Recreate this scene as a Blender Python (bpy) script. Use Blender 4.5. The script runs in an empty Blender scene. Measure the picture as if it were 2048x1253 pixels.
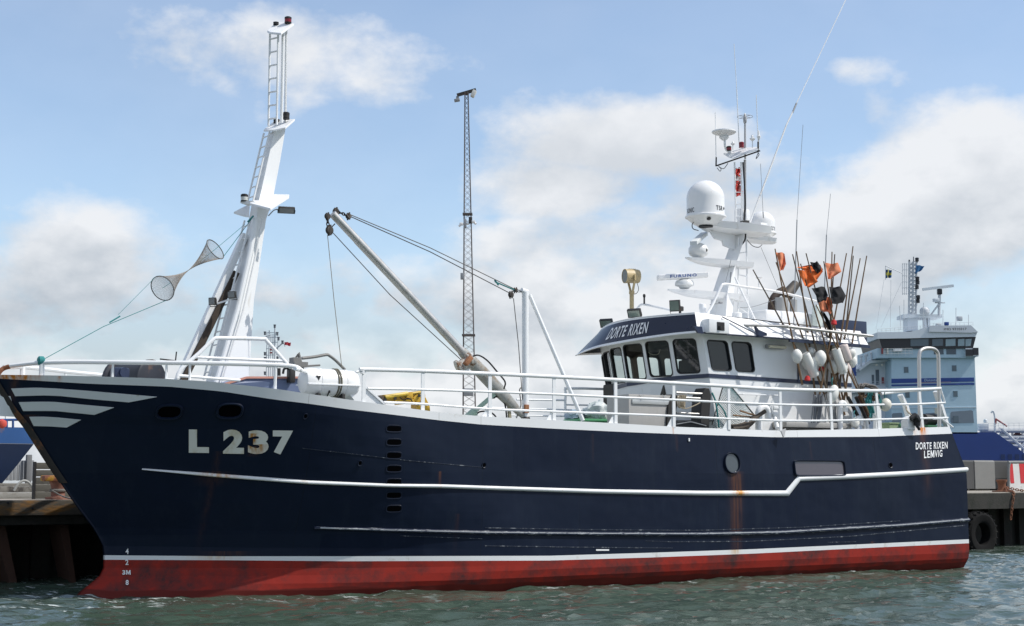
import bpy, bmesh, math, random
from mathutils import Vector, Matrix, noise
from mathutils.geometry import tessellate_polygon
random.seed(7)
R = math.radians
SC = bpy.context.scene
COL = SC.collection

# ------------------------------------------------------------------ camera
F, CX, CY, YH, CAMH = 3000.0, 1024.0, 626.5, 958.0, 2.23      # focal length in photo pixels, centre, horizon row, eye height
PITCH = math.atan((YH - CY) / F)
cam_data = bpy.data.cameras.new('camera')
cam = bpy.data.objects.new('camera', cam_data)
COL.objects.link(cam)
cam.location = (0, 0, CAMH)
cam.rotation_euler = (math.pi / 2 + PITCH, 0, 0)
cam_data.sensor_width = 36.0
cam_data.lens = 36.0 * F / 2048.0
cam_data.clip_start = 0.5
cam_data.clip_end = 6000.0
SC.camera = cam

# ------------------------------------------------------------------ light
SUN_EL, SUN_AZ = 52.0, -8.0          # degrees; azimuth counter-clockwise from +X
sd = bpy.data.lights.new('sun', 'SUN')
sd.energy = 3.6
sd.angle = R(0.5)
sd.color = (1.0, 0.955, 0.89)
sun = bpy.data.objects.new('sun', sd)
COL.objects.link(sun)
sun_dir = Vector((math.cos(R(SUN_AZ)) * math.cos(R(SUN_EL)), math.sin(R(SUN_AZ)) * math.cos(R(SUN_EL)), math.sin(R(SUN_EL))))
sun.rotation_euler = sun_dir.to_track_quat('Z', 'Y').to_euler()
sun.location = sun_dir * 60

SC.view_settings.view_transform = 'Standard'
SC.view_settings.look = 'None'
SC.view_settings.exposure = 0.20
SC.view_settings.gamma = 1.0

world = bpy.data.worlds.new('World')
SC.world = world
world.use_nodes = True
def build_sky():
    nt = world.node_tree
    nt.nodes.clear()
    N, L = nt.nodes, nt.links
    out = N.new('ShaderNodeOutputWorld')
    bg = N.new('ShaderNodeBackground')
    bg.inputs['Strength'].default_value = 0.15
    sky = N.new('ShaderNodeTexSky')
    sky.sky_type = 'NISHITA'
    sky.sun_disc = False
    sky.sun_elevation = R(SUN_EL)
    sky.sun_rotation = R(90 - SUN_AZ)
    sky.air_density = 1.0
    sky.dust_density = 0.6
    sky.ozone_density = 1.6
    def math_(op, a, b=None, c=None, clamp=False):
        n = N.new('ShaderNodeMath'); n.operation = op; n.use_clamp = clamp
        for i, x in enumerate((a, b, c)):
            if x is None: continue
            if isinstance(x, (int, float)): n.inputs[i].default_value = x
            else: L.new(x, n.inputs[i])
        return n.outputs[0]
    tc = N.new('ShaderNodeTexCoord')
    sep = N.new('ShaderNodeSeparateXYZ'); L.new(tc.outputs['Generated'], sep.inputs[0])
    az = math_('ARCTAN2', sep.outputs[0], sep.outputs[1])
    el = math_('ARCSINE', sep.outputs[2])
    comb = N.new('ShaderNodeCombineXYZ')
    L.new(az, comb.inputs[0]); L.new(math_('MULTIPLY', el, 1.5), comb.inputs[1])
    def fbm(scale, detail, rough, off):
        m = N.new('ShaderNodeMapping'); m.inputs['Location'].default_value = off
        L.new(comb.outputs[0], m.inputs[0])
        n = N.new('ShaderNodeTexNoise'); n.inputs['Scale'].default_value = scale
        n.inputs['Detail'].default_value = detail; n.inputs['Roughness'].default_value = rough
        L.new(m.outputs[0], n.inputs['Vector'])
        return n.outputs['Fac']
    n1 = fbm(7.5, 9, 0.50, (3.1, 1.7, 0.4))
    n2 = fbm(30, 8, 0.6, (0.3, 5.2, 1.4))
    n3 = fbm(5.0, 6, 0.5, (7.7, 2.2, 3.4))
    n1u = fbm(7.5, 9, 0.50, (3.1, 1.7 + 0.030, 0.4)); n2u = fbm(30, 8, 0.6, (0.3, 5.2 + 0.010, 1.4))
    nz = math_('ADD', math_('MULTIPLY', math_('SUBTRACT', n1, 0.5), 1.7), math_('MULTIPLY', math_('SUBTRACT', n2, 0.5), 0.55))
    under = math_('ADD', math_('MULTIPLY', math_('SUBTRACT', n1u, n1), 2.6), math_('MULTIPLY', math_('SUBTRACT', n2u, n2), 0.35))
    # cumulus heaps: (azimuth, elevation, half width, half height, weight) in photo pixels / focal length
    heaps = [(575, 85, 260, 95, 0.62), (700, 60, 150, 90, 0.35), (150, 265, 110, 75, 0.26), (150, 560, 150, 105, 0.75), (20, 640, 260, 110, 0.7), (290, 640, 190, 90, 0.55),
             (1240, 285, 210, 75, 0.85), (1130, 370, 190, 70, 0.8), (1500, 560, 430, 190, 0.95), (1950, 420, 260, 170, 0.95), (1780, 380, 200, 70, 0.5),
             (1000, 640, 420, 110, 0.7), (600, 720, 500, 130, 0.65), (1740, 150, 90, 35, 0.42), (1840, 180, 60, 30, 0.40), (2000, 290, 90, 60, 0.6),
             (480, 20, 260, 40, 0.30), (1150, 480, 260, 80, 0.6), (640, 560, 140, 60, 0.22), (120, 20, 200, 50, 0.2), (420, 130, 90, 60, 0.25)]
    mask = None
    for (px, py, w, h, k) in heaps:
        a0 = math.atan((px - CX) / F); e0 = math.atan((YH - py) / F)
        dx = math_('DIVIDE', math_('SUBTRACT', az, a0), w * 1.25 / F)
        dy = math_('DIVIDE', math_('SUBTRACT', el, e0), h * 1.3 / F)
        d2 = math_('ADD', math_('MULTIPLY', dx, dx), math_('MULTIPLY', dy, dy))
        g = math_('MULTIPLY', math_('EXPONENT', math_('MULTIPLY', d2, -1.0)), k)
        mask = g if mask is None else math_('MAXIMUM', mask, g)
    # a closing bank of cloud towards the horizon, and loose fields of cloud outside the view
    band = math_('MULTIPLY', math_('SUBTRACT', 1.0, math_('DIVIDE', el, 0.185)), 1.15)
    mask = math_('MAXIMUM', mask, band)
    away = N.new('ShaderNodeMapRange'); away.clamp = True
    L.new(math_('ABSOLUTE', az), away.inputs[0]); away.inputs[1].default_value = 0.42; away.inputs[2].default_value = 0.7
    fld = math_('MULTIPLY', away.outputs[0], 0.42)
    mask = math_('MAXIMUM', mask, fld)
    dens = math_('ADD', mask, nz)
    mr = N.new('ShaderNodeMapRange'); mr.interpolation_type = 'SMOOTHSTEP'; mr.clamp = True
    L.new(dens, mr.inputs[0]); mr.inputs[1].default_value = 0.20; mr.inputs[2].default_value = 0.72
    veil = math_('ADD', 0.13, math_('MULTIPLY', math_('SUBTRACT', n3, 0.5), 0.25), clamp=True)
    lowc = N.new('ShaderNodeMapRange'); lowc.clamp = True
    L.new(el, lowc.inputs[0]); lowc.inputs[1].default_value = 0.17; lowc.inputs[2].default_value = 0.03
    cover = math_('MAXIMUM', math_('MAXIMUM', math_('MULTIPLY', mr.outputs[0], 0.96), veil), lowc.outputs[0])
    # cloud body: bright billows, greyer where the cloud is thick and low
    thick = N.new('ShaderNodeMapRange'); thick.clamp = True
    L.new(math_('ADD', math_('MULTIPLY', n3, 0.9), math_('ADD', math_('MULTIPLY', n1, 0.5), under)), thick.inputs[0]); thick.inputs[1].default_value = 0.48; thick.inputs[2].default_value = 1.02
    low = N.new('ShaderNodeMapRange'); low.clamp = True
    L.new(el, low.inputs[0]); low.inputs[1].default_value = 0.23; low.inputs[2].default_value = 0.07
    shade = math_('MULTIPLY', math_('ADD', math_('MULTIPLY', low.outputs[0], 0.72), 0.45), thick.outputs[0])
    cr = N.new('ShaderNodeMixRGB'); L.new(shade, cr.inputs[0])
    cr.inputs[1].default_value = (0.76, 0.775, 0.80, 1); cr.inputs[2].default_value = (0.43, 0.475, 0.53, 1)
    bgc = N.new('ShaderNodeBackground'); L.new(cr.outputs[0], bgc.inputs['Color']); bgc.inputs['Strength'].default_value = 1.0
    # thin high veil that pales the blue
    tint = N.new('ShaderNodeMixRGB'); tint.blend_type = 'MULTIPLY'; tint.inputs[0].default_value = 1.0
    L.new(sky.outputs[0], tint.inputs[1]); tint.inputs[2].default_value = (1.0, 1.0, 1.0, 1)
    L.new(tint.outputs[0], bg.inputs['Color'])
    mx = N.new('ShaderNodeMixShader')
    L.new(cover, mx.inputs[0]); L.new(bg.outputs[0], mx.inputs[1]); L.new(bgc.outputs[0], mx.inputs[2])
    L.new(mx.outputs[0], out.inputs['Surface'])
build_sky()

# ------------------------------------------------------------------ frames
HEAD = R(33.5)                                   # heading of the moored boat
BD = Vector((math.cos(HEAD), math.sin(HEAD), 0)); BN = Vector((-BD.y, BD.x, 0))
BO = Vector((-7.78, 28.85, 0))                   # stem at the waterline
def ray(px, py):
    a = (px - CX) / F; b = (CY - py) / F
    sp, cp = math.sin(PITCH), math.cos(PITCH)
    return Vector((a, cp - b * sp, sp + b * cp))
CO = Vector((0, 0, CAMH))
def to_boat(w):
    q = w - BO
    return Vector((q.dot(BD), q.dot(BN), w.z))
def to_world(p):
    return BO + BD * p[0] + BN * p[1] + Vector((0, 0, p[2]))
def bp(px, py, v):                               # photo pixel -> boat coordinates on the plane v (athwartships)
    r = ray(px, py)
    t = (v - (CO - BO).dot(BN)) / r.dot(BN)
    return to_boat(CO + r * t)
def bu(px, py, u):
    r = ray(px, py)
    t = (u - (CO - BO).dot(BD)) / r.dot(BD)
    return to_boat(CO + r * t)
def bz(px, py, z):
    r = ray(px, py)
    return to_boat(CO + r * ((z - CAMH) / r.z))
def wp(px, py, y):                               # photo pixel -> world point at depth y
    r = ray(px, py)
    return CO + r * (y / r.y)

# ------------------------------------------------------------------ materials
MATS = {}
def pmat(name, color, rough=0.5, metal=0.0, var=0.12, scale=3.0, bump=0.0, bscale=40.0, spec=0.5, color2=None, dirt=None, dirt_lo=0.62, dirt_hi=0.72, dscale=2.2, stretch=None, extra=None):
    if name in MATS: return MATS[name]
    m = bpy.data.materials.new(name); m.use_nodes = True
    nt = m.node_tree; N, L = nt.nodes, nt.links
    p = N['Principled BSDF']
    p.inputs['Roughness'].default_value = rough; p.inputs['Metallic'].default_value = metal
    p.inputs['Specular IOR Level'].default_value = spec
    tc = N.new('ShaderNodeTexCoord')
    mp = N.new('ShaderNodeMapping'); L.new(tc.outputs['Object'], mp.inputs[0])
    if stretch: mp.inputs['Scale'].default_value = stretch
    n = N.new('ShaderNodeTexNoise'); n.inputs['Scale'].default_value = scale; n.inputs['Detail'].default_value = 6; n.inputs['Roughness'].default_value = 0.6
    L.new(mp.outputs[0], n.inputs['Vector'])
    mix = N.new('ShaderNodeMixRGB'); L.new(n.outputs['Fac'], mix.inputs[0])
    c = color; c2 = color2 or tuple(min(1, x * (1 + var)) for x in c)
    c1 = tuple(x * (1 - var) for x in c) if color2 is None else c
    mix.inputs[1].default_value = (*c1, 1); mix.inputs[2].default_value = (*c2, 1)
    res = mix.outputs[0]
    if dirt:
        d = N.new('ShaderNodeTexNoise'); d.inputs['Scale'].default_value = dscale; d.inputs['Detail'].default_value = 8; d.inputs['Roughness'].default_value = 0.7
        L.new(mp.outputs[0], d.inputs['Vector'])
        r = N.new('ShaderNodeMapRange'); L.new(d.outputs['Fac'], r.inputs[0]); r.inputs[1].default_value = dirt_lo; r.inputs[2].default_value = dirt_hi
        x = N.new('ShaderNodeMixRGB'); L.new(r.outputs[0], x.inputs[0]); L.new(res, x.inputs[1]); x.inputs[2].default_value = (*dirt, 1)
        res = x.outputs[0]
    rr = N.new('ShaderNodeMapRange'); L.new(n.outputs['Fac'], rr.inputs[0]); rr.inputs[3].default_value = max(0.02, rough - 0.08); rr.inputs[4].default_value = min(1, rough + 0.12)
    L.new(rr.outputs[0], p.inputs['Roughness'])
    if bump:
        bn = N.new('ShaderNodeTexNoise'); bn.inputs['Scale'].default_value = bscale; bn.inputs['Detail'].default_value = 5
        L.new(mp.outputs[0], bn.inputs['Vector'])
        b = N.new('ShaderNodeBump'); b.inputs['Strength'].default_value = bump; b.inputs['Distance'].default_value = 0.02
        L.new(bn.outputs['Fac'], b.inputs['Height']); L.new(b.outputs[0], p.inputs['Normal'])
    if extra: res = extra(nt, tc, res, p) or res
    L.new(res, p.inputs['Base Color'])
    MATS[name] = m
    return m

def nmath(nt, op, a, b=None, c=None, clamp=False):
    n = nt.nodes.new('ShaderNodeMath'); n.operation = op; n.use_clamp = clamp
    for i, x in enumerate((a, b, c)):
        if x is None: continue
        if isinstance(x, (int, float)): n.inputs[i].default_value = x
        else: nt.links.new(x, n.inputs[i])
    return n.outputs[0]
def streaks(lst, col):
    """rust runs: (u, half width, z top, z bottom, strength), each with its own ragged shape"""
    def f(nt, tc, res, p):
        N, L = nt.nodes, nt.links
        sp = N.new('ShaderNodeSeparateXYZ'); L.new(tc.outputs['Object'], sp.inputs[0])
        mp = N.new('ShaderNodeMapping'); mp.inputs['Scale'].default_value = (11, 11, 0.7); L.new(tc.outputs['Object'], mp.inputs[0])
        nz = N.new('ShaderNodeTexNoise'); nz.inputs['Scale'].default_value = 1.6; nz.inputs['Detail'].default_value = 6; L.new(mp.outputs[0], nz.inputs['Vector'])
        tot = None
        for (u, w, z1, z0, k) in lst:
            dx = nmath(nt, 'DIVIDE', nmath(nt, 'SUBTRACT', sp.outputs[0], u), w)
            g = nmath(nt, 'EXPONENT', nmath(nt, 'MULTIPLY', nmath(nt, 'MULTIPLY', dx, dx), -1.0))
            r = N.new('ShaderNodeMapRange'); r.clamp = True; L.new(sp.outputs[2], r.inputs[0])
            r.inputs[1].default_value = z0; r.inputs[2].default_value = z1; r.inputs[3].default_value = 0.0; r.inputs[4].default_value = 1.0
            lt = nmath(nt, 'LESS_THAN', sp.outputs[2], z1 + 0.02)
            a = nmath(nt, 'MULTIPLY', nmath(nt, 'MULTIPLY', g, nmath(nt, 'POWER', r.outputs[0], 0.6)), nmath(nt, 'MULTIPLY', lt, k))
            tot = a if tot is None else nmath(nt, 'MAXIMUM', tot, a)
        fac = nmath(nt, 'MULTIPLY', tot, nmath(nt, 'SUBTRACT', nmath(nt, 'MULTIPLY', nz.outputs['Fac'], 3.2), .75), clamp=True)
        x = N.new('ShaderNodeMixRGB'); L.new(fac, x.inputs[0]); L.new(res, x.inputs[1]); x.inputs[2].default_value = (*col, 1)
        return x.outputs[0]
    return f
RUST = (0.30, 0.10, 0.025)
WHITE = pmat('white_paint', (0.81, 0.82, 0.82), 0.36, var=0.04, scale=1.0, dirt=(0.50, 0.46, 0.38), dirt_lo=0.60, dirt_hi=0.80, dscale=1.6, stretch=(2.2, 2.2, .45), bump=0.05, bscale=4)
WHITE_CLEAN = pmat('white_gloss', (0.80, 0.80, 0.79), 0.22, var=0.03, scale=2, dirt=(0.62, 0.60, 0.55), dirt_lo=0.66, dirt_hi=0.8)
WHITE_RUSTY = pmat('white_paint_rust_specks', (0.75, 0.76, 0.76), 0.42, var=0.05, scale=1.7, dirt=(0.36, 0.22, 0.12), dirt_lo=0.67, dirt_hi=0.74, dscale=4.5, bump=0.06, bscale=8)
NAVYTRIM = pmat('navy_trim', (0.018, 0.028, 0.065), 0.3, var=0.2)
OPENING_SHADE = pmat('opening_shade_black', (0.0025, 0.0025, 0.003), 1.0, spec=0.0)  # flat black that stands in for the shade inside hull openings
BLACK = pmat('black_rubber', (0.012, 0.012, 0.013), 0.55, var=0.3)
DARK = pmat('dark_steel', (0.035, 0.033, 0.031), 0.5, metal=0.3, var=0.35, scale=8, dirt=(0.12, 0.05, 0.02))
STEEL = pmat('stainless_steel', (0.52, 0.51, 0.49), 0.42, metal=0.75, var=0.12, scale=5, dirt=(0.30, 0.25, 0.19), dirt_lo=0.55, dirt_hi=0.75)
GALV = pmat('galvanised_steel', (0.30, 0.31, 0.32), 0.5, metal=0.5, var=0.2, scale=9)
RUSTY = pmat('rusty_iron', (0.13, 0.055, 0.03), 0.8, var=0.45, scale=9, bump=0.4, bscale=35, color2=(0.26, 0.10, 0.045))
RUSTORANGE = pmat('rust_orange', (0.30, 0.13, 0.06), 0.8, var=0.4, scale=7, bump=0.3, bscale=30)
YELLOW = pmat('yellow_paint', (0.55, 0.33, 0.03), 0.45, var=0.15, scale=5, dirt=(0.16, 0.09, 0.03), dirt_lo=0.58, dirt_hi=0.66, dscale=5)
ORANGECLOTH = pmat('orange_cloth', (0.80, 0.17, 0.035), 0.8, var=0.12, scale=6)
SALMONCLOTH = pmat('faded_orange_cloth', (0.78, 0.26, 0.13), 0.8, var=0.12, scale=6)
BLACKCLOTH = pmat('black_cloth', (0.016, 0.016, 0.018), 0.85, var=0.4, scale=6)
REDCLOTH = pmat('red_cloth', (0.55, 0.03, 0.03), 0.8, var=0.15)
REDGLASS = pmat('red_lantern_glass', (0.22, 0.008, 0.012), 0.15, var=0.2)
CLEARLENS = pmat('clear_lens', (0.55, 0.56, 0.52), 0.12, var=0.1, spec=0.8)
BAMBOO = pmat('bamboo', (0.20, 0.12, 0.062), 0.6, var=0.3, scale=4, stretch=(1, 1, 0.3))
BAMBOO2 = pmat('weathered_bamboo', (0.13, 0.095, 0.065), 0.65, var=0.3, scale=4)
FLOATW = pmat('float_foam', (0.74, 0.74, 0.70), 0.6, var=0.07, scale=9, dirt=(0.48, 0.46, 0.38), dirt_lo=0.58, dirt_hi=0.75, dscale=6, bump=0.1, bscale=25)
FLOATP = pmat('float_foam_pinkish', (0.70, 0.60, 0.56), 0.6, var=0.09, scale=9)
ROPEB = pmat('rope_beige', (0.34, 0.29, 0.21), 0.9, var=0.3, scale=25, bump=0.5, bscale=120)
ROPET = pmat('rope_teal', (0.035, 0.22, 0.22), 0.85, var=0.3, scale=20, bump=0.4, bscale=120)
ROPEG = pmat('rope_grey', (0.14, 0.13, 0.12), 0.85, var=0.3, scale=20)
WIRE = pmat('wire_rope', (0.09, 0.085, 0.08), 0.5, metal=0.5, var=0.3)
GREENP = pmat('green_paint', (0.03, 0.13, 0.055), 0.45, var=0.25, scale=6, dirt=(0.12, 0.07, 0.03))
GREENL = pmat('green_plastic', (0.10, 0.36, 0.17), 0.45, var=0.12, scale=6)
SEAGREEN = pmat('pale_green_hydraulics', (0.34, 0.46, 0.38), 0.5, var=0.15, scale=6, dirt=(0.25, 0.2, 0.12))
BRASSY = pmat('searchlight_beige', (0.46, 0.36, 0.19), 0.45, var=0.15, scale=7, dirt=(0.2, 0.12, 0.05))
def glass_mat(name, tint, alpha, rough=0.03):
    m = bpy.data.materials.new(name); m.use_nodes = True
    nt = m.node_tree; N, L = nt.nodes, nt.links; N.clear()
    out = N.new('ShaderNodeOutputMaterial'); g = N.new('ShaderNodeBsdfGlossy'); g.inputs['Roughness'].default_value = rough
    t = N.new('ShaderNodeBsdfTransparent'); t.inputs[0].default_value = (*tint, 1)
    lw = N.new('ShaderNodeLayerWeight'); fr = nmath(nt, 'ADD', .05, nmath(nt, 'MULTIPLY', nmath(nt, 'POWER', lw.outputs['Facing'], 4.0), .8))
    mx = N.new('ShaderNodeMixShader'); L.new(nmath(nt, 'MULTIPLY', fr, alpha, clamp=True), mx.inputs[0]); L.new(t.outputs[0], mx.inputs[1]); L.new(g.outputs[0], mx.inputs[2])
    L.new(mx.outputs[0], out.inputs[0])
    MATS[name] = m
    return m
GLASS = glass_mat('window_glass', (0.80, 0.86, 0.84), 1.3)
DARKGLASS = pmat('dark_window_glass', (0.014, 0.020, 0.027), 0.06, var=0.2, spec=0.55)
VIOLETGLASS = pmat('violet_window_glass', (0.075, 0.062, 0.07), 0.18, var=0.12, spec=0.8)

# ------------------------------------------------------------------ mesh helper
BASES = {}
class MB:
    def __init__(s):
        s.v = []; s.f = []; s.m = []; s.cur = 0
    def mat(s, i): s.cur = i; return s
    def add(s, verts, faces):
        o = len(s.v); s.v += [Vector(x) for x in verts]
        for f in faces: s.f.append(tuple(o + i for i in f)); s.m.append(s.cur)
        return s
    def box(s, c, size, rot=None):
        hx, hy, hz = size[0] / 2, size[1] / 2, size[2] / 2
        vs = [Vector((x, y, z)) for x in (-hx, hx) for y in (-hy, hy) for z in (-hz, hz)]
        if rot is not None: vs = [rot @ q for q in vs]
        c = Vector(c)
        return s.add([c + q for q in vs], [(0, 1, 3, 2), (4, 6, 7, 5), (0, 4, 5, 1), (2, 3, 7, 6), (0, 2, 6, 4), (1, 5, 7, 3)])
    def bbox(s, c, size, bev=0.02, rot=None):
        """box with chamfered edges"""
        b = min(bev, min(size) * 0.45); h = [x / 2 for x in size]; c = Vector(c)
        bm = bmesh.new(); bmesh.ops.create_cube(bm, size=1.0)
        for q in bm.verts: q.co = Vector((q.co.x * size[0], q.co.y * size[1], q.co.z * size[2]))
        bmesh.ops.bevel(bm, geom=bm.edges[:], offset=b, segments=2, profile=0.6, affect='EDGES')
        bm.verts.index_update()
        vs = [q.co.copy() for q in bm.verts]; fs = [[q.index for q in f.verts] for f in bm.faces]; bm.free()
        if rot is not None: vs = [rot @ q for q in vs]
        return s.add([c + q for q in vs], fs)
    def bar(s, p0, p1, w, h=None, up=(0, 0, 1)):
        p0, p1 = Vector(p0), Vector(p1); h = h or w
        d = (p1 - p0).normalized(); u = Vector(up)
        if abs(d.dot(u)) > 0.97: u = Vector((1, 0, 0))
        x = d.cross(u).normalized(); y = x.cross(d)
        vs = [p + x * a * w / 2 + y * b * h / 2 for p in (p0, p1) for a, b in ((-1, -1), (1, -1), (1, 1), (-1, 1))]
        return s.add(vs, [(3, 2, 1, 0), (4, 5, 6, 7), (0, 1, 5, 4), (1, 2, 6, 5), (2, 3, 7, 6), (3, 0, 4, 7)])
    def tube(s, path, r, seg=8, cap=True, closed=False):
        P = [Vector(p) for p in path]; n = len(P)
        rs = r if isinstance(r, (list, tuple)) else [r] * n
        rings = []; nrm = None
        for i in range(n):
            if closed: t = P[(i + 1) % n] - P[i - 1]
            else: t = P[min(i + 1, n - 1)] - P[max(i - 1, 0)]
            if t.length < 1e-9: t = Vector((0, 0, 1))
            t.normalize()
            if nrm is None:
                a = Vector((0, 0, 1)) if abs(t.z) < 0.9 else Vector((1, 0, 0))
                nrm = a - t * a.dot(t)
            else: nrm = nrm - t * nrm.dot(t)
            nrm.normalize(); b = t.cross(nrm)
            rings.append([P[i] + (nrm * math.cos(2 * math.pi * k / seg) + b * math.sin(2 * math.pi * k / seg)) * rs[i] for k in range(seg)])
        vs = [q for ring in rings for q in ring]; fs = []
        for i in range(n if closed else n - 1):
            j = (i + 1) % n
            for k in range(seg):
                k2 = (k + 1) % seg
                fs.append((i * seg + k, i * seg + k2, j * seg + k2, j * seg + k))
        if cap and not closed:
            fs.append(tuple(range(seg - 1, -1, -1))); fs.append(tuple((n - 1) * seg + k for k in range(seg)))
        return s.add(vs, fs)
    def lathe(s, prof, org=(0, 0, 0), axis=(0, 0, 1), seg=24, cap=True):
        """prof: (radius, height) pairs along the axis"""
        a = Vector(axis).normalized(); u = Vector((0, 0, 1)) if abs(a.z) < 0.9 else Vector((1, 0, 0))
        x = (u - a * u.dot(a)).normalized(); y = a.cross(x); o = Vector(org)
        vs = []; fs = []; n = len(prof)
        for (r, h) in prof:
            for k in range(seg):
                t = 2 * math.pi * k / seg
                vs.append(o + a * h + (x * math.cos(t) + y * math.sin(t)) * r)
        for i in range(n - 1):
            for k in range(seg):
                k2 = (k + 1) % seg
                fs.append((i * seg + k, i * seg + k2, (i + 1) * seg + k2, (i + 1) * seg + k))
        if cap:
            fs.append(tuple(range(seg - 1, -1, -1))); fs.append(tuple((n - 1) * seg + k for k in range(seg)))
        return s.add(vs, fs)
    def prism(s, poly, off):
        """polygon (3-D points) pushed along the vector off"""
        P = [Vector(p) for p in poly]; off = Vector(off); n = len(P)
        tris = tessellate_polygon([P])
        vs = P + [p + off for p in P]
        fs = [tuple(t) for t in tris] + [tuple(i + n for i in reversed(t)) for t in tris] + [(i, (i + 1) % n, (i + 1) % n + n, i + n) for i in range(n)]
        return s.add(vs, fs)
    def grid(s, rows, closed=False):
        n = len(rows[0]); vs = [q for r in rows for q in r]; fs = []
        for i in range(len(rows) - 1):
            for k in range(n if closed else n - 1):
                k2 = (k + 1) % n
                fs.append((i * n + k, i * n + k2, (i + 1) * n + k2, (i + 1) * n + k))
        return s.add(vs, fs)
    def build(s, name, mats, parent=None, smooth=35, frame='B', base=None, bevel=0):
        if parent is not None: b = BASES[parent.name][0]
        else: b = Vector(base) if base is not None else Vector((0, 0, 0))
        me = bpy.data.meshes.new(name)
        me.from_pydata([v - b for v in s.v], [], s.f)
        for m in (mats if isinstance(mats, (list, tuple)) else [mats]): me.materials.append(m)
        if len(me.materials) > 1: me.polygons.foreach_set('material_index', s.m)
        bm = bmesh.new(); bm.from_mesh(me)
        bmesh.ops.recalc_face_normals(bm, faces=bm.faces); bm.to_mesh(me); bm.free()
        if smooth:
            me.polygons.foreach_set('use_smooth', [True] * len(me.polygons))
            me.set_sharp_from_angle(angle=R(smooth))
        me.update()
        o = bpy.data.objects.new(name, me); COL.objects.link(o)
        if parent is not None:
            o.parent = parent; BASES[o.name] = BASES[parent.name]
        else:
            BASES[o.name] = (b, frame); place(o, b, frame)
        if bevel:
            md = o.modifiers.new('bevel', 'BEVEL'); md.width = bevel; md.segments = 2; md.limit_method = 'ANGLE'; md.angle_limit = R(40)
        return o
def place(o, b, frame):
    if frame == 'B':
        o.location = to_world(b); o.rotation_euler = (0, 0, HEAD)
    else: o.location = b
def tag(o, label=None, cat=None, group=None, kind=None):
    if label: o['label'] = label
    if cat: o['category'] = cat
    if group: o['group'] = group
    if kind: o['kind'] = kind
    return o
def thing(name, label, cat, base=(0, 0, 0), frame='B', group=None):
    o = bpy.data.objects.new(name, None); COL.objects.link(o); o.empty_display_size = 0.2
    BASES[o.name] = (Vector(base), frame); place(o, Vector(base), frame)
    return tag(o, label, cat, group)
def arc(c, r, a0, a1, n, x=(1, 0, 0), y=(0, 0, 1)):
    c, x, y = Vector(c), Vector(x), Vector(y)
    return [c + (x * math.cos(R(a0 + (a1 - a0) * i / n)) + y * math.sin(R(a0 + (a1 - a0) * i / n))) * r for i in range(n + 1)]
def lerp(a, b, t): return a + (b - a) * t
def smoothpath(pts, n=6):
    """Catmull-Rom through points"""
    P = [Vector(p) for p in pts]; P = [P[0] * 2 - P[1]] + P + [P[-1] * 2 - P[-2]]; out = []
    for i in range(1, len(P) - 2):
        for k in range(n):
            t = k / n; a, b, c, d = P[i - 1], P[i], P[i + 1], P[i + 2]
            out.append(0.5 * ((2 * b) + (c - a) * t + (2 * a - 5 * b + 4 * c - d) * t * t + (3 * b - a - 3 * c + d) * t ** 3))
    out.append(P[-2]); return out
def interp(tab, x):
    if x <= tab[0][0]: a, b = tab[0], tab[1]
    elif x >= tab[-1][0]: a, b = tab[-2], tab[-1]
    else:
        for a, b in zip(tab, tab[1:]):
            if a[0] <= x <= b[0]: break
    return a[1] + (b[1] - a[1]) * (x - a[0]) / (b[0] - a[0])
def smooth01(a, b, x):
    t = max(0, min(1, (x - a) / (b - a))); return t * t * (3 - 2 * t)

# lettering: mesh from the built-in font, fitted into a quad of surface points through fn(s, t)
def text_mesh(txt, bold=0.0, shear=0.0):
    if txt == 'M':
        o = [(0, 0), (0, 1), (.26, 1), (.5, .40), (.74, 1), (1, 1), (1, 0), (.78, 0), (.78, .60), (.56, .06), (.44, .06), (.22, .60), (.22, 0)]
        return o, [tuple(t) for t in tessellate_polygon([[Vector((a, b, 0)) for a, b in o]])]
    cu = bpy.data.curves.new('lettering', 'FONT'); cu.body = txt; cu.offset = bold; cu.resolution_u = 4; cu.shear = shear; cu.space_character = 1.0 + bold * 9
    ob = bpy.data.objects.new('lettering', cu); COL.objects.link(ob)
    dg = bpy.context.evaluated_depsgraph_get(); dg.update()
    me = bpy.data.meshes.new_from_object(ob.evaluated_get(dg))
    vs = [v.co.copy() for v in me.vertices]; fs = [tuple(p.vertices) for p in me.polygons]
    bpy.data.objects.remove(ob); bpy.data.curves.remove(cu); bpy.data.meshes.remove(me)
    xs = [v.x for v in vs]; ys = [v.y for v in vs]
    x0, x1, y0, y1 = min(xs), max(xs), min(ys), max(ys)
    return [((v.x - x0) / (x1 - x0), (v.y - y0) / max(1e-6, y1 - y0)) for v in vs], fs
def text_into(mb, txt, fn, bold=0.0, shear=0.0):
    vs, fs = text_mesh(txt, bold, shear)
    bm = bmesh.new()
    bv = [bm.verts.new((a, b, 0)) for a, b in vs]
    for f in fs:
        try: bm.faces.new([bv[i] for i in f])
        except ValueError: pass
    bmesh.ops.triangulate(bm, faces=bm.faces[:])
    bm.verts.index_update()
    mb.add([fn(q.co.x, q.co.y) for q in bm.verts], [[q.index for q in f.verts] for f in bm.faces]); bm.free()
def quadfn(bl, br, tl, tr):
    bl, br, tl, tr = map(Vector, (bl, br, tl, tr))
    return lambda s, t: (bl * (1 - s) + br * s) * (1 - t) + (tl * (1 - s) + tr * s) * t

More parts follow.
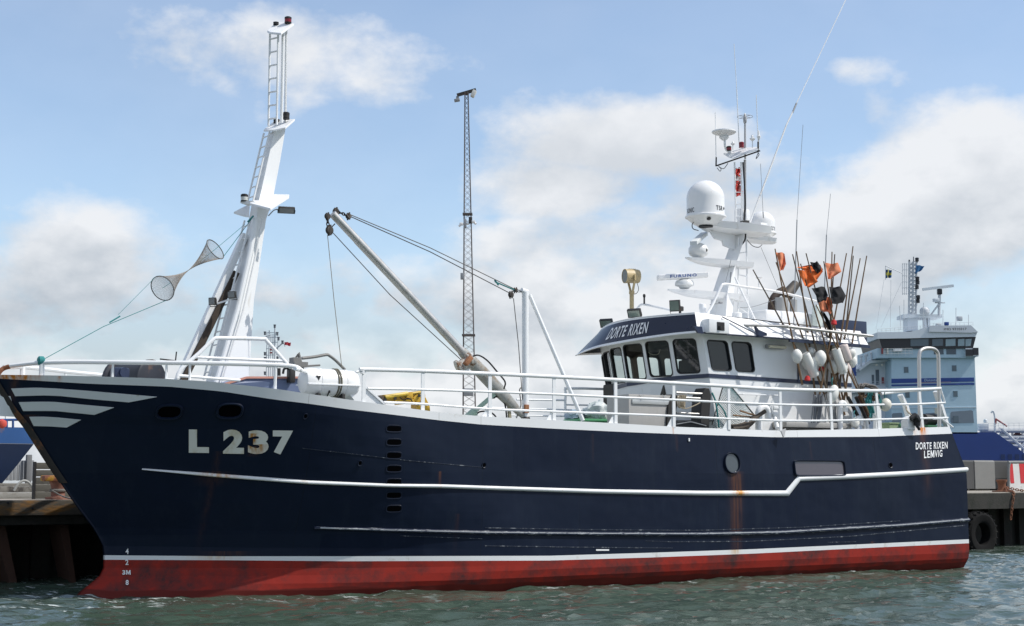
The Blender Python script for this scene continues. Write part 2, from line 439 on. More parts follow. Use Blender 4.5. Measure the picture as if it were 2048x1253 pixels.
# ================================================================== THE SETTING
def build_water():
    X0, X1, Y0, Y1, ST = -27.0, 33.0, 13.0, 47.0, 0.125
    nx = int((X1 - X0) / ST) + 1; ny = int((Y1 - Y0) / ST) + 1
    vs = []; fs = []
    sn = noise.noise
    for j in range(ny):
        y = Y0 + j * ST
        for i in range(nx):
            x = X0 + i * ST
            e = min(x - X0, X1 - x, y - Y0, Y1 - y)
            k = smooth01(0, 3, e)
            h = 0.0
            if k > 0:
                a = x * 0.94 + y * 0.34; b = -x * 0.34 + y * 0.94
                n1 = sn(Vector((a * 0.55, b * 0.95, 0.3))); n2 = sn(Vector((a * 1.35 + 7, b * 2.3, 1.7))); n3 = sn(Vector((a * 3.1, b * 4.6 + 3, 4.1)))
                n4 = sn(Vector((x * 0.22, y * 0.3, 8)))
                h = 0.085 * n1 + 0.085 * (0.6 - abs(n2) * 1.6) + 0.042 * (0.5 - abs(n3) * 1.5) * (0.8 + n4)
            vs.append((x, y, h * k))
    for j in range(ny - 1):
        for i in range(nx - 1):
            a = j * nx + i
            fs.append((a, a + 1, a + nx + 1, a + nx))
    o = len(vs); B = 5000.0
    vs += [(-B, -B, 0), (B, -B, 0), (B, B, 0), (-B, B, 0)]
    c = [0, nx - 1, nx * ny - 1, nx * (ny - 1)]
    bottom = list(range(nx)); right = [j * nx + nx - 1 for j in range(ny)]; top = [nx * (ny - 1) + i for i in range(nx)]; left = [j * nx for j in range(ny)]
    fs.append(tuple([o, o + 1] + bottom[::-1])); fs.append(tuple([o + 1, o + 2] + right[::-1]))
    fs.append(tuple([o + 2, o + 3] + top)); fs.append(tuple([o + 3, o] + left))
    me = bpy.data.meshes.new('water'); me.from_pydata(vs, [], fs)
    me.polygons.foreach_set('use_smooth', [True] * len(me.polygons))
    m = bpy.data.materials.new('harbour_water'); m.use_nodes = True
    nt = m.node_tree; N, L = nt.nodes, nt.links; p = N['Principled BSDF']
    p.inputs['IOR'].default_value = 1.33; p.inputs['Roughness'].default_value = 0.07
    tc = N.new('ShaderNodeTexCoord')
    def nz(scale, detail, st=(1, 1, 1), rough=0.55):
        mp = N.new('ShaderNodeMapping'); mp.inputs['Scale'].default_value = st; mp.inputs['Rotation'].default_value = (0, 0, R(-20)); L.new(tc.outputs['Object'], mp.inputs[0])
        n = N.new('ShaderNodeTexNoise'); n.inputs['Scale'].default_value = scale; n.inputs['Detail'].default_value = detail; n.inputs['Roughness'].default_value = rough
        L.new(mp.outputs[0], n.inputs['Vector']); return n.outputs['Fac']
    cl = N.new('ShaderNodeMixRGB'); L.new(nz(0.35, 4), cl.inputs[0]); cl.inputs[1].default_value = (0.028, 0.050, 0.036, 1); cl.inputs[2].default_value = (0.064, 0.094, 0.070, 1)
    # scattered pale, rough flecks
    f1 = N.new('ShaderNodeMapRange'); L.new(nz(5.5, 8, (0.55, 1.5, 1), 0.7), f1.inputs[0]); f1.inputs[1].default_value = 0.70; f1.inputs[2].default_value = 0.735
    f2 = N.new('ShaderNodeMapRange'); L.new(nz(0.6, 3), f2.inputs[0]); f2.inputs[1].default_value = 0.42; f2.inputs[2].default_value = 0.62
    # more pale flecks along the side of the boat
    sx = N.new('ShaderNodeSeparateXYZ'); L.new(tc.outputs['Object'], sx.inputs[0])
    bv = nmath(nt, 'ADD', nmath(nt, 'MULTIPLY', sx.outputs[0], BN.x), nmath(nt, 'ADD', nmath(nt, 'MULTIPLY', sx.outputs[1], BN.y), -BO.dot(BN)))
    hm = N.new('ShaderNodeMapRange'); hm.clamp = True; L.new(bv, hm.inputs[0]); hm.inputs[1].default_value = -3.75; hm.inputs[2].default_value = -2.95
    f3 = N.new('ShaderNodeMapRange'); f3.clamp = True; L.new(nz(3.6, 9, (0.45, 1.6, 1), 0.72), f3.inputs[0]); f3.inputs[1].default_value = 0.57; f3.inputs[2].default_value = 0.63
    fo = nmath(nt, 'MAXIMUM', nmath(nt, 'MULTIPLY', f1.outputs[0], f2.outputs[0], clamp=True), nmath(nt, 'MULTIPLY', nmath(nt, 'MULTIPLY', hm.outputs[0], f3.outputs[0]), .75))
    mx = N.new('ShaderNodeMixRGB'); L.new(fo, mx.inputs[0]); L.new(cl.outputs[0], mx.inputs[1]); mx.inputs[2].default_value = (0.62, 0.66, 0.66, 1)
    L.new(mx.outputs[0], p.inputs['Base Color'])
    ro = N.new('ShaderNodeMapRange'); L.new(fo, ro.inputs[0]); ro.inputs[3].default_value = 0.06; ro.inputs[4].default_value = 0.6; L.new(ro.outputs[0], p.inputs['Roughness'])
    b = N.new('ShaderNodeBump'); b.inputs['Strength'].default_value = 0.62; b.inputs['Distance'].default_value = 0.045
    hsum = nmath(nt, 'ADD', nmath(nt, 'MULTIPLY', nz(1.6, 4, (0.6, 1.5, 1)), 1.5), nmath(nt, 'ADD', nmath(nt, 'MULTIPLY', nz(5.0, 6, (0.7, 1.5, 1)), .8), nmath(nt, 'MULTIPLY', nz(16, 5, (0.8, 1.4, 1)), 0.22)))
    L.new(hsum, b.inputs['Height']); L.new(b.outputs[0], p.inputs['Normal'])
    me.materials.append(m)
    ob = bpy.data.objects.new('water', me); COL.objects.link(ob)
    tag(ob, 'green grey choppy harbour water in front of the quay', kind='structure')
build_water()

QZ, QV = 1.78, 4.0
CONCRETE = pmat('concrete', (0.27, 0.265, 0.245), 0.85, var=0.18, scale=2, bump=0.3, bscale=30, dirt=(0.16, 0.14, 0.11), dirt_lo=0.52, dirt_hi=0.7)
CONCRETE_DARK = pmat('shade_dark_concrete', (0.028, 0.026, 0.022), 0.8, var=0.35, scale=2.5, bump=0.4, bscale=20, dirt=(0.012, 0.014, 0.009), dirt_lo=0.45, dirt_hi=0.62)  # base colour this dark carries the shade of the quay front
PAVING = pmat('quay_paving', (0.30, 0.275, 0.235), 0.9, var=0.2, scale=6, bump=0.3, bscale=60, dirt=(0.22, 0.18, 0.13), dirt_lo=0.5, dirt_hi=0.66)
TIMBER = pmat('lichen_timber', (0.055, 0.047, 0.036), 0.85, var=0.35, scale=3, bump=0.5, bscale=22, stretch=(0.35, 1, 1), dirt=(0.16, 0.075, 0.014), dirt_lo=0.53, dirt_hi=0.66, dscale=2.6)
SHEET = pmat('sheet_piling', (0.013, 0.009, 0.007), 0.85, var=0.5, scale=2.5, bump=0.4, bscale=18, dirt=(0.012, 0.014, 0.01), dirt_lo=0.42, dirt_hi=0.6)  # near-black base colour stands in for shade under the overhanging quay edge
FINRUST = pmat('rusty_pile_plate', (0.06, 0.028, 0.018), 0.85, var=0.35, scale=4, bump=0.3, bscale=22, dirt=(0.05, 0.03, 0.02))
b = MB(); b.box((20, QV + 20 + 0.25, QZ - 0.2), (150, 40, 0.4))
tag(b.build('quay', PAVING, base=(0, QV, QZ)), 'sandy concrete quay deck behind the moored boat', kind='structure')
# the front of the quay: a deep capping beam over a dark recess
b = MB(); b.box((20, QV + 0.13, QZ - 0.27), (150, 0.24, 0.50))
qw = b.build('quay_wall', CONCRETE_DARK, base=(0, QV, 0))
tag(qw, 'dark shade coloured quay wall with capping beam behind the moored fishing boat', 'quay wall')
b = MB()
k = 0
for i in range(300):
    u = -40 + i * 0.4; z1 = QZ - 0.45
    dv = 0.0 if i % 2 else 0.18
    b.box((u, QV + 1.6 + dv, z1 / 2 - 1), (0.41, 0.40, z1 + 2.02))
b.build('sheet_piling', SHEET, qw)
for (px, w) in ((22, 0.28), (142, 0.2)):
    c = bp(px, 1080, QV + 0.5)
    m_ = MB(); x = c.x
    m_.prism([(x - w * 1.5, QV + 0.35, QZ - 0.55), (x - w * .6, QV + 0.35, QZ - 0.55), (x + w * .9, QV + 0.35, -0.5), (x + w * 0.5, QV + 0.35, -0.5)], (0, 0.9, 0))
    m_.build('pile_plate', FINRUST, qw)
# round timber capping along the left stretch of the edge
p0 = bp(-40, 1012, QV - 0.05); p1 = bp(250, 1012, QV - 0.05)
b = MB(); b.bbox(((p0.x + p1.x) / 2, QV - 0.12, QZ - 0.16), (p1.x - p0.x, 0.26, 0.33), 0.05)
for px in (16, 65):
    c = bp(px, 1006 if px < 30 else 1017, QV - 0.255); b.mat(1).lathe([(0.028, 0), (0.028, 0.012)], c, (0, -1, 0), 10)
tag(b.build('timber_beam', [TIMBER, BLACK], base=(p0.x, QV, QZ - .3), bevel=0.01), 'weathered timber capping beam with orange lichen on the quay edge', 'timber beam')

# ---- left end of the quay
def quay_px(px, py): return bz(px, py, QZ)
c = bp(116, 986, QV + 0.75)
t = thing('bollard', 'salmon pink mooring bollard with yellow top beside the dark planks', 'bollard', (c.x, QV + 0.75, QZ))
m_ = MB(); m_.lathe([(0.27, 0), (0.27, 0.05), (0.15, 0.06), (0.145, 0.24), (0.17, 0.33), (0.20, 0.40), (0.20, 0.42)], (c.x, QV + .75, QZ), seg=20); m_.build('post', pmat('salmon_iron', (0.20, 0.085, 0.06), 0.75, var=.3, scale=7, bump=.3, bscale=30, dirt=(.32, .17, .13), dirt_lo=.5, dirt_hi=.65), t)
m_ = MB(); m_.bbox((c.x - 0.12, QV + .72, QZ + 0.46), (0.50, 0.36, 0.13), 0.05); m_.build('head', pmat('bollard_yellow', (0.40, 0.22, 0.02), 0.7, var=0.25, scale=8, dirt=(0.20, 0.07, 0.04), dirt_lo=0.44, dirt_hi=0.56, dscale=5), t)
m_ = MB(); m_.lathe([(0.165, 0.16), (0.185, 0.18), (0.185, 0.21), (0.165, 0.23)], (c.x, QV + .75, QZ), seg=20, cap=False)
m_.tube(smoothpath([(c.x - .18, QV + .6, QZ + .2), (c.x - 0.05, QV + 0.3, QZ + .08), (c.x + .05, QV - 0.1, QZ + 0.02)]), 0.018, 6); m_.build('rope', ROPEG, t)
a = bp(69, 990, QV + 1.5)
b = MB(); zt = bp(90, 925, QV + 1.5).z
for k in range(5):
    z0 = QZ + 0.01 + (zt - QZ) * k / 5; z1 = QZ + (zt - QZ) * (k + 1) / 5 - 0.009
    b.bbox((a.x + 1.1, QV + 1.5, (z0 + z1) / 2), (2.2, 0.07, z1 - z0), 0.012)
b.mat(1).box((a.x - 0.02, QV + 1.5, (QZ + zt) / 2), (0.05, 0.11, zt - QZ + .02))
tag(b.build('plank_wall', [pmat('dark_planks', (0.10, 0.095, 0.08), 0.85, var=0.3, scale=3, stretch=(.4, 1, 1), bump=.3, bscale=20, dirt=(.2, .17, .13), dirt_lo=.56, dirt_hi=.7), BLACK], base=(a.x, QV + 1.5, QZ)), 'low wall of dark horizontal planks on the quay behind the pink bollard', 'plank wall')
# low concrete kerb and rubble step further back
b = MB(); a = quay_px(0, 985)
b.bbox((a.x - 3.2, QV + 3.0, QZ + 0.07), (9, 0.5, 0.14), 0.03)
tag(b.build('concrete_kerb', CONCRETE, base=(a.x, QV + 3, QZ)), 'low pale concrete kerb on the quay under the grey fence', 'kerb')
b = MB(); b.bbox((a.x - 1.6, QV + 6.5, QZ + 0.16), (16, 0.6, 0.20), 0.06); b.bbox((a.x - 1.6, QV + 7.2, QZ + 0.17), (16, 0.7, 0.33), 0.06)
tag(b.build('concrete_step', pmat('old_concrete', (.17, .16, .14), .9, var=.3, scale=2.5, bump=.6, bscale=9, dirt=(.05, .045, .04), dirt_lo=.48, dirt_hi=.6), base=(a.x, QV + 6.5, QZ)), 'broken concrete step in front of the grey board fence', 'step')
p_ = [bp(x, y, QV + 3.4) for x, y in ((28, 982), (34, 972), (42, 964), (50, 962), (58, 966), (68, 978))]
b = MB(); b.tube(smoothpath(p_, 5), 0.03, 8)
tag(b.build('hose', pmat('grey_hose', (0.30, 0.30, 0.28), 0.6, var=0.15), base=p_[0]), 'grey hose arched over the quay beside the plank wall', 'hose')
t0 = bp(14, 968, QV + 9); t1 = bp(67, 968, QV + 9); zt = bp(40, 921, QV + 9).z
fe = thing('board_fence', 'grey vertical board fence behind the quay at the blue bow', 'fence', (t0.x, QV + 9, QZ))
b = MB(); n_ = 14
for k in range(n_):
    x = t0.x - 0.6 + (t1.x - t0.x + .6) * (k + .5) / n_
    b.bbox((x, QV + 9, (QZ + 0.4 + zt) / 2), ((t1.x - t0.x + .6) / n_ - 0.012, 0.04, zt - QZ - 0.4 + random.uniform(-.01, .01)), 0.008)
FENCE = pmat('grey_fence_boards', (0.27, 0.28, 0.29), 0.8, var=0.22, scale=4, stretch=(1, 1, .3))
b.build('boards', FENCE, fe)
b = MB(); x = bp(56, 968, QV + 8.9).x; b.bbox((x, QV + 8.9, (QZ + zt + .15) / 2), (0.14, 0.14, zt - QZ + 0.15), 0.015); b.build('post', pmat('fence_post', (0.17, 0.175, 0.18), .8), fe)

# ---- right end of the quay
a = bp(1930, 976, QV + 6); zt = bp(1950, 921, QV + 6).z; e1 = bp(1951, 976, QV + 6).x; e2 = bp(2012, 976, QV + 6).x
lab = ('dark grey concrete barrier block half hidden by the stern', 'pale grey concrete barrier block with faded red scribbles', 'long dark concrete barrier behind the red and white board')
BARD = pmat('barrier_dark_concrete', (0.065, 0.066, 0.066), 0.8, var=.2, bump=.2, bscale=25)
BARL = pmat('barrier_pale_concrete', (0.20, 0.20, 0.19), 0.8, var=.15, scale=2.5, bump=.2, bscale=25, dirt=(.27, .13, .11), dirt_lo=.58, dirt_hi=.7, dscale=1.6)
for k, (x0, x1, m0, dv) in enumerate(((a.x - 3.0, e1 - .02, BARD, 0.03), (e1, bp(1991, 976, QV + 6).x, BARL, 0.0), (bp(1991, 976, QV + 6).x + .02, a.x + 16, BARD, 0.25))):
    b = MB(); h = zt - QZ
    pr = [(x0, QV + 6 + dv, QZ + .06), (x0, QV + 6 + dv, zt - .05), (x0, QV + 6.05 + dv, zt), (x0, QV + 6.5 + dv, zt), (x0, QV + 6.6 + dv, QZ + .06)]
    b.prism(pr, (x1 - x0, 0, 0)); b.box(((x0 + x1) / 2, QV + 6.3 + dv, QZ + .03), (x1 - x0 - .3, .3, .06))
    tag(b.build('concrete_barrier', m0, base=((x0 + x1) / 2, QV + 6, QZ), bevel=0.012), lab[k], 'barrier', 'concrete barriers on the quay')
v_ = QV + 5.2
p_ = [bp(2017, 984, v_), bp(2017, 938, v_), bp(2019, 928, v_), bp(2026, 925, v_), bp(2120, 926, v_)]
p_[0].z = QZ
b = MB(); b.tube([p_[0], p_[1]] + smoothpath(p_[1:], 5)[1:], 0.058, 12); b.lathe([(.13, 0), (.13, .02)], p_[0], seg=12)
q_ = p_[4]; b.tube([q_, (q_.x, q_.y, QZ)], .058, 10)
tag(b.build('pipe_barrier', pmat('grey_pipe_paint', (0.17, 0.175, 0.17), 0.5, var=.15), base=p_[0]), 'grey bent pipe guard rail in front of the barriers', 'guard rail')
v_ = QV + 5.9
bw = [bp(2017, 926, v_).x, bp(2100, 926, v_).x]; z0 = bp(2030, 967, v_).z; z1 = bp(2030, 927, v_).z
sg = thing('warning_board', 'red and white striped warning board leaning on the barrier', 'warning board', (bw[0], v_, QZ))
b = MB(); b.box(((bw[0] + bw[1]) / 2, v_ + .03, (z0 + z1) / 2), (bw[1] - bw[0], .03, z1 - z0)); b.box(((bw[0] + bw[1]) / 2, v_ + .03, (z0 + QZ) / 2), (bw[1] - bw[0] - .1, .03, z0 - QZ)); b.build('board', pmat('sign_white', (0.62, 0.62, 0.60), .5, dirt=(.4, .38, .34)), sg)
for k, (xa, xb) in enumerate(((2017, 2026), (2039, 2054), (2069, 2084))):
    b = MB(); s0, s1 = bp(xa, 940, v_).x, bp(xb, 940, v_).x; sh = .06
    b.prism([(s0, v_ + .012, z1), (s1, v_ + .012, z1), (s1 + sh, v_ + .012, z0), (s0 + (sh if k else .12), v_ + .012, z0)], (0, -.006, 0)); b.build('stripe', pmat('sign_red', (0.52, 0.025, 0.03), .45, var=.12, dirt=(.5, .25, .2), dirt_lo=.6, dirt_hi=.7), sg)
c = bp(2004, 984, QV + 1.6)
t = thing('bollard', 'rusty brown mooring bollard with chains near the striped board', 'bollard', (c.x, QV + 1.6, QZ))
m_ = MB(); o_ = (c.x, QV + 1.6, QZ)
m_.lathe([(.33, 0), (.33, .04), (.17, .05), (.135, .12), (.13, .22), (.15, .32), (.19, .385), (.19, .41), (.15, .42)], o_, seg=22); m_.build('post', RUSTY, t)
def chain(path, lr, wr):
    """interlocking oval links along a path"""
    m = MB(); P = [Vector(q) for q in path]; d = 0; tgt = 0; k = 0
    for i in range(len(P) - 1):
        seg = (P[i + 1] - P[i]); ln = seg.length; dr = seg.normalized()
        while tgt <= d + ln:
            c = P[i] + dr * (tgt - d); sd_ = dr.cross(Vector((0, 0, 1)))
            if sd_.length < .01: sd_ = Vector((1, 0, 0))
            sd_.normalize(); up = sd_.cross(dr); w = sd_ if k % 2 else up
            m.tube([c + dr * math.cos(a) * lr + w * math.sin(a) * lr * .62 for a in [2 * math.pi * j / 10 for j in range(10)]], wr, 5, closed=True)
            tgt += lr * 1.45; k += 1
        d += ln
    return m
ch = smoothpath([(c.x - .02, QV + 1.40, QZ + .16), (c.x - .55, QV + .9, QZ + .06), (c.x - 1.1, QV + .35, QZ + .03), (c.x - 1.45, QV - .02, QZ - .03), (c.x - 1.6, QV - .05, QZ - .5), (c.x - 1.7, QV - .06, QZ - .9)], 6)
tag(chain(ch, .062, .014).build('mooring_chain', RUSTY, base=ch[0]), 'rusty chain running from the brown bollard over the quay edge to the tyre', 'chain', 'chains on the rusty bollard')
ch = smoothpath([(c.x + .02, QV + 1.38, QZ + .14), (c.x + .08, QV + .8, QZ + .05), (c.x + .0, QV - .02, QZ + .01), (c.x - .02, QV - .06, QZ - .25), (c.x - .02, QV - .06, QZ - .4)], 6)
tag(chain(ch, .062, .014).build('mooring_chain', RUSTY, base=ch[0]), 'short rusty chain hanging straight down the quay wall below the brown bollard', 'chain', 'chains on the rusty bollard')
# big tractor tyre fender
c = bp(1957, 1068, QV - .25)
t = thing('tyre_fender', 'huge black tractor tyre hung on the quay wall by the stern', 'tyre', (c.x, QV - .25, c.z))
pr = [(.36, -.17), (.42, -.21), (.60, -.22), (.68, -.17), (.70, -.08), (.70, .08), (.68, .17), (.60, .22), (.42, .21), (.36, .17), (.36, -.17)]
TYRE = pmat('tyre_rubber', (0.006, 0.006, 0.006), 0.9, var=.3, scale=8, spec=.2, dirt=(.018, .017, .015), dirt_lo=.5, dirt_hi=.7)
m_ = MB(); m_.lathe(pr, (c.x, QV - .25, c.z), (0, 1, 0), 40, cap=False); m_.build('casing', TYRE, t)
m_ = MB()
for k in range(22):
    for s_ in (-1, 1):
        a_ = 2 * math.pi * (k + .5 * (s_ > 0)) / 22
        ro = Matrix.Rotation(-a_, 3, 'Y') @ Matrix.Rotation(R(35 * s_), 3, 'X')
        m_.box(Vector((c.x, QV - .25, c.z)) + Vector((math.cos(a_) * .685, s_ * .10, math.sin(a_) * .685)), (.05, .22, .055), ro)
m_.build('tread', TYRE, t)

# ================================================================== THE FISHING BOAT: hull
BOAT = thing('fishing_boat', 'large navy blue steel fishing boat with white wheelhouse and red bottom paint', 'fishing boat', (0, 0, 0))
STEM = [(-1.2, -.60), (-.3, -.62), (0.05, -.50), (0.25, -.22), (0.46, .03), (0.92, .02), (1.24, -.15), (1.77, -.57), (2.49, -1.08), (3.22, -1.57), (3.48, -1.81), (3.79, -2.02), (4.3, -2.36), (5, -2.8)]
def ustem(z): return interp(STEM, z)
def utran(z): return 21.07 - max(0.0, z - 2.47) * 0.37
def half(u, z):
    us = ustem(z); zz = max(0, min(4.2, z)); L_ = 8.2 - 2.0 * zz / 4.2
    t = max(0.0, min(1.0, (u - us) / L_))
    g = 1 - (1 - t) ** 2.05
    b = 3.0 * g
    if z < 0.3: b *= 1 + (z - 0.3) * 0.22
    b -= smooth01(8, 15, u) * max(0, z - 2.30) * 0.13
    return max(0.035, b)
def hull_pt(px, py):
    """first point of the port side met by the line of sight"""
    f = lambda v: (lambda q: v + half(q.x, q.z))(bp(px, py, v))
    n = 48; a = -3.02; fa = f(a); best = (abs(fa), a)
    for i in range(1, n + 1):
        b_ = -3.02 + 3.0 * i / n; fb = f(b_)
        if abs(fb) < best[0]: best = (abs(fb), b_)
        if fa < 0 <= fb:
            for _ in range(24):
                c = (a + b_) / 2
                if f(c) < 0: a = c
                else: b_ = c
            return bp(px, py, (a + b_) / 2)
        a, fa = b_, fb
    return bp(px, py, best[1])
def hn(u, z):
    """outward normal of the port side"""
    e = .03
    a = Vector((u + e, -half(u + e, z), z)) - Vector((u - e, -half(u - e, z), z)); b_ = Vector((u, -half(u, z + e), z + e)) - Vector((u, -half(u, z - e), z - e))
    nrm = a.cross(b_)
    if nrm.y > 0: nrm = -nrm
    return nrm.normalized()
def on_hull(u, z, off=0.0):
    return Vector((u, -half(u, z), z)) + hn(u, z) * off
def line_uz(pts, n=40):
    """photo polyline on the hull -> table of (u, z), sampled densely"""
    out = []
    for (a, b_) in zip(pts, pts[1:]):
        k = max(1, int(abs(b_[0] - a[0]) / 25))
        for i in range(k):
            q = hull_pt(lerp(a[0], b_[0], i / k), lerp(a[1], b_[1], i / k)); out.append((q.x, q.z))
    q = hull_pt(*pts[-1]); out.append((q.x, q.z))
    return out
BTOP = line_uz([(84, 751), (145, 752), (250, 755), (333, 758), (420, 763.5), (551, 778), (611, 787), (723, 803.5), (800, 814.5), (878, 825), (962, 833), (1055, 838), (1233, 847), (1341, 853.5), (1450, 858), (1550, 861.5), (1657, 860), (1751, 858), (1905, 854)])
BLOW = line_uz([(84, 762.5), (178, 768), (290, 772), (340, 774), (442, 783), (551, 800), (611, 807), (700, 819.5), (800, 831.5), (878, 841), (962, 849.5), (1110, 858), (1260, 865), (1341, 868), (1550, 875), (1751, 874), (1909, 867.5)])
SHI = line_uz([(212, 1111), (450, 1113), (700, 1113), (1100, 1112), (1300, 1106), (1500, 1099), (1700, 1090), (1937, 1079)])
SLO = line_uz([(212, 1120), (450, 1121), (700, 1123), (1100, 1121.5), (1300, 1115.5), (1500, 1108), (1700, 1098), (1937, 1087)])
def ztop(u): return interp(BTOP, u)
def build_hull():
    NS = 84
    lev = [lambda u: -1.2, lambda u: -.5, lambda u: 0.0, lambda u: .12, lambda u: .25, lambda u: .40, lambda u: lerp(.40, interp(SLO, u), .5), lambda u: interp(SLO, u), lambda u: interp(SHI, u)]
    NI = 18
    for k in range(1, NI):
        lev.append(lambda u, k=k: lerp(interp(SHI, u), interp(BLOW, u), k / NI))
    lev += [lambda u: interp(BLOW, u), lambda u: ztop(u)]
    m = MB()
    mats_ = [0] * 7 + [1] + [2] * NI + [3]
    def zu(f, s):
        u = lerp(-1.5, 21, s)
        for _ in range(40):
            z = f(u); u = u * .4 + .6 * lerp(ustem(z), utran(z), s)
        return u, f(u)
    port = []
    for f in lev:
        row = []
        for i in range(NS + 1):
            s = i / NS; s = s ** 1.45
            u, z = zu(f, s); row.append(Vector((u, -half(u, z), z)))
        port.append(row)
    for sgn in (1, -1):
        rows = [[Vector((q.x, q.y * sgn, q.z)) for q in r] for r in port]
        for k in range(len(rows) - 1):
            m.mat(mats_[k]).grid([rows[k], rows[k + 1]])
    # transom
    for k in range(len(port) - 1):
        a, b_ = port[k][-1], port[k + 1][-1]
        m.mat(mats_[k]).add([a, (a.x, -a.y, a.z), (b_.x, -b_.y, b_.z), b_], [(0, 1, 2, 3)])
    # bulwark cap, inside face, deck
    top = port[-1]
    W = .13
    inn = [Vector((q.x, min(-.02, q.y + W), q.z + .002)) for q in top]
    low = [Vector((q.x, min(-.01, .22 - half(q.x - .05, q.z - .75)), q.z - .75)) for q in top]
    for sgn in (1, -1):
        m.mat(3).grid([[Vector((q.x, q.y * sgn, q.z)) for q in r] for r in (top, inn, low)])
    m.mat(4).grid([low, [Vector((q.x, -q.y, q.z)) for q in low]])
    a = low[-1]; b_ = top[-1]
    m.mat(3).add([(b_.x - .12, b_.y, b_.z), (b_.x - .12, -b_.y, b_.z), (a.x - .12, -a.y, a.z), (a.x - .12, a.y, a.z), (b_.x, b_.y, b_.z), (b_.x, -b_.y, b_.z)], [(0, 1, 2, 3), (0, 1, 5, 4)])
    P = lambda px, py: (lambda q: (q.x, q.z))(hull_pt(px, py))
    st = []
    for (px, y1, y0, w, k) in ((1470, 945, 1125, .15, 1.0), (1478, 950, 1110, .06, 1.2), (437, 905, 1130, .05, .28), (428, 945, 975, .2, .4), (1842, 850, 1000, .14, .6), (880, 945, 975, .03, .9), (508, 895, 915, .08, .7), (1352, 860, 905, .03, .7), (1745, 1085, 1110, .05, 1.0), (60, 832, 860, .10, .7), (455, 1105, 1124, .3, .7), (700, 1130, 1150, .1, .3), (30, 760, 850, .06, .6), (915, 1030, 1110, .04, .25), (1185, 870, 930, .03, .25), (1620, 885, 960, .03, .25)):
        u, z1 = P(px, y1); _, z0 = P(px, y0); st.append((u, w, z1, z0, k))
    wst = []
    for (px, y1, y0, w, k) in ((1842, 838, 875, .11, 1.9), (1828, 846, 875, .07, .45), (1346, 853, 875, .02, .8), (430, 1100, 1125, .35, .7), (1470, 1095, 1113, .12, .9), (30, 745, 775, .35, 1.2), (120, 755, 770, .03, .6)):
        u, z1 = P(px, y1); _, z0 = P(px, y0); wst.append((u, w, z1, z0, k))
    def seams(nt, tc, res, p):
        """welded plate seams and scuffed patches of the shell plating"""
        res = streaks(st, (.105, .045, .026))(nt, tc, res, p)
        sp = nt.nodes.new('ShaderNodeSeparateXYZ'); nt.links.new(tc.outputs['Object'], sp.inputs[0])
        tot = None
        for px in (965, 1158, 1435, 1592, 1755, 611):
            u = P(px, 960)[0]
            d = nmath(nt, 'ABSOLUTE', nmath(nt, 'SUBTRACT', sp.outputs[0], u))
            g = nmath(nt, 'LESS_THAN', d, .007)
            tot = g if tot is None else nmath(nt, 'MAXIMUM', tot, g)
        x = nt.nodes.new('ShaderNodeMixRGB'); nt.links.new(nmath(nt, 'MULTIPLY', tot, .7), x.inputs[0]); nt.links.new(res, x.inputs[1]); x.inputs[2].default_value = (.004, .006, .012, 1)
        # pale scuffs, drawn out vertically
        mp = nt.nodes.new('ShaderNodeMapping'); mp.inputs['Scale'].default_value = (1.0, 1, .16); nt.links.new(tc.outputs['Object'], mp.inputs[0])
        n = nt.nodes.new('ShaderNodeTexNoise'); n.inputs['Scale'].default_value = 3.2; n.inputs['Detail'].default_value = 9; n.inputs['Roughness'].default_value = .72; nt.links.new(mp.outputs[0], n.inputs['Vector'])
        r = nt.nodes.new('ShaderNodeMapRange'); nt.links.new(n.outputs['Fac'], r.inputs[0]); r.inputs[1].default_value = .52; r.inputs[2].default_value = .80; r.inputs[4].default_value = .55
        y = nt.nodes.new('ShaderNodeMixRGB'); nt.links.new(r.outputs[0], y.inputs[0]); nt.links.new(x.outputs[0], y.inputs[1]); y.inputs[2].default_value = (.017, .025, .040, 1)
        # each shell plate was painted and faired a little differently
        cx = nt.nodes.new('ShaderNodeCombineXYZ')
        nt.links.new(nmath(nt, 'FLOOR', nmath(nt, 'DIVIDE', nmath(nt, 'ADD', sp.outputs[0], .35), 1.93)), cx.inputs[0])
        nt.links.new(nmath(nt, 'FLOOR', nmath(nt, 'DIVIDE', nmath(nt, 'SUBTRACT', sp.outputs[2], nmath(nt, 'MULTIPLY', sp.outputs[0], .004)), 1.17)), cx.inputs[1])
        wn = nt.nodes.new('ShaderNodeTexWhiteNoise'); wn.noise_dimensions = '2D'; nt.links.new(cx.outputs[0], wn.inputs['Vector'])
        yy = nt.nodes.new('ShaderNodeMixRGB'); nt.links.new(nmath(nt, 'MULTIPLY', wn.outputs['Value'], .42), yy.inputs[0]); nt.links.new(y.outputs[0], yy.inputs[1]); yy.inputs[2].default_value = (.0125, .0195, .036, 1); y = yy
        # gentle dents between frames
        bn = nt.nodes.new('ShaderNodeTexNoise'); bn.inputs['Scale'].default_value = 1.1; bn.inputs['Detail'].default_value = 2; nt.links.new(tc.outputs['Object'], bn.inputs['Vector'])
        bp_ = nt.nodes.new('ShaderNodeBump'); bp_.inputs['Strength'].default_value = .35; bp_.inputs['Distance'].default_value = .12
        nt.links.new(nmath(nt, 'SUBTRACT', bn.outputs['Fac'], nmath(nt, 'MULTIPLY', tot, .06)), bp_.inputs['Height']); nt.links.new(bp_.outputs[0], p.inputs['Normal'])
        return y.outputs[0]
    navy = pmat('navy_hull_paint', (0.0042, 0.0088, 0.024), 0.38, var=.25, scale=1.2, spec=.16, extra=seams)
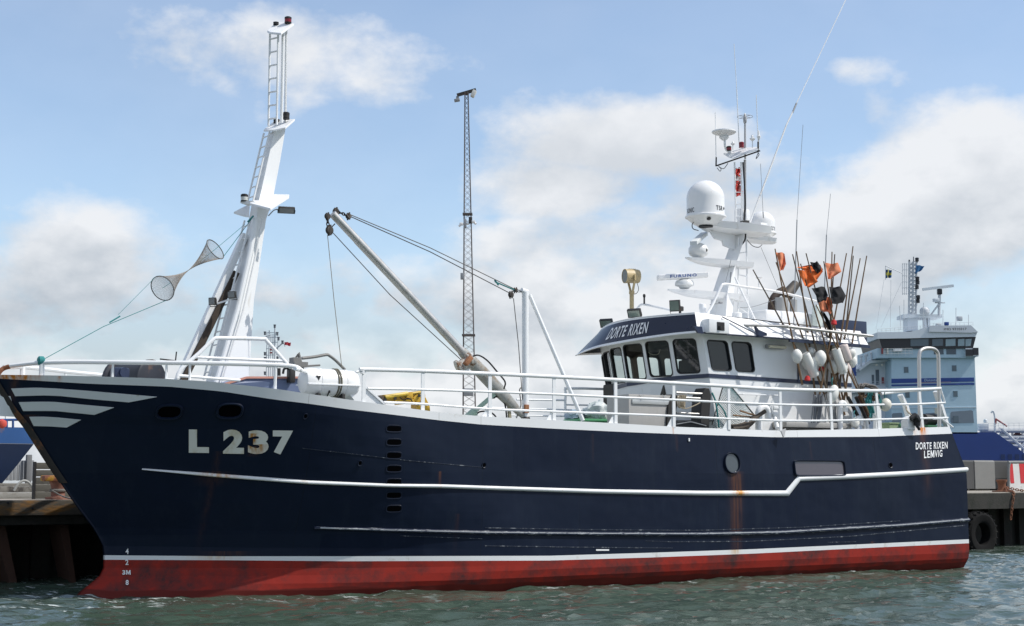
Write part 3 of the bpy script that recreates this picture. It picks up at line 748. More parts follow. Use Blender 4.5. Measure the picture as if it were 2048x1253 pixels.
    def slime(nt, tc, res, p):
        sp = nt.nodes.new('ShaderNodeSeparateXYZ'); nt.links.new(tc.outputs['Object'], sp.inputs[0])
        n = nt.nodes.new('ShaderNodeTexNoise'); n.inputs['Scale'].default_value = 1.1; n.inputs['Detail'].default_value = 5; nt.links.new(tc.outputs['Object'], n.inputs['Vector'])
        r = nt.nodes.new('ShaderNodeMapRange'); r.clamp = True
        nt.links.new(nmath(nt, 'ADD', sp.outputs[2], nmath(nt, 'MULTIPLY', n.outputs['Fac'], .16)), r.inputs[0])
        r.inputs[1].default_value = .245; r.inputs[2].default_value = .225
        x = nt.nodes.new('ShaderNodeMixRGB'); nt.links.new(r.outputs[0], x.inputs[0]); nt.links.new(res, x.inputs[1]); x.inputs[2].default_value = (.12, .016, .012, 1)
        return x.outputs[0]
    red = pmat('red_antifouling_wet', (0.27, 0.024, 0.016), 0.62, spec=.15, var=.28, scale=2.2, dirt=(.05, .026, .026), dirt_lo=.46, dirt_hi=.68, dscale=1.3, bump=.1, bscale=9, extra=slime)
    stripe = pmat('white_stripe_paint', (.70, .71, .71), .45, var=.06, dirt=(.45, .42, .36), dirt_lo=.6, dirt_hi=.75, extra=streaks(wst, (.55, .30, .06)))
    def bulseams(nt, tc, res, p):
        res = streaks(wst, (.62, .20, .02))(nt, tc, res, p)
        sp = nt.nodes.new('ShaderNodeSeparateXYZ'); nt.links.new(tc.outputs['Object'], sp.inputs[0]); tot = None
        for px in (611, 878, 962, 1345, 1592, 1755):
            g = nmath(nt, 'LESS_THAN', nmath(nt, 'ABSOLUTE', nmath(nt, 'SUBTRACT', sp.outputs[0], P(px, 845)[0])), .006); tot = g if tot is None else nmath(nt, 'MAXIMUM', tot, g)
        x = nt.nodes.new('ShaderNodeMixRGB'); nt.links.new(nmath(nt, 'MULTIPLY', tot, .6), x.inputs[0]); nt.links.new(res, x.inputs[1]); x.inputs[2].default_value = (.35, .34, .32, 1)
        return x.outputs[0]
    bul = pmat('white_bulwark_paint', (.74, .75, .75), .36, var=.04, scale=1.4, bump=.07, bscale=2.2, dirt=(.55, .53, .48), dirt_lo=.62, dirt_hi=.8, extra=bulseams)
    deck = pmat('pale_deck', (.30, .34, .31), .7, var=.2)
    return m.build('hull', [red, stripe, navy, bul, deck], BOAT, smooth=40)
HULL = build_hull()

def hull_strip(top, bot, prot, name, mat, parent, step=14, off=.004, below=True):
    """a strip welded or painted on the shell between two photo polylines"""
    x0 = max(top[0][0], bot[0][0]) if False else None
    n = max(2, int(max(top[-1][0] - top[0][0], bot[-1][0] - bot[0][0]) / step))
    def at(pl, t):
        ln = [0]
        for a, b_ in zip(pl, pl[1:]): ln.append(ln[-1] + math.hypot(b_[0] - a[0], b_[1] - a[1]))
        d = t * ln[-1]
        for i in range(len(pl) - 1):
            if d <= ln[i + 1] or i == len(pl) - 2:
                k = (d - ln[i]) / max(1e-6, ln[i + 1] - ln[i]); return lerp(pl[i][0], pl[i + 1][0], k), lerp(pl[i][1], pl[i + 1][1], k)
    T = [hull_pt(*at(top, i / n)) for i in range(n + 1)]; B_ = [hull_pt(*at(bot, i / n)) for i in range(n + 1)]
    m = MB()
    rows = []
    K = 4 if prot < .02 else 5
    for k in range(K + 1):
        t = k / K; bul = 0 if prot < .02 else math.sin(math.pi * min(1, max(0, t))) ** .5 * prot
        rows.append([on_hull(lerp(a.x, b_.x, t), lerp(a.z, b_.z, t), off + bul if prot >= .02 else off) for a, b_ in zip(T, B_)])
    m.grid(rows)
    if prot < .02:
        m.grid([[on_hull(q.x, q.z, -.01) for q in T], rows[0]]); m.grid([rows[-1], [on_hull(q.x, q.z, -.01) for q in B_]])
    return m.build(name, mat, parent, smooth=50)
RUBW = pmat('white_rub_rail', (.72, .73, .73), .4, var=.06, dirt=(.45, .36, .26), dirt_lo=.62, dirt_hi=.75, dscale=3, extra=streaks([(hull_pt(1478, 985).x, .17, 2.2, 1.7, 1.6), (hull_pt(437, 950).x, .3, 3, 1.7, .9), (hull_pt(880, 970).x, .02, 2.4, 1.9, .7)], (.60, .27, .05)))
hull_strip([(285, 937), (420, 946.5), (620, 961.5), (780, 968), (880, 969), (1000, 973), (1200, 979), (1400, 982), (1571, 981.5)], [(285, 938.5), (420, 953.5), (620, 969), (780, 975), (880, 976.5), (1000, 981), (1200, 987.5), (1400, 991.5), (1577, 992.5)], .045, 'rub_rail', RUBW, BOAT)
hull_strip([(1571, 981.5), (1595, 953)], [(1577, 992.5), (1600, 962.5)], .045, 'rub_rail', RUBW, BOAT, step=6)
hull_strip([(1595, 953), (1680, 949.5), (1800, 943.5), (1934, 935)], [(1600, 962.5), (1690, 959), (1800, 953), (1934, 944)], .045, 'rub_rail', RUBW, BOAT)
FENDB = pmat('scraped_navy_bar', (.014, .021, .044), .28, var=.25, scale=2, dirt=(.34, .36, .38), dirt_lo=.55, dirt_hi=.66, dscale=11, stretch=(.6, 1, 3))
hull_strip([(629, 1053), (780, 1057), (970, 1062), (1170, 1064.5), (1400, 1065), (1560, 1061.5), (1800, 1047.5), (1937, 1036)], [(629, 1058), (780, 1064.5), (970, 1070), (1170, 1072.5), (1400, 1073.5), (1560, 1070), (1800, 1056), (1937, 1044.5)], .05, 'fender_bar', FENDB, BOAT)
hull_strip([(640, 1053.6), (780, 1058.6), (970, 1063.8), (1170, 1066.3), (1400, 1066.8), (1560, 1063.3), (1800, 1049.3), (1935, 1038)], [(640, 1055.2), (780, 1060.6), (970, 1066.2), (1170, 1068.7), (1400, 1069.4), (1560, 1065.9), (1800, 1051.6), (1935, 1040)], .01, 'painted_highlight', pmat('bar_highlight_paint', (.50, .52, .53), .4, var=.2, scale=6, dirt=(.05, .06, .09), dirt_lo=.52, dirt_hi=.66, dscale=6), HULL, off=.052)  # pale strip on the bar: its bright highlight painted on as colour
for (a, b_) in (([(970, 1092), (1180, 1095), (1345, 1096.5)], .8), ([(1340, 1084), (1500, 1083), (1700, 1073), (1930, 1051)], .8), ([(970, 1056), (1200, 1060), (1400, 1061), (1600, 1055), (1800, 1042)], .7), ([(605, 897), (720, 910), (800, 920), (965, 935)], .6), ([(1290, 1082), (1345, 1084)], .5), ([(800, 1072), (965, 1078)], .6), ([(1655, 1085), (1712, 1084)], .6)):
    hull_strip([(x, y - b_) for x, y in a], [(x, y + b_) for x, y in a], .01, 'weld_seam', pmat('scraped_seam', (.012, .018, .036), .35, var=.3, dirt=(.26, .28, .30), dirt_lo=.52, dirt_hi=.62, dscale=9), HULL, off=.006)
hull_strip([(1192, 1099), (1218, 1099)], [(1192, 1102), (1218, 1102)], .01, 'load_mark', WHITE, HULL)
BOWW = pmat('white_bow_stripes', (.66, .68, .68), .4, var=.05, dirt=(.40, .36, .22), dirt_lo=.64, dirt_hi=.74)
hull_strip([(23, 777.4), (74, 775.6), (112, 777.4), (179, 782.3), (314, 794)], [(31, 792.4), (89, 790.8), (121, 792), (179, 798), (258, 804.7)], .01, 'bow_stripe', BOWW, HULL, off=.014)
hull_strip([(38, 804.7), (78, 803.8), (107, 804), (168, 810), (228, 815.4)], [(47, 822), (89, 821.7), (112, 822), (189, 829.5)], .01, 'bow_stripe', BOWW, HULL, off=.014)
hull_strip([(59, 834), (89, 833.7), (112, 835), (162, 840)], [(68, 852), (100, 852.7), (134, 855)], .01, 'bow_stripe', BOWW, HULL, off=.014)
# stem bar: a worn steel strip over the stem
m = MB(); rows = []
for i in range(26):
    z = lerp(2.15, 4.28, i / 25); us = ustem(z)
    rows.append([Vector((us + .09, -half(us + .09, z) - .03, z)), Vector((us + .0, -.065, z)), Vector((us - .035, 0, z)), Vector((us + .0, .065, z)), Vector((us + .09, half(us + .09, z) + .03, z))])
m.grid(rows); m.build('stem_bar', pmat('worn_stem', (.030, .024, .022), .6, var=.4, scale=3, dirt=(.15, .06, .025), dirt_lo=.52, dirt_hi=.62, dscale=2.5), BOAT, smooth=60)
# lettering on the shell
def hull_text(name, txt, x0, x1, ytl, ybl, ytr, ybr, mat, bold=.02, shear=0, slant=0, parent=None, off=.010):
    bl, br, tl, tr = hull_pt(x0, ybl), hull_pt(x1, ybr), hull_pt(x0 + slant, ytl), hull_pt(x1 + slant, ytr)
    def fn(s, t):
        u = lerp(lerp(bl.x, br.x, s), lerp(tl.x, tr.x, s), t); z = lerp(lerp(bl.z, br.z, s), lerp(tl.z, tr.z, s), t)
        return on_hull(u, z, off)
    m = MB(); text_into(m, txt, fn, bold, shear)
    return m.build(name, mat, parent or HULL, smooth=0)
LETW = pmat('letter_paint', (.70, .69, .62), .45, var=.05, dirt=(.50, .42, .26), dirt_lo=.5, dirt_hi=.66, dscale=1.2, extra=streaks([(hull_pt(503, 890).x, .06, 3.05, 2.6, 1.5), (hull_pt(515, 900).x, .12, 2.85, 2.6, .9)], (.42, .20, .05)))
for ch_, x0, x1, yt, yb in (('L', 377.8, 418, 859, 905.6), ('2', 446, 488, 859, 907.5), ('3', 496, 537, 860.5, 908), ('7', 545.6, 586, 861, 909)):
    hull_text('registration_letter', ch_, x0, x1, yt, yb, yt + .5, yb + .5, LETW, .055)
hull_text('name_lettering', 'DORTE', 1831, 1862.5, 885.3, 899.8, 885, 899, WHITE, .022)
hull_text('name_lettering', 'RIXEN', 1867, 1894.5, 884.6, 898.6, 884, 897.6, WHITE, .022)
hull_text('name_lettering', 'LE', 1847.5, 1859, 902.3, 917, 901.6, 916, WHITE, .02)
hull_text('name_lettering', 'M', 1860.5, 1868, 901.5, 916, 901, 915.3, WHITE, .02)
hull_text('name_lettering', 'VIG', 1869, 1884, 901, 915.2, 900, 914, WHITE, .02)
for tx, x0, x1, y0, y1 in (('4', 252, 258.4, 1097, 1108.5), ('2', 251.6, 258, 1119.5, 1130), ('3', 245.6, 252, 1140.5, 1151.5), ('M', 253.2, 262, 1140.5, 1151.5), ('8', 252, 258, 1162, 1172)):
    hull_text('draft_mark', tx, x0, x1, y0, y1, y0, y1, WHITE_CLEAN, .02, off=.03)
# freeing slots
def hull_oval(px, py, w, h, name, pw=1.0, rim=None, back=OPENING_SHADE, depth=.05, sq=2.0, rimw=.028, rimh=.03, glass=None):
    """a rim on the uncut shell round a plate that stands for the opening; sq > 2 squares the outline"""
    c = hull_pt(px, py); e = hull_pt(px + w / 2, py); t = hull_pt(px, py - h / 2)
    a_, b_ = abs(e.x - c.x), abs(t.z - c.z); m = MB(); N_ = 40
    def ring(ka, kb, off):
        out = []
        for i in range(N_):
            th = 2 * math.pi * i / N_; cs, sn_ = math.cos(th), math.sin(th)
            x = math.copysign(abs(cs) ** (2 / sq), cs); y = math.copysign(abs(sn_) ** (2 / sq), sn_)
            out.append(on_hull(c.x + x * (a_ + ka), c.z + y * (b_ + kb), off))
        return out
    rows = [ring(rimw, rimw, .002), ring(rimw * .6, rimw * .6, rimh), ring(0, 0, rimh * .9), ring(-.01, -.01, .006)]
    m.grid(rows, closed=True)
    r_ = m.build(name, rim or pmat('rim_navy', (.006, .011, .026), .4, spec=.25), BOAT)
    m2 = MB(); cc = on_hull(c.x, c.z, .006); q = ring(-.004, -.004, .006); m2.add([cc] + q, [(0, 1 + i, 1 + (i + 1) % N_) for i in range(N_)])
    m2.build(glass or 'opening_shade_plate', back, r_)
    return r_
for y in (858, 885, 911.5, 938, 964.5, 991, 1018):
    hull_oval(788, y, 30, 13, 'freeing_slot', sq=4, rimw=.012, rimh=.010)
hull_oval(339, 824, 46, 24, 'hawse_pipe', sq=2.8, rimw=.035, rimh=.05)
hull_oval(460, 822, 46, 26, 'hawse_pipe', sq=2.8, rimw=.035, rimh=.05)
for px, py in ((611, 833), (720, 927), (968, 931), (1781, 931)):
    hull_oval(px, py, 8, 10, 'drain_hole', sq=2, rimw=.012, rimh=.015)
hull_oval(1463.5, 926.5, 28, 38, 'porthole', sq=2.2, rimw=.03, rimh=.05, back=pmat('porthole_glass', (.05, .065, .075), .08, var=.2, spec=.8), glass='pane')
hull_oval(1639, 937, 98, 28, 'hull_window', sq=9, rimw=.03, rimh=.05, back=VIOLETGLASS, glass='pane')
m = MB()   # small fenders of the mooring lugs
for px, py in ((1377, 880),):
    q = hull_pt(px, py); m.box(on_hull(q.x, q.z, .015), (.03, .03, .07))
m.build('shell_lug', WHITE, BOAT)

# ================================================================== railings
def rail_path(pts, v): return [bp(x, y, v) for x, y in pts]
br = MB()
RV = lambda px: hull_pt(px, 757).y + .06
def bowp(px, py):
    e = hull_pt(max(px, 12), interp([(0, 760), (84, 751), (250, 755), (420, 763.5), (611, 787)], px) + 2)
    return bp(px, py, e.y + .07)
top_ = [bowp(x, y) for x, y in ((18, 733), (50, 729), (83, 726), (150, 724.5), (230, 725), (330, 726), (420, 727), (500, 729), (560, 731), (590, 734), (603, 741))]
br.tube(smoothpath(top_, 4), .042, 10)
def bow_post(px, yt, r=.026):
    a = bowp(px, yt); b_ = Vector((a.x, a.y, ztop(a.x) - .03)); return a, b_
railing = br.build('bow_railing', WHITE_RUSTY, BOAT)
# rusted forward end of the rail, and the starboard rail
m = MB(); m.tube(smoothpath([bowp(20, 733), bowp(8, 737), bowp(1, 742), bp(-6, 752, -.12)], 4), .044, 10); m.build('rusted_end', RUSTY, railing)
m = MB()
star = [Vector((q.x, -q.y, q.z)) for q in top_]
m.tube(smoothpath(star, 3), .042, 8); m.build('starboard_rail', WHITE_RUSTY, railing)
for px, r in ((84, .05), (226, .022), (333, .022), (380, .024), (551, .03)):
    a, b_ = bow_post(px, interp([(84, 726), (226, 725), (333, 726), (420, 727), (560, 731)], px), r)
    m = MB(); m.tube([a, b_], r, 8); m.build('railing_post', WHITE, railing)
    m = MB(); m.tube([(a.x, -a.y, a.z), (b_.x, -b_.y, b_.z)], r, 8); m.build('railing_post', WHITE, railing)
# guard hoop round the foot of the foremast
m = MB(); hv = -1.45
m.tube(smoothpath(rail_path([(354, 757), (357, 747), (368, 733), (398, 707), (425, 681), (434, 677), (460, 677), (525, 678.5), (534, 683), (572, 726), (588, 742)], hv), 4), .038, 10)
m.tube(rail_path([(388, 714.5), (440, 717), (500, 719.5), (566, 722)], hv), .028, 8)
m.tube(rail_path([(356, 751.5), (425, 757), (480, 761)], hv), .028, 8)
m.build('guard_hoop', WHITE, BOAT)
# long side railing
RT = [(728, 739.5), (846, 742.5), (980, 748), (1108, 754), (1231, 760), (1347, 766.5), (1457, 773), (1560, 779), (1660, 781), (1752, 782), (1838, 779.5), (1881, 777.5)]
RM = [(735, 777.5), (846, 779.5), (980, 784), (1108, 789), (1231, 795), (1347, 800), (1457, 805.5), (1560, 809.5), (1660, 811), (1752, 810), (1838, 808.4), (1890, 806)]
RL = [(768, 805), (846, 808.5), (980, 818.5), (1108, 823.5), (1231, 828), (1347, 832.5), (1457, 838), (1560, 841.6), (1660, 841.6), (1752, 839.5), (1838, 837.3), (1896, 836)]
sv = -2.93
def rv(px): return -2.93 + smooth01(1250, 1800, px) * .12
def rp(px, py): return bp(px, py, rv(px))
sr = MB(); sr.tube(smoothpath([rp(724, 748), rp(726, 742)] + [rp(*q) for q in RT], 4), .040, 10)
srail = sr.build('side_railing', WHITE_RUSTY, BOAT)
m = MB(); m.tube(smoothpath([rp(*q) for q in RM], 4), .026, 8); m.build('middle_rail', WHITE, srail)
m = MB(); m.tube(smoothpath([rp(*q) for q in RL], 4), .024, 8); m.build('lower_rail', WHITE, srail)
for i, (px, py) in enumerate(RT[:-1]):
    a = rp(px, py); b_ = Vector((a.x, a.y, ztop(a.x) - .02))
    if px > 1600: b_.x += .10 * (px - 1560) / 280
    m = MB(); m.bar(a, b_, .028, .075, up=(1, 0, 0))
    if i in (2, 3, 4, 5, 6):
        m.prism([(b_.x - .20, b_.y + .01, b_.z), (b_.x, b_.y + .01, b_.z), (b_.x, b_.y + .01, b_.z + .30)], (0, .012, 0))
    m.build('railing_post', WHITE, srail)
m = MB()
m.tube([rp(1881, 777.5), rp(1890, 806)], .022, 8); m.build('end_stay', WHITE, srail)
m = MB(); m.tube([rp(1866, 838), rp(1884, 838), rp(1906, 855)], .022, 8)
m.build('end_stay', WHITE, srail)
# cross ship railing forward of the wheelhouse and starboard rails seen behind
m = MB()
for pts, r in (([(1131, 850), (1131, 786), (1140, 777.5), (1240, 780), (1420, 788)], .032), ([(1033, 799.5), (1130, 801)], .024), ([(1131, 810), (1228, 812)], .02), ([(955, 815), (1160, 821)], .02), ([(1012, 831), (1130, 833)], .018)):
    m.tube(smoothpath(rail_path(pts, 1.6), 3) if len(pts) > 2 else rail_path(pts, 1.6), r, 8)
for px in (1131, 955, 1033):
    a = bp(px, 800 if px == 1131 else 816, 1.6); m.tube([a, (a.x, a.y, 2.8)], .024, 8)
m.build('inner_railing', WHITE, BOAT)
m = MB()
star = [(q.x, -q.y, q.z) for q in smoothpath([rp(*q) for q in RT[:7]], 2)]
m.tube([bp(1500, 790, 2.8), bp(1440, 789, 2.8)], .02, 8)
p_ = [rp(*q) for q in RT]
m.tube([Vector((q.x, -q.y, q.z - .35)) for q in p_[8:]], .03, 8)
for q in p_[8:]: m.tube([(q.x, -q.y, q.z - .35), (q.x, -q.y, 2.9)], .025, 8)
# aft rail across the stern (pale beige), and heavy raked stanchions
m.tube([bp(1762, 788, -2.4), bp(1800, 783.5, -.9), bp(1868, 779, 1.0)], .035, 8)
m.build('far_railing', WHITE, BOAT)
for pts in ([(1800, 790), (1811, 812), (1823, 858)], [(1871, 783), (1881, 812), (1893, 852)]):
    m = MB(); P_ = rail_path(pts, -1.2); m.bar(P_[0], P_[1], .13, .08, up=(1, 0, 0)); m.bar(P_[1], P_[2], .14, .08, up=(1, 0, 0)); m.bar(P_[2], (P_[2].x + .15, P_[2].y, 2.7), .14, .08, up=(1, 0, 0)); m.build('raked_stanchion', WHITE, BOAT)

# ================================================================== foremast
fm = MB()
secs = []   # (front port pixel, front starboard pixel, aft pixel, v half width)
prof = [((434, 757), (498, 753), .28), ((475, 620), (508, 600), .26), ((502, 500), (522, 510), .22), ((513, 437), (532, 440), .20), ((518, 402), (545, 402), .18), ((534, 330), (560, 324), .16), ((549, 262), (571, 258), .14)]
rows = []
for fp, ap, w in prof:
    P_ = bp(*fp, -w); A = bp(*ap, -.03); S_ = Vector((P_.x, w, P_.z))
    A2 = Vector((A.x, .03, A.z))
    rows.append([P_, S_, A2, A])
base0 = [Vector((q.x - .35, q.y, 2.7)) for q in rows[0]]
fm.grid([base0] + rows, closed=True); fm.add(rows[-1], [(0, 1, 2, 3)])
FM = fm.build('foremast', WHITE, BOAT, smooth=20)
# edge tubes on the front corners
m = MB(); m.tube([base0[0]] + [r[0] + Vector((-.02, -.03, 0)) for r in rows[:4]], .055, 10); m.build('edge_tube', WHITE, FM)
m = MB(); m.tube([base0[0] + Vector((.12, -.04, 0))] + [r[0] + Vector((.11, -.04, 0)) for r in rows[:4]], .022, 8); m.build('cable_conduit', WHITE_CLEAN, FM)
# ladders
def ladder(name, a0, a1, b0, b1, n, r, rr, mat, parent):
    a0, a1, b0, b1 = map(Vector, (a0, a1, b0, b1))
    m = MB(); m.tube([a0, a1], r, 8); m.tube([b0, b1], r, 8)
    for i in range(n):
        t = (i + .5) / n; m.tube([a0.lerp(a1, t), b0.lerp(b1, t)], rr, 6)
    return m.build(name, mat, parent)
o_ = Vector((-.09, 0, 0))
def lad_seg(i, j, n):
    r0, r1 = rows[i], rows[j]
    c0 = (r0[0] + r0[1]) / 2 + o_; c1 = (r1[0] + r1[1]) / 2 + o_
    w0 = .15
    ladder('ladder', c0 + Vector((0, -w0 + .06, 0)), c1 + Vector((0, -w0 + .04, 0)), c0 + Vector((0, w0 + .06, 0)), c1 + Vector((0, w0 + .04, 0)), n, .021, .015, WHITE, FM)
lad_seg(0, 3, 12); lad_seg(4, 6, 7)
# forward strut and dark timber beside it
a, b_ = bp(363, 748, .15), bp(490, 470, .12)
m = MB(); m.bar(a + (a - b_) * .25, b_, .17, .13); m.build('forward_strut', WHITE, BOAT)
a, b_ = bp(377, 740, .05), bp(472, 545, .05)
m = MB(); m.bar(a + (a - b_) * .3, b_, .11, .13); m.build('strut_timber', pmat('dark_timber', (.045, .032, .022), .8, var=.4, scale=5, stretch=(1, 1, .3)), BOAT)
# platforms
def plate(name, pts, th, mat, parent):
    P_ = [bp(x, y, v) for x, y, v in pts]; m = MB(); m.prism(P_, (0, 0, th)); return m.build(name, mat, parent, smooth=0, bevel=.008)
plate('lamp_platform', [(499, 411, -.22), (532, 393, .30), (578.5, 394, -.35), (578, 398, -.45), (541, 422, -.9)], .05, WHITE, FM)
plate('lamp_platform', [(480, 407, .05), (503, 405, -.2), (512, 409, -.3), (498, 413, -.1)], .04, WHITE_RUSTY, FM)
plate('lamp_platform', [(467, 428, .35), (500, 411, .25), (498, 436, .0), (488, 434.5, .15)], .04, WHITE, FM)
plate('lamp_platform', [(527, 264, .25), (551, 244, .4), (590, 242.5, -.1), (571, 259, -.45), (545, 264, -.3)], .045, WHITE, FM)
plate('lamp_platform', [(534.5, 66, .22), (553, 48.5, .38), (588, 52, -.05), (562, 71, -.42), (540, 69, -.1)], .05, WHITE, FM)
# top poles and ladder
b0, b1 = bp(537, 252, .20), bp(540, 66, .20); c0, c1 = bp(553.5, 250, -.06), bp(556.5, 62, -.06)
ladder('ladder', b0, b1, c0, c1, 7, .024, .019, WHITE, FM)
m = MB(); a, b_ = bp(563, 246, -.05), bp(566.5, 62, -.05); m.tube([a, b_], .034, 10); a, b_ = bp(570.5, 246, .05), bp(572.5, 60, .05); m.tube([a, b_], .026, 10)
a, b_ = bp(573, 240, .0), bp(574, 62, .0); m.tube([a, b_], .006, 6)
m.build('top_pole', WHITE, FM)
def lantern(px, py_base, v, r, h, body, parent, cap=BLACK):
    c = bp(px, py_base, v); s_ = .01
    m = MB(); m.lathe([(r, 0), (r, h * .12), (r * .9, h * .14), (r * .9, h * .62), (r, h * .64), (r, h * .9), (r * .7, h), (r * .3, h * 1.04)], c, seg=16)
    o = m.build('lantern', cap, parent)
    m = MB(); m.lathe([(r * .97, h * .15), (r * .97, h * .61)], c, seg=16); m.build('lens', body, parent); return o
lantern(576, 47, .05, .075, .14, REDGLASS, FM)
lantern(552, 50, .25, .06, .06, BLACK, FM)
lantern(572, 239, -.05, .075, .15, DARK, FM)
lantern(553, 247, .25, .065, .09, DARK, FM)
lantern(488.5, 404, .0, .075, .16, CLEARLENS, FM)
def floodlight(px, py, v, w, h, face, parent, name='floodlight', lens=None, dpt=.07):
    """small rectangular lamp; face = unit vector the lamp looks along (boat axes)"""
    c = bp(px, py, v); f = Vector(face).normalized(); x = f.cross(Vector((0, 0, 1))).normalized(); z = x.cross(f)
    rot = Matrix((x, f, z)).transposed()
    m = MB(); m.bbox(c, (w, dpt, h), .012, rot)
    for k in range(5): m.box(c - f * (dpt * .7) + x * (k - 2) * w * .18, (.008, dpt * .6, h * .7), rot)
    m.tube([c + x * w * .52, c + x * w * .52 - f * .05 - Vector((0, 0, h * .7)), c - x * w * .52 - f * .05 - Vector((0, 0, h * .7)), c - x * w * .52], .009, 6)
    o = m.build(name, DARK, parent)
    m = MB(); m.box(c + f * (dpt * .5 + .002), (w * .86, .004, h * .82), rot); m.build('lens', lens or CLEARLENS, parent if parent is not BOAT else o)
    return o
floodlight(573, 420.5, -.55, .34, .13, (-.3, -.9, -.75), FM, lens=pmat('grey_lens', (.22, .23, .23), .2))
m = MB(); m.tube(smoothpath([bp(537, 432, -.2), bp(548, 421, -.4), bp(560, 419, -.55)], 4), .012, 6); m.build('lamp_arm', GALV, FM)
floodlight(425, 603, -.1, .15, .15, (-.8, -.6, -.1), FM, lens=pmat('grey_lens', (.22, .23, .23), .2)); floodlight(464, 590, -.35, .17, .14, (-.8, -.6, -.1), FM, lens=pmat('grey_lens', (.22, .23, .23), .2))
m = MB(); m.tube([bp(428, 610, -.1), bp(470, 596, -.35)], .018, 6); m.build('lamp_arm', WHITE, FM)

# ================================================================== derrick boom and gallows post
DV = -.9
gp = MB(); a, b_ = bp(1051, 838, DV), bp(1050.5, 584, DV); a.z = 2.9
gp.tube([a, b_], .075, 14); gp.tube([bp(1043, 581, DV), bp(1055, 585, DV)], .06, 10)
GP = gp.build('gallows_post', WHITE, BOAT)
m = MB(); a, b_ = bp(1059, 590, DV), bp(1166, 842, DV - .6); m.tube([a, b_], .045, 10); m.build('brace', WHITE, GP)
m = MB(); m.box(bp(1053, 818, DV - .08), (.10, .06, .18)); m.build('rusted_lug', RUSTORANGE, GP)
m = MB(); c = bp(1051, 843, DV); m.lathe([(.17, 0), (.17, .03), (.11, .06), (.10, .16), (.085, .18)], (c.x, c.y, c.z - .08), seg=16); m.build('post_foot', DARK, GP)
tip, heel = bp(665, 428, DV - .2), bp(1047, 834, DV)
ax = (heel - tip).normalized(); LB = (heel - tip).length
bm_ = MB(); bm_.tube([tip + ax * LB * t for t in (0, .12, .121, .72)], [.082, .082, .088, .088], 14)
BOOM = bm_.build('derrick_boom', STEEL, BOAT)
up = Vector((0, 0, 1)); up = (up - ax * up.dot(ax)).normalized(); sdv = ax.cross(up)
m = MB(); rr = []
for t, w, h in ((.66, .088, .088), (.70, .11, .115), (.78, .12, .13), (.86, .12, .125), (.94, .09, .09), (1.0, .05, .05)):
    c = tip + ax * LB * t; rr.append([c + sdv * w * x + up * h * y for x, y in ((-1, -.6), (-.6, -1), (.6, -1), (1, -.6), (1, .6), (.6, 1), (-.6, 1), (-1, .6))])
m.grid(rr, closed=True); m.add(rr[-1], [tuple(range(8))]); m.add(rr[0], [tuple(range(8))]); m.build('boom_foot', pmat('boom_cover', (.34, .34, .32), .5, metal=.3, var=.2, scale=6, dirt=(.2, .14, .08), dirt_lo=.5, dirt_hi=.65), BOOM, smooth=60)
# winch under the boom
c = bp(929, 728, DV - .3)
m = MB(); m.lathe([(.10, -.20), (.17, -.17), (.17, -.12), (.12, -.10), (.12, .10), (.17, .12), (.17, .2), (.09, .22)], c, (.75, -.2, .5), 18); m.build('boom_winch', pmat('winch_paint', (.50, .48, .43), .5, var=.2, scale=9, dirt=(.20, .10, .05), dirt_lo=.48, dirt_hi=.6, dscale=6), BOOM)
m = MB(); m.bbox(bp(936, 722, DV - .45), (.10, .12, .22), .02, Matrix.Rotation(R(40), 3, 'Y')); m.build('winch_motor', RUSTORANGE, BOOM)
m = MB(); m.bbox(bp(927, 738, DV - .2), (.20, .16, .14), .02); m.bar(bp(915, 738, DV - .25), bp(945, 712, DV - .2), .06, .16); m.build('winch_bracket', WHITE_RUSTY, BOOM)
hose = MB(); hose.tube(smoothpath([bp(943, 714, DV - .3), bp(957, 711, DV - .35), (bp(975, 722, DV - .3)), bp(995, 745, DV - .3), bp(1010, 764, DV - .3), bp(1008, 778, DV - .2)], 5), .018, 8)
hose.tube(smoothpath([bp(987, 797, DV), bp(993, 794, DV), bp(1003, 797, DV), bp(1010, 810, DV), bp(1013, 832, DV), bp(1013, 845, DV)], 5), .018, 8)
hose.tube(smoothpath([bp(950, 832, DV + .4), bp(960, 824, DV + .3), bp(978, 824, DV), bp(990, 832, DV), bp(994, 842, DV)], 5), .018, 8)
hose.build('hydraulic_hose', BLACK, BOOM)
m = MB(); a, b_ = bp(946, 826, DV + .3), bp(990, 788, DV); m.bar(a, b_, .09, .09); m.tube([a + (b_ - a) * .1, a + (b_ - a) * -.25], .09, 10); m.build('luffing_ram', SEAGREEN, BOOM)
m = MB(); m.bar(bp(1017, 805, DV), bp(1020, 845, DV), .06, .06); m.build('ram_post', pmat('khaki_post', (.28, .25, .16), .6, var=.2), BOOM)
def block(px, py, v, r, name, parent, axis=(.3, -1, 0)):
    c = bp(px, py, v); m = MB()
    m.lathe([(r * .9, -.035), (r, -.03), (r * .75, -.01), (r * .75, .01), (r, .03), (r * .9, .035)], c, axis, 18)
    m.box(c, (r * 2.3, .015, r * .5), Matrix.Rotation(R(60), 3, 'Y')); m.box(c + Vector((0, -.04, 0)), (r * .5, .012, r * 2.6)); m.box(c + Vector((0, .04, 0)), (r * .5, .012, r * 2.6))
    return m.build(name, pmat('block_steel', (.06, .052, .045), .6, metal=.3, var=.35, dirt=(.16, .08, .04)), parent)
block(659, 461, DV - .25, .085, 'pulley_block', BOOM); block(697, 433, DV - .2, .06, 'pulley_block', BOOM, (.2, -1, .3)); block(672, 424, DV - .1, .07, 'pulley_block', BOOM); block(655, 433, DV - .3, .06, 'pulley_block', BOOM)
block(1022, 590, DV, .065, 'pulley_block', GP); block(1031, 581, DV, .05, 'pulley_block', GP)
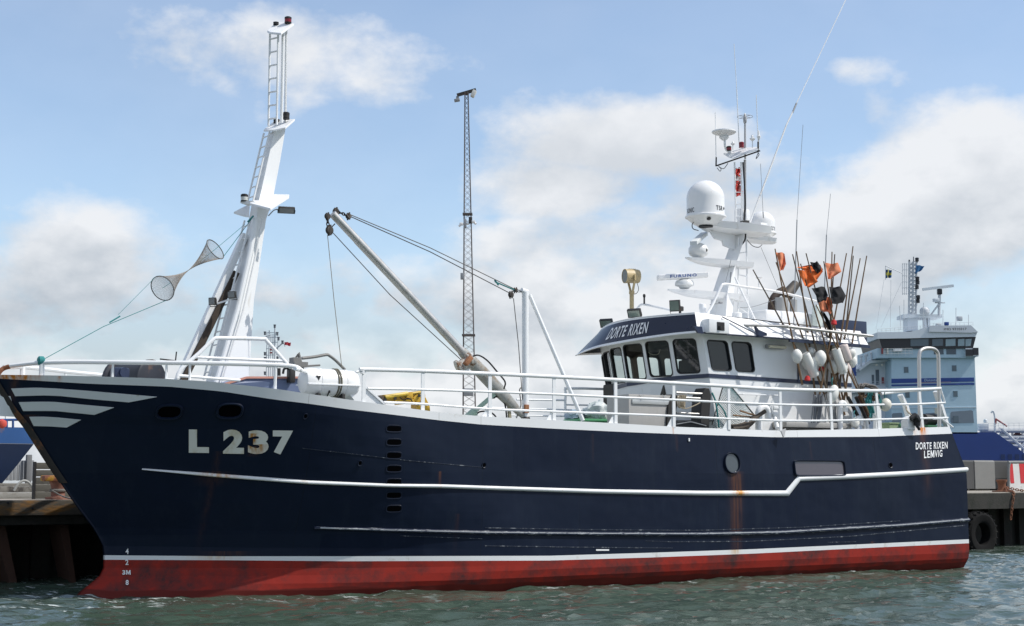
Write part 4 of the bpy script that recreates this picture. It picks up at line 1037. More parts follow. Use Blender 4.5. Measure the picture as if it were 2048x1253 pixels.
m = chain([bp(655, 436, DV - .25), bp(656, 452, DV - .25)], .045, .013); m.tube([bp(670, 448, DV - .2), bp(663, 455, DV - .2)], .012, 6); m.build('shackle', DARK, BOOM)
m = chain([bp(677, 425, DV - .2), bp(686, 428, DV - .2), bp(694, 432, DV - .2)], .04, .013); m.build('shackle', DARK, BOOM)
m = chain([bp(1029, 582, DV), bp(1044, 583, DV)], .04, .012); m.build('shackle', GALV, GP)
def wire(name, pts, r, mat, parent, sag=0):
    m = MB(); m.tube(pts, r, 6); return m.build(name, mat, parent)
wire('topping_wire', [bp(702, 434, DV - .2), bp(860, 504, DV - .1), bp(1022, 588, DV)], .011, WIRE, BOOM)
wire('topping_rope', [bp(701, 430, DV - .2), bp(860, 496, DV - .1), bp(1028, 578, DV)], .010, ROPEG, BOOM)
m = MB(); m.tube([bp(990, 564, DV), bp(1030, 581, DV)], .016, 6); c = bp(993, 565, DV); m.tube([c + Vector((-.05, 0, .04)), c, c + Vector((.05, 0, -.06))], .022, 6); m.build('rope_splice', ROPET, BOOM)
wire('runner_wire', [bp(664, 464, DV - .25), bp(780, 590, DV - .28), bp(922, 720, DV - .3)], .010, WIRE, BOOM)
wire('cargo_runner', [bp(655, 470, DV - .25), bp(668, 600, DV - .22), bp(684, 738, DV - .2)], .008, pmat('cargo_rope', (.25, .22, .17), .8), BOOM)
wire('hauling_wire', [bp(1027, 597, DV), bp(1037, 690, DV), bp(1045, 800, DV)], .010, WIRE, GP)
m = MB(); m.tube(smoothpath([bp(1043, 775, DV), bp(1039, 782, DV), bp(1042, 810, DV), bp(1036, 826, DV), bp(1033, 838, DV)], 4), .014, 6); m.build('hauling_tail', ROPEG, GP)

# ================================================================== forecastle gear
c = bp(279, 752, -.4)
m = MB()     # dark anchor windlass drum
m.lathe([(.36, -.48), (.40, -.46), (.40, -.40), (.34, -.38), (.34, .38), (.40, .40), (.40, .46), (.36, .48)], (c.x, c.y + .3, c.z - .08), (.45, -.89, 0), 28)
WL = m.build('anchor_windlass', pmat('windlass_navy', (.02, .022, .03), .4, var=.3, scale=4, dirt=(.11, .06, .04), dirt_lo=.56, dirt_hi=.66), BOAT)
m = MB(); a, b_ = bp(214, 752, -.7), bp(246, 738, -.7); m.bbox(bp(240, 748, -.75), (.3, .25, .22), .04); m.lathe([(.10, -.1), (.10, .1)], bp(243, 746, -.8), (.3, -1, 0), 14); m.build('gearbox', NAVYTRIM, WL)
m = MB(); m.tube([bp(320, 718.5, -.3), bp(350, 722, -.3)], .014, 6); m.tube([bp(351, 722, -.3), bp(353, 704, -.3)], .014, 6); m.tube([bp(334, 721, -.3), bp(334, 745, -.3)], .014, 6); m.build('brake_handle', DARK, WL)
# hatch coaming and winch house aft of the mast
pk = pmat('salmon_coaming', (.55, .26, .20), .6, var=.12); bl = pmat('slate_blue_paint', (.13, .17, .28), .45, var=.15, scale=2)
P1 = [bp(448, 768, -1.5), bp(494, 756, -1.2), bp(600, 760, -1.3), bp(606, 800, -1.6), bp(448, 790, -1.6)]
m = MB(); m.prism([bp(450, 769, -1.35), bp(494, 757, -1.3), bp(601, 757, -1.3), bp(604, 800, -1.3), bp(450, 792, -1.3)], (0, 1.6, 0)); HT = m.build('hatch_house', bl, BOAT, smooth=0, bevel=.015)
m = MB(); m.bar(bp(448, 769, -1.33), bp(493, 755.5, -1.33), .05, .04); m.bar(bp(493, 755.5, -1.33), bp(600, 755.5, -1.33), .05, .04); m.build('coaming_lip', pk, HT)
m = MB()
m.bbox(bp(582, 752, -1.4), (.12, .18, .28), .03); m.tube(smoothpath([bp(566, 748, -1.4), bp(568, 739, -1.4), bp(574, 737, -1.4), bp(581, 742, -1.4), bp(583, 752, -1.4)], 4), .025, 8)
m.tube([bp(558, 752, -1.4), bp(558, 737, -1.4)], .035, 8); m.build('deck_valve', DARK, HT)
m = MB(); m.tube(rail_path([(606, 745), (597, 707), (588, 722)], -1.0), .035, 8); m.box(bp(590, 722, -1.0), (.16, .2, .12)); m.box(bp(596, 730, -1.0), (.3, .3, .1)); m.build('grey_stand', pmat('grey_stand', (.18, .175, .165), .5, var=.2, dirt=(.1, .07, .05)), HT)
m = MB(); m.tube(smoothpath(rail_path([(604, 717), (630, 714), (652, 710), (659, 712), (672, 722), (690, 740)], -.6), 3), .032, 8); m.tube(rail_path([(606, 733), (640, 731)], -.6), .02, 6); m.build('bent_davit', pmat('grey_stand', (.2, .2, .2)), BOAT)
# white bulkhead break of the forecastle
m = MB(); m.prism([bp(708, 800, -2.4), bp(700, 790, -2.4), bp(716, 775, -2.4), bp(731, 775, -2.4), bp(769, 808, -2.4), bp(769, 815, -2.4), bp(708, 808, -2.4)], (0, .9, 0)); m.bar(bp(732, 775, -2.42), bp(769, 808, -2.42), .03, .04)
m.build('forecastle_break', WHITE, BOAT, smooth=0)
m = MB(); m.tube([rp(712, 745), rp(728, 739.5)], .025, 8); m.build('rail_link', WHITE, srail)
m = MB(); m.tube([rp(590, 738), bp(612, 744, -2.4)], .035, 8); m.build('rail_link', WHITE, railing)

# ================================================================== wheelhouse
WHN = MB()
# plan of the house front, port corner to starboard corner: (u, v); the front is gently faceted
WV = 2.0
UA = 18.1                                        # after end
front = [(13.40, -WV), (12.98, -1.30), (12.72, -.62), (12.62, .10), (12.78, .78), (13.06, 1.42), (13.44, WV)]
zs_at = lambda v: interp([(-WV, 4.70), (-.6, 4.60), (.1, 4.56), (WV, 4.46)], v)     # sill line
zh_at = lambda v: interp([(-WV, 5.46), (-.6, 5.42), (.1, 5.38), (WV, 5.28)], v)     # window heads
ZD, ZR = 2.55, 5.72
RAKE = .19                                       # forward lean of the front per metre
def fpt(k, z): u, v = front[k]; return Vector((u - RAKE * (z - 4.95) + .0, v, z))
def rrect(s0, s1, t0, t1, rs, rt, n=4):
    """rounded rectangle in panel coordinates"""
    out = []
    for (cx, cy, a) in ((s1 - rs, t1 - rt, 0), (s0 + rs, t1 - rt, 90), (s0 + rs, t0 + rt, 180), (s1 - rs, t0 + rt, 270)):
        for i in range(n + 1):
            th = R(a + 90 * i / n); out.append((cx + rs * math.cos(th), cy + rt * math.sin(th)))
    return out
def wall_panel(m, c00, c10, c01, c11, holes, thick, inward):
    """a wall panel with window openings; corners bottom-left, bottom-right, top-left, top-right"""
    fn = quadfn(c00, c10, c01, c11)
    outer = [(0, 0), (1, 0), (1, 1), (0, 1)]
    loops = [outer] + holes
    flat = [p for l in loops for p in l]
    L_ = (Vector(c10) - Vector(c00)).length; H_ = (Vector(c01) - Vector(c00)).length
    tris = tessellate_polygon([[Vector((p[0] * L_, p[1] * H_, 0)) for p in l] for l in loops])
    n = len(flat); A = [fn(*p) for p in flat]; B_ = [q + inward * thick for q in A]
    m.mat(0).add(A, [tuple(t) for t in tris]); m.mat(1).add(B_, [tuple(t) for t in tris])
    o = 4
    for h in holes:
        k = len(h); m.mat(2).add([A[o + i] for i in range(k)] + [B_[o + i] for i in range(k)], [(i, (i + 1) % k, k + (i + 1) % k, k + i) for i in range(k)]); o += k
    return fn
INNER = pmat('dark_interior', (.055, .05, .042), .7, var=.3)
wins = []
for k in range(len(front) - 1):
    c00, c10, c01, c11 = fpt(k, ZD), fpt(k + 1, ZD), fpt(k, ZR), fpt(k + 1, ZR)
    va, vb = front[k][1], front[k + 1][1]; vm = (va + vb) / 2
    w = (c10 - c00).length; rx = .085 / w; rz = .085 / (ZR - ZD)
    mg = .085 if k < 3 else .06
    h = rrect(.24 if k == 0 else mg, 1 - mg, (zs_at(vm) - ZD) / (ZR - ZD), (zh_at(vm) - ZD) / (ZR - ZD), rx, rz)
    nrm = (c10 - c00).cross(c01 - c00).normalized(); nrm = nrm if nrm.x > 0 else -nrm      # inward
    fn = wall_panel(WHN, c00, c10, c01, c11, [h], .07, nrm); wins.append((fn, h, nrm, k))
# sides
def side(v, wlist, shear=0.0):
    sg = -1 if v < 0 else 1; k = 0 if v < 0 else len(front) - 1
    c00, c01 = fpt(k, ZD), fpt(k, ZR); c10, c11 = Vector((UA, v, ZD)), Vector((UA, v, ZR))
    holes = []
    for (u0, u1, z0, z1) in wlist:
        xl = fpt(k, (z0 + z1) / 2).x; s0, s1 = (u0 - xl) / (UA - xl), (u1 - xl) / (UA - xl)
        h = rrect(s0, s1, (z0 - ZD) / (ZR - ZD), (z1 - ZD) / (ZR - ZD), .085 / (UA - c00.x), .085 / (ZR - ZD)); tm = ((z0 + z1) / 2 - ZD) / (ZR - ZD)
        holes.append([(a - shear * (b - tm), b) for a, b in h])
    nrm = Vector((0, -sg, 0))
    fn = wall_panel(WHN, c00, c10, c01, c11, holes, .07, nrm)
    for h in holes: wins.append((fn, h, nrm, 100 if v < 0 else 200))
q0, q1, q2, q3 = bp(1419, 710, -WV), bp(1458.5, 710, -WV), bp(1467.5, 710, -WV), bp(1505, 710, -WV)
side(-WV, [(q0.x, q1.x, 4.74, 5.42), (q2.x, q3.x, 4.74, 5.42)], .03)
side(WV, [(13.62, 14.35, 4.62, 5.36), (14.5, 15.25, 4.62, 5.36), (15.4, 16.1, 4.62, 5.36)])
c00, c10 = Vector((UA, -WV, ZD)), Vector((UA, WV, ZD))
wall_panel(WHN, c00, c10, c00 + Vector((0, 0, ZR - ZD)), c10 + Vector((0, 0, ZR - ZD)), [], .07, Vector((-1, 0, 0)))
# floor and ceiling inside, after bulkhead of the bridge
pl = [(u + .05, v * .96) for u, v in front] + [(16.3, WV * .96), (16.3, -WV * .96)]
WHN.mat(1)
for z in (3.55, 5.66):
    WHN.prism([(u, v, z) for u, v in pl], (0, 0, .03))
WHN.box((16.33, 0, 4.6), (.06, 3.84, 2.05))
WH = WHN.build('wheelhouse', [WHITE, INNER, BLACK], BOAT, smooth=0)
for fn, h, nrm, k in wins:
    m = MB(); n = len(h); cx = sum(p[0] for p in h) / n; cy = sum(p[1] for p in h) / n
    out = [fn(cx + (p[0] - cx) * 1.0, cy + (p[1] - cy) * 1.0) for p in h]
    c = sum(out, Vector()) / n
    def ring(g, off): return [q + (q - c).normalized() * g - nrm * off for q in out]
    m.grid([ring(.022, -.002), ring(.018, .016), ring(-.012, .012), ring(-.016, -.05)], closed=True)
    fr = m.build('window_frame', BLACK, BOAT)
    m = MB(); q = ring(-.004, -.035); m.add(q, [tuple(range(n))])
    m.build('pane', DARKGLASS if k == 100 else GLASS, fr, smooth=0)
# things inside the bridge that show through the panes
m = MB()
m.bbox((14.4, .3, 4.55), (.55, .55, .16), .06); m.bbox((14.75, .3, 4.86), (.16, .52, .62), .06); m.tube([(14.4, .3, 3.58), (14.4, .3, 4.5)], .06, 8)
m.build('helm_chair', pmat('chair_grey', (.10, .10, .10), .6), BOAT)
m = MB(); m.bbox((13.2, .2, 4.3), (.5, 2.4, .5), .05); m.bbox((13.35, -.5, 5.46), (.7, 1.9, .3), .05); m.build('helm_console', INNER, BOAT)
m = MB(); m.tube(smoothpath([(13.25, -.5, 5.3), (13.3, -.35, 5.2), (13.3, -.1, 5.22), (13.3, .1, 5.32)], 4), .012, 6); m.build('coiled_cord', pmat('cord_beige', (.4, .35, .25), .7), BOAT)
# navy stripe round the house
m = MB()
zst = lambda v: interp([(-WV, 4.60), (-1.3, 4.57), (.1, 4.48), (WV, 4.38)], v)
row = [fpt(k, 0) for k in range(len(front))]
P_ = [(UA, -WV, 4.54), (15, -WV, 4.58)] + [(front[k][0] - RAKE * (zst(front[k][1]) - 4.95), front[k][1], zst(front[k][1])) for k in range(len(front))] + [(UA, WV, 4.38)]
P_ = [Vector(p) for p in P_]
def outw(p):
    d = Vector((p.x - 14.6, p.y, 0)); d.x *= .5 if abs(p.y) > 1.9 else 1
    return (Vector((0, -1 if p.y < 0 else 1, 0)) if p.x > 14 else (Vector((-1, math.copysign(1, p.y), 0)) if abs(p.y) > 1.9 else d.normalized())) * .014
m.grid([[p + Vector((0, 0, -.05)) - outw(p) for p in P_], [p + Vector((0, 0, -.045)) + outw(p) for p in P_], [p + Vector((0, 0, .045)) + outw(p) for p in P_], [p + Vector((0, 0, .05)) - outw(p) for p in P_]])
m.build('navy_stripe', NAVYTRIM, WH, smooth=0)
# visor: a navy band leaning out over the front, white edges, underside soffit
# stations port -> starboard: lower edge (u, v, z) and upper edge
VIS = [((12.86, -2.33, 5.545), (12.96, -2.12, 6.02)), ((12.66, -1.62, 5.53), (12.80, -1.45, 6.03)), ((12.42, -.85, 5.48), (12.62, -.72, 6.03)), ((12.28, -.1, 5.43), (12.56, -.05, 6.02)), ((12.30, .7, 5.40), (12.66, .62, 6.00)), ((12.46, 1.45, 5.36), (12.95, 1.35, 5.97)), ((12.80, 2.32, 5.33), (13.40, 2.15, 5.92))]
lo = smoothpath([Vector(a) for a, b_ in VIS], 5); hi = smoothpath([Vector(b_) for a, b_ in VIS], 5)
m = MB(); m.mat(0).grid([[a.lerp(b_, t) for a, b_ in zip(lo, hi)] for t in (.09, .3, .5, .7, .925)])
m.mat(1).grid([[a.lerp(b_, t) for a, b_ in zip(lo, hi)] for t in (0, .09)]); m.grid([[a.lerp(b_, t) for a, b_ in zip(lo, hi)] for t in (.925, 1.0)])
inn = [Vector((a.x + .75, a.y * .86, 5.62)) for a in lo]
m.mat(2).grid([lo, inn])
visor_face = (lo, hi)
VISOR = m.build('visor', [pmat('visor_navy', (.008, .014, .038), .28, var=.2, scale=2), WHITE_CLEAN, pmat('soffit_cream', (.56, .57, .50), .5, var=.1)], BOAT, smooth=40)
m = MB(); m.tube(lo, .016, 8); m.tube(hi, .014, 8); m.build('visor_edge', WHITE_CLEAN, VISOR)
def visor_fn(s0, s1, t0, t1, slant=0):
    n = len(lo) - 1
    def f(s, t):
        x = (1 - lerp(s0, s1, s)) * n; tt = lerp(t0, t1, t); x -= slant * t
        i = max(0, min(n - 1, int(x))); k = x - i
        a = lo[i].lerp(lo[i + 1], k); b_ = hi[i].lerp(hi[i + 1], k)
        nr = (lo[i + 1] - lo[i]).cross(hi[i] - lo[i]).normalized(); nr = nr if nr.x < 0 else -nr
        return a.lerp(b_, tt) + nr * .012
    return f
def visor_s(px, py):
    """station (0 starboard .. 1 port) of the visor seen at a pixel column"""
    best = None; n = len(lo) - 1
    for i in range(0, n * 8 + 1):
        x = i / 8; j = min(n - 1, int(x)); q = lo[j].lerp(lo[j + 1], x - j).lerp(hi[j].lerp(hi[j + 1], x - j), .45)
        w = to_world(q); d = w - CO; cp, sp = math.cos(PITCH), math.sin(PITCH); fw = d.y * cp + d.z * sp
        X = CX + F * d.x / fw
        if best is None or abs(X - px) < best[0]: best = (abs(X - px), x)
    return 1 - best[1] / n
for tx, xa, xb in (('DORTE', 1216, 1254), ('RIXEN', 1258, 1297)):
    m = MB(); text_into(m, tx, visor_fn(visor_s(xa, 0), visor_s(xb, 0), .24, .74), .02, .28); m.build('name_lettering', WHITE_CLEAN, VISOR, smooth=0)
# roof with sloping white eaves
roofp = [(a.x + .02, a.y * .99, a.z) for a in hi]
m = MB()
top = [Vector((x, y, z + .01)) for x, y, z in roofp] + [Vector((18.3, 2.15, 5.88)), Vector((18.3, -2.15, 5.88))]
m.add(top, [tuple(range(len(top)))])
for sg, z_in in ((-1, 0), (1, 0)):
    h = hi[0] if sg < 0 else hi[-1]; l = lo[0] if sg < 0 else lo[-1]
    A = [Vector((h.x, h.y, h.z + .01)), Vector((15.4, sg * 2.15, 5.93)), Vector((18.3, sg * 2.15, 5.88))]
    B_ = [Vector((l.x, l.y, l.z)), Vector((15.3, sg * 2.42, 5.53)), Vector((18.3, sg * 2.42, 5.50))]
    C_ = [Vector((b.x, sg * 1.98, b.z + .03)) for b in B_]
    m.grid([A, B_]); m.grid([B_, C_])
m.add([(18.3, -2.15, 5.88), (18.3, 2.15, 5.88), (18.3, 2.42, 5.5), (18.3, -2.42, 5.5)], [(0, 1, 2, 3)])
ROOF = m.build('roof', WHITE, BOAT, smooth=0)
m = MB(); m.tube([lo[0] + Vector((0, 0, .0)), (15.3, -2.42, 5.53), (18.3, -2.42, 5.5)], .02, 8)
m.bar((15.6, -2.44, 5.49), (18.3, -2.44, 5.46), .05, .06); m.build('eave_trim', NAVYTRIM, ROOF)
# port side light: black screened box in the eave, navy gusset aft of it
bx = bp(1435, 659, -2.42)
m = MB(); m.bbox((bx.x, -2.36, 5.70), (.62, .26, .32), .02); NB = m.build('sidelight_box', WHITE, BOAT)
m = MB(); c = bp(1442, 659, -2.5); m.box((c.x, -2.495, 5.70), (.22, .012, .19)); m.lathe([(.05, 0), (.05, .06)], (c.x - .04, -2.5, 5.64), (0, 0, 1), 12); m.build('sidelight', BLACK, NB)
m = MB(); m.prism([bp(1388, 652, -2.35), bp(1404, 654, -2.42), bp(1407, 668, -2.42), bp(1396, 666, -2.4)], (0, .05, 0)); m.build('vent_slot', NAVYTRIM, ROOF)
m = MB(); m.prism([bp(1508, 648, -2.33), bp(1518, 660, -2.45), bp(1534, 667, -2.5), bp(1534, 672, -2.5), bp(1516, 674, -2.45)], (0, .04, 0)); m.build('gusset', NAVYTRIM, ROOF)
m = MB(); m.bar(bp(1444, 634, -2.2), bp(1522, 673, -2.5), .03, .02); m.build('rain_strip', NAVYTRIM, ROOF)
# tubular lamp under the eave
c = bp(1550, 694, -2.06)
m = MB(); m.bbox((c.x, -2.07, c.z), (.60, .10, .10), .03); TL = m.build('tube_lamp', GALV, BOAT)
m = MB(); m.lathe([(.032, -.27), (.036, -.25), (.036, .25), (.032, .27)], (c.x, -2.14, c.z - .01), (1, 0, 0), 12); m.build('lens', pmat('cream_lens', (.62, .58, .44), .25), TL)
m = MB(); m.box((bp(1597, 770, -2.02).x, -2.02, 4.75), (.03, .03, .4)); m.build('hand_grip', NAVYTRIM, BOAT)
# grab rail along the house side
m = MB(); a, b_ = bp(1485, 789, -2.12), bp(1556, 791, -2.12); m.tube([a, b_], .014, 6)
for t in (0, .5, 1): m.tube([a.lerp(b_, t), a.lerp(b_, t) + Vector((0, .12, 0))], .01, 6)
m.build('grab_rail', WHITE, BOAT)

# ---- roof gear
sl_v = .9
m = MB(); a, b_ = bp(1263.5, 645, sl_v), bp(1263.5, 587, sl_v); m.tube([a, b_], .055, 12); m.lathe([(.07, 0), (.07, .07)], (b_.x, b_.y, b_.z - .02), seg=12)
SL = m.build('searchlight', BRASSY, BOAT)
c = bp(1263, 553, sl_v)
m = MB(); ax_ = Vector((-.93, .22, -.02)).normalized(); m.lathe([(.10, -.22), (.165, -.19), (.175, -.15), (.175, .14), (.18, .15), (.18, .19), (.165, .19), (.15, .16), (.02, .10)], c, ax_, 24); m.build('lamp_drum', BRASSY, SL)
m = MB(); sx = ax_.cross(Vector((0, 0, 1))).normalized()
for s_ in (-1, 1): m.bar(c + sx * .195 * s_ + Vector((0, 0, .02)), c + sx * .195 * s_ + Vector((0, 0, -.12)), .05, .03); m.bar(c + sx * .195 * s_ + Vector((0, 0, -.12)), (b_.x, b_.y, b_.z + .02) + sx * .05 * s_ if False else Vector((b_.x, b_.y, b_.z + .02)) + sx * .05 * s_, .05, .03)
for k in range(4): m.box(c + Vector((0, 0, .175)) + ax_ * (k - 1.5) * .05, (.012, .1, .02))
m.build('yoke', BRASSY, SL)
m = MB(); m.lathe([(.155, .18), (.155, .182)], c, ax_, 20); m.build('lens', pmat('dark_lens', (.06, .05, .035), .1, spec=.8), SL)
m = MB(); m.tube(smoothpath([c + Vector((.15, 0, -.1)), c + Vector((.22, 0, -.3)), c + Vector((.15, 0, -.42)), Vector((b_.x + .03, b_.y, b_.z - .02))], 5), .008, 6); m.build('cable', BLACK, SL)
def roof_lamp(px, py, v, w, h, face, name):
    o = floodlight(px, py, v, w, h, face, BOAT, 'floodlight', lens=pmat('green_lens', (.13, .17, .14), .12, spec=.8), dpt=.09)
    return o
roof_lamp(1213, 646, 1.85, .34, .20, (-.75, -.45, -.6), ''); roof_lamp(1269, 626, .0, .34, .20, (-.75, -.45, -.6), ''); roof_lamp(1350, 612, -1.35, .25, .27, (-.85, -.5, -.12), '')
m = MB(); m.tube([bp(1217, 655, 1.9), bp(1222, 664, 1.9)], .02, 6); m.tube([bp(1202, 668, 2.1), bp(1206, 668, 2.1)], .05, 8); m.build('lamp_arm', BLACK, ROOF)
m = MB(); c = bp(1360, 618, -1.2); m.bbox(c, (.15, .12, .12), .03); m.tube([c, c - Vector((0, 0, .25))], .03, 8); m.build('lamp_arm', DARK, ROOF)
# bent handrail over the roof front
m = MB(); m.tube(smoothpath([bp(1248, 648, .6), bp(1257, 640, .6), bp(1275, 617, .6), bp(1283, 610, .5), bp(1297, 611, .3), bp(1345, 622, -.9)], 4), .028, 8); m.tube([bp(1258, 642, .6), bp(1268, 638, .6)], .02, 6)
m.build('roof_rail', WHITE, BOAT)
m = MB(); m.tube([bp(1288.5, 608, .4), bp(1288.5, 595, .4)], .022, 8); m.lathe([(.03, 0), (.034, .02), (.034, .06), (.02, .08)], bp(1288.5, 595, .4), seg=12); m.build('anemometer', BLACK, BOAT)

# ================================================================== radar mast
RMP = [((1424, 588), (1469, 580)), ((1439, 543), (1473, 545)), ((1449, 520), (1475, 522)), ((1459, 492), (1481, 492)), ((1465, 470), (1485, 470)), ((1468, 455), (1487, 455))]
rows = []; WS = .30
def mrow(lp, rp_, w):
    S_ = bp(*lp, w); A = bp(*rp_, -.12); P_ = Vector((S_.x + .02, -w, S_.z)); A.z = S_.z
    return [P_, S_, Vector((A.x, .14, A.z)), A]
RMP = [((1417, 632), (1462, 632)), ((1421, 600), (1469, 600))] + RMP
rows = [mrow(a, b_, .30 - .012 * i) for i, (a, b_) in enumerate(RMP)]
rows[0] = [Vector((q.x, q.y, 5.9)) for q in rows[0]]
m = MB(); m.grid(rows, closed=True); m.add(rows[-1], [(0, 1, 2, 3)])
RMAST = m.build('radar_mast', WHITE, BOAT, smooth=0, bevel=.015)
def canoe(name, nose_px, tail_px, z_px, w, th, parent, ttail=1.0, v0=0.0, mat=WHITE):
    """boat-nosed platform: nose and tail pixels on plane v0"""
    a, b_ = bp(*nose_px, v0), bp(*tail_px, v0); z = bp(*z_px, v0).z; L_ = b_.x - a.x
    st = [(0, .08, .25), (.12, .45, .55), (.3, .8, .9), (.5, 1, 1), (.85, 1, 1), (1.0, ttail, .95)]
    m = MB(); rows = []
    for t, ww, tt in st:
        x = a.x + L_ * t; hw = w / 2 * ww; d_ = th * tt
        rows.append([Vector((x, v0 - hw, z)), Vector((x, v0 + hw, z)), Vector((x, v0 + hw * .85, z - d_ * .8)), Vector((x, v0, z - d_)), Vector((x, v0 - hw * .85, z - d_ * .8))])
    m.grid(rows, closed=True); m.add(rows[0], [tuple(range(5))]); m.add(rows[-1], [tuple(range(5))])
    return m.build(name, mat, parent, smooth=25)
canoe('radar_platform', (1336, 583), (1486, 590), (1410, 585), .55, .17, RMAST)
canoe('radar_platform', (1371, 519), (1494, 527), (1440, 522), .55, .16, RMAST)
canoe('dome_platform', (1389, 455), (1522, 452), (1450, 450), 1.05, .22, RMAST, .8)
canoe('dome_platform', (1487, 472), (1546, 483), (1515, 477), .62, .12, RMAST, .5, v0=.35)
m = MB(); a = bp(1452, 458, 0); m.prism([bp(1420, 462, 0), bp(1470, 462, 0), bp(1470, 500, 0), bp(1448, 492, 0), bp(1445, 482, 0), bp(1430, 478, 0)], (0, .05, 0)); m.build('bracket_web', WHITE, RMAST, smooth=0)
m = MB(); m.box(bp(1527, 450, -.3), (.22, .05, .10)); m.build('label_plate', WHITE_CLEAN, RMAST)
# ladder beside the mast
ladder('ladder', bp(1476, 625, -.1), bp(1489.5, 470, -.1) if False else bp(1477, 475, -.1), bp(1496.5, 640, -.1), bp(1492, 468, -.1), 7, .02, .013, WHITE, RMAST)
# stays and hoop rail beside the mast
m = MB(); m.tube(smoothpath([bp(1411, 632, -1.3), bp(1424, 612, -1.3), bp(1442, 574, -1.3), bp(1448, 569.5, -1.3), bp(1456, 569, -1.3), bp(1490, 574.5, -1.3), bp(1560, 585, -1.3), bp(1632, 603, -1.3)], 4), .032, 10)
m.build('hoop_rail', WHITE, BOAT)
m = MB(); m.tube([bp(1470, 555, -.4), bp(1512, 645, -.9)], .026, 8); m.build('mast_stay', WHITE, BOAT)
m = MB(); m.tube([bp(1420, 610, -.6), bp(1432, 608, -.6), bp(1441, 606.5, -.6)], .012, 6); m.bbox(bp(1441, 606, -.6), (.10, .08, .05), .02); m.build('deck_lamp', GALV, BOAT)
for px, pb, pt, v, w, h in ((1406, 632, 609, -.9, .16, 0), (1402, 620, 608, -.7, .1, 0), (1474, 637, 626, -1.0, .24, 0)):
    m = MB(); c, t_ = bp(px, pb, v), bp(px, pt, v); m.lathe([(w / 2, 0), (w / 2, (t_ - c).length * .85), (w * .4, (t_ - c).length)], c, seg=14); m.build('roof_vent', WHITE, BOAT)
m = MB(); m.tube([bp(1451, 566, -.5), bp(1462, 520, -.5)], .008, 6); m.tube([bp(1461, 556, -.5), bp(1462, 545, -.5)], .018, 8); m.tube([bp(1460.5, 566, -.5), bp(1461, 556, -.5)], .014, 8); m.build('antenna', GALV, BOAT)
# radars
def radar(name, px, py, v, prof, scan=None, txt=None):
    c = bp(px, py, v); m = MB(); m.lathe(prof, c, seg=22); o = m.build(name, pmat('radar_housing', (.72, .73, .72), .35, var=.05, dirt=(.5, .48, .42)), BOAT); return o, c
ra, c = radar('radar', 1369, 578, -.0, [(.10, 0), (.13, .02), (.14, .05), (.235, .08), (.235, .14), (.20, .20), (.10, .235), (.06, .25), (.06, .33), (.10, .34)])
e0, e1 = bp(1314.5, 555.5, -.75), bp(1416.5, 549, .35)
e0, e1 = bp(1314.5, 556, .25), bp(1416.5, 550, -.35)
dx = (e1 - e0).normalized(); upv = Vector((0, 0, 1)); nx_ = dx.cross(upv).normalized(); nx_ = nx_ if nx_.y < 0 else -nx_
mid = (e0 + e1) / 2; L_ = (e1 - e0).length
m = MB(); rr = []
for t in (0, .015, .985, 1):
    q = e0.lerp(e1, t); s_ = .8 if t in (0, 1) else 1
    rr.append([q + nx_ * a * s_ + upv * b_ * s_ for a, b_ in ((.085, -.03), (.085, .05), (.05, .068), (-.05, .068), (-.085, .04), (-.085, -.05), (-.05, -.068), (.05, -.068))])
m.grid(rr, closed=True); m.add(rr[0], [tuple(range(8))]); m.add(rr[-1], [tuple(range(8))]); m.build('scanner', WHITE_CLEAN, ra, smooth=30)
m = MB()
bl_, br_ = e0.lerp(e1, .24) + nx_ * .088, e0.lerp(e1, .76) + nx_ * .088
text_into(m, 'FURUNO', quadfn(bl_ - upv * .032, br_ - upv * .032, bl_ + upv * .040, br_ + upv * .040), .03); m.build('lettering', pmat('letter_blue', (.02, .07, .30), .4), ra, smooth=0)
rb, c = radar('radar', 1397, 517, .05, [(.10, 0), (.14, .03), (.22, .08), (.25, .14), (.25, .24), (.20, .32), (.12, .36), (.08, .38)])
m = MB(); m.lathe([(.04, 0), (.04, .012)], c + Vector((.05, -.235, .18)), (0, -1, 0), 14); m.build('maker_badge', DARK, rb)
e0, e1 = bp(1387, 487, -.65), bp(1409, 468, .55)
dx = (e1 - e0).normalized(); nx_ = dx.cross(upv).normalized(); upx = nx_.cross(dx)
m = MB(); rr = [[e0.lerp(e1, t) + nx_ * a + Vector((0, 0, 1)) * b_ for a, b_ in ((.085, -.05), (.085, .05), (-.085, .05), (-.085, -.05))] for t in (0, 1)]
m.grid(rr, closed=True); m.add(rr[0], [(0, 1, 2, 3)]); m.add(rr[1], [(0, 1, 2, 3)]); m.build('scanner', pmat('scanner_grey', (.62, .64, .63), .4), rb, smooth=0, bevel=.02)
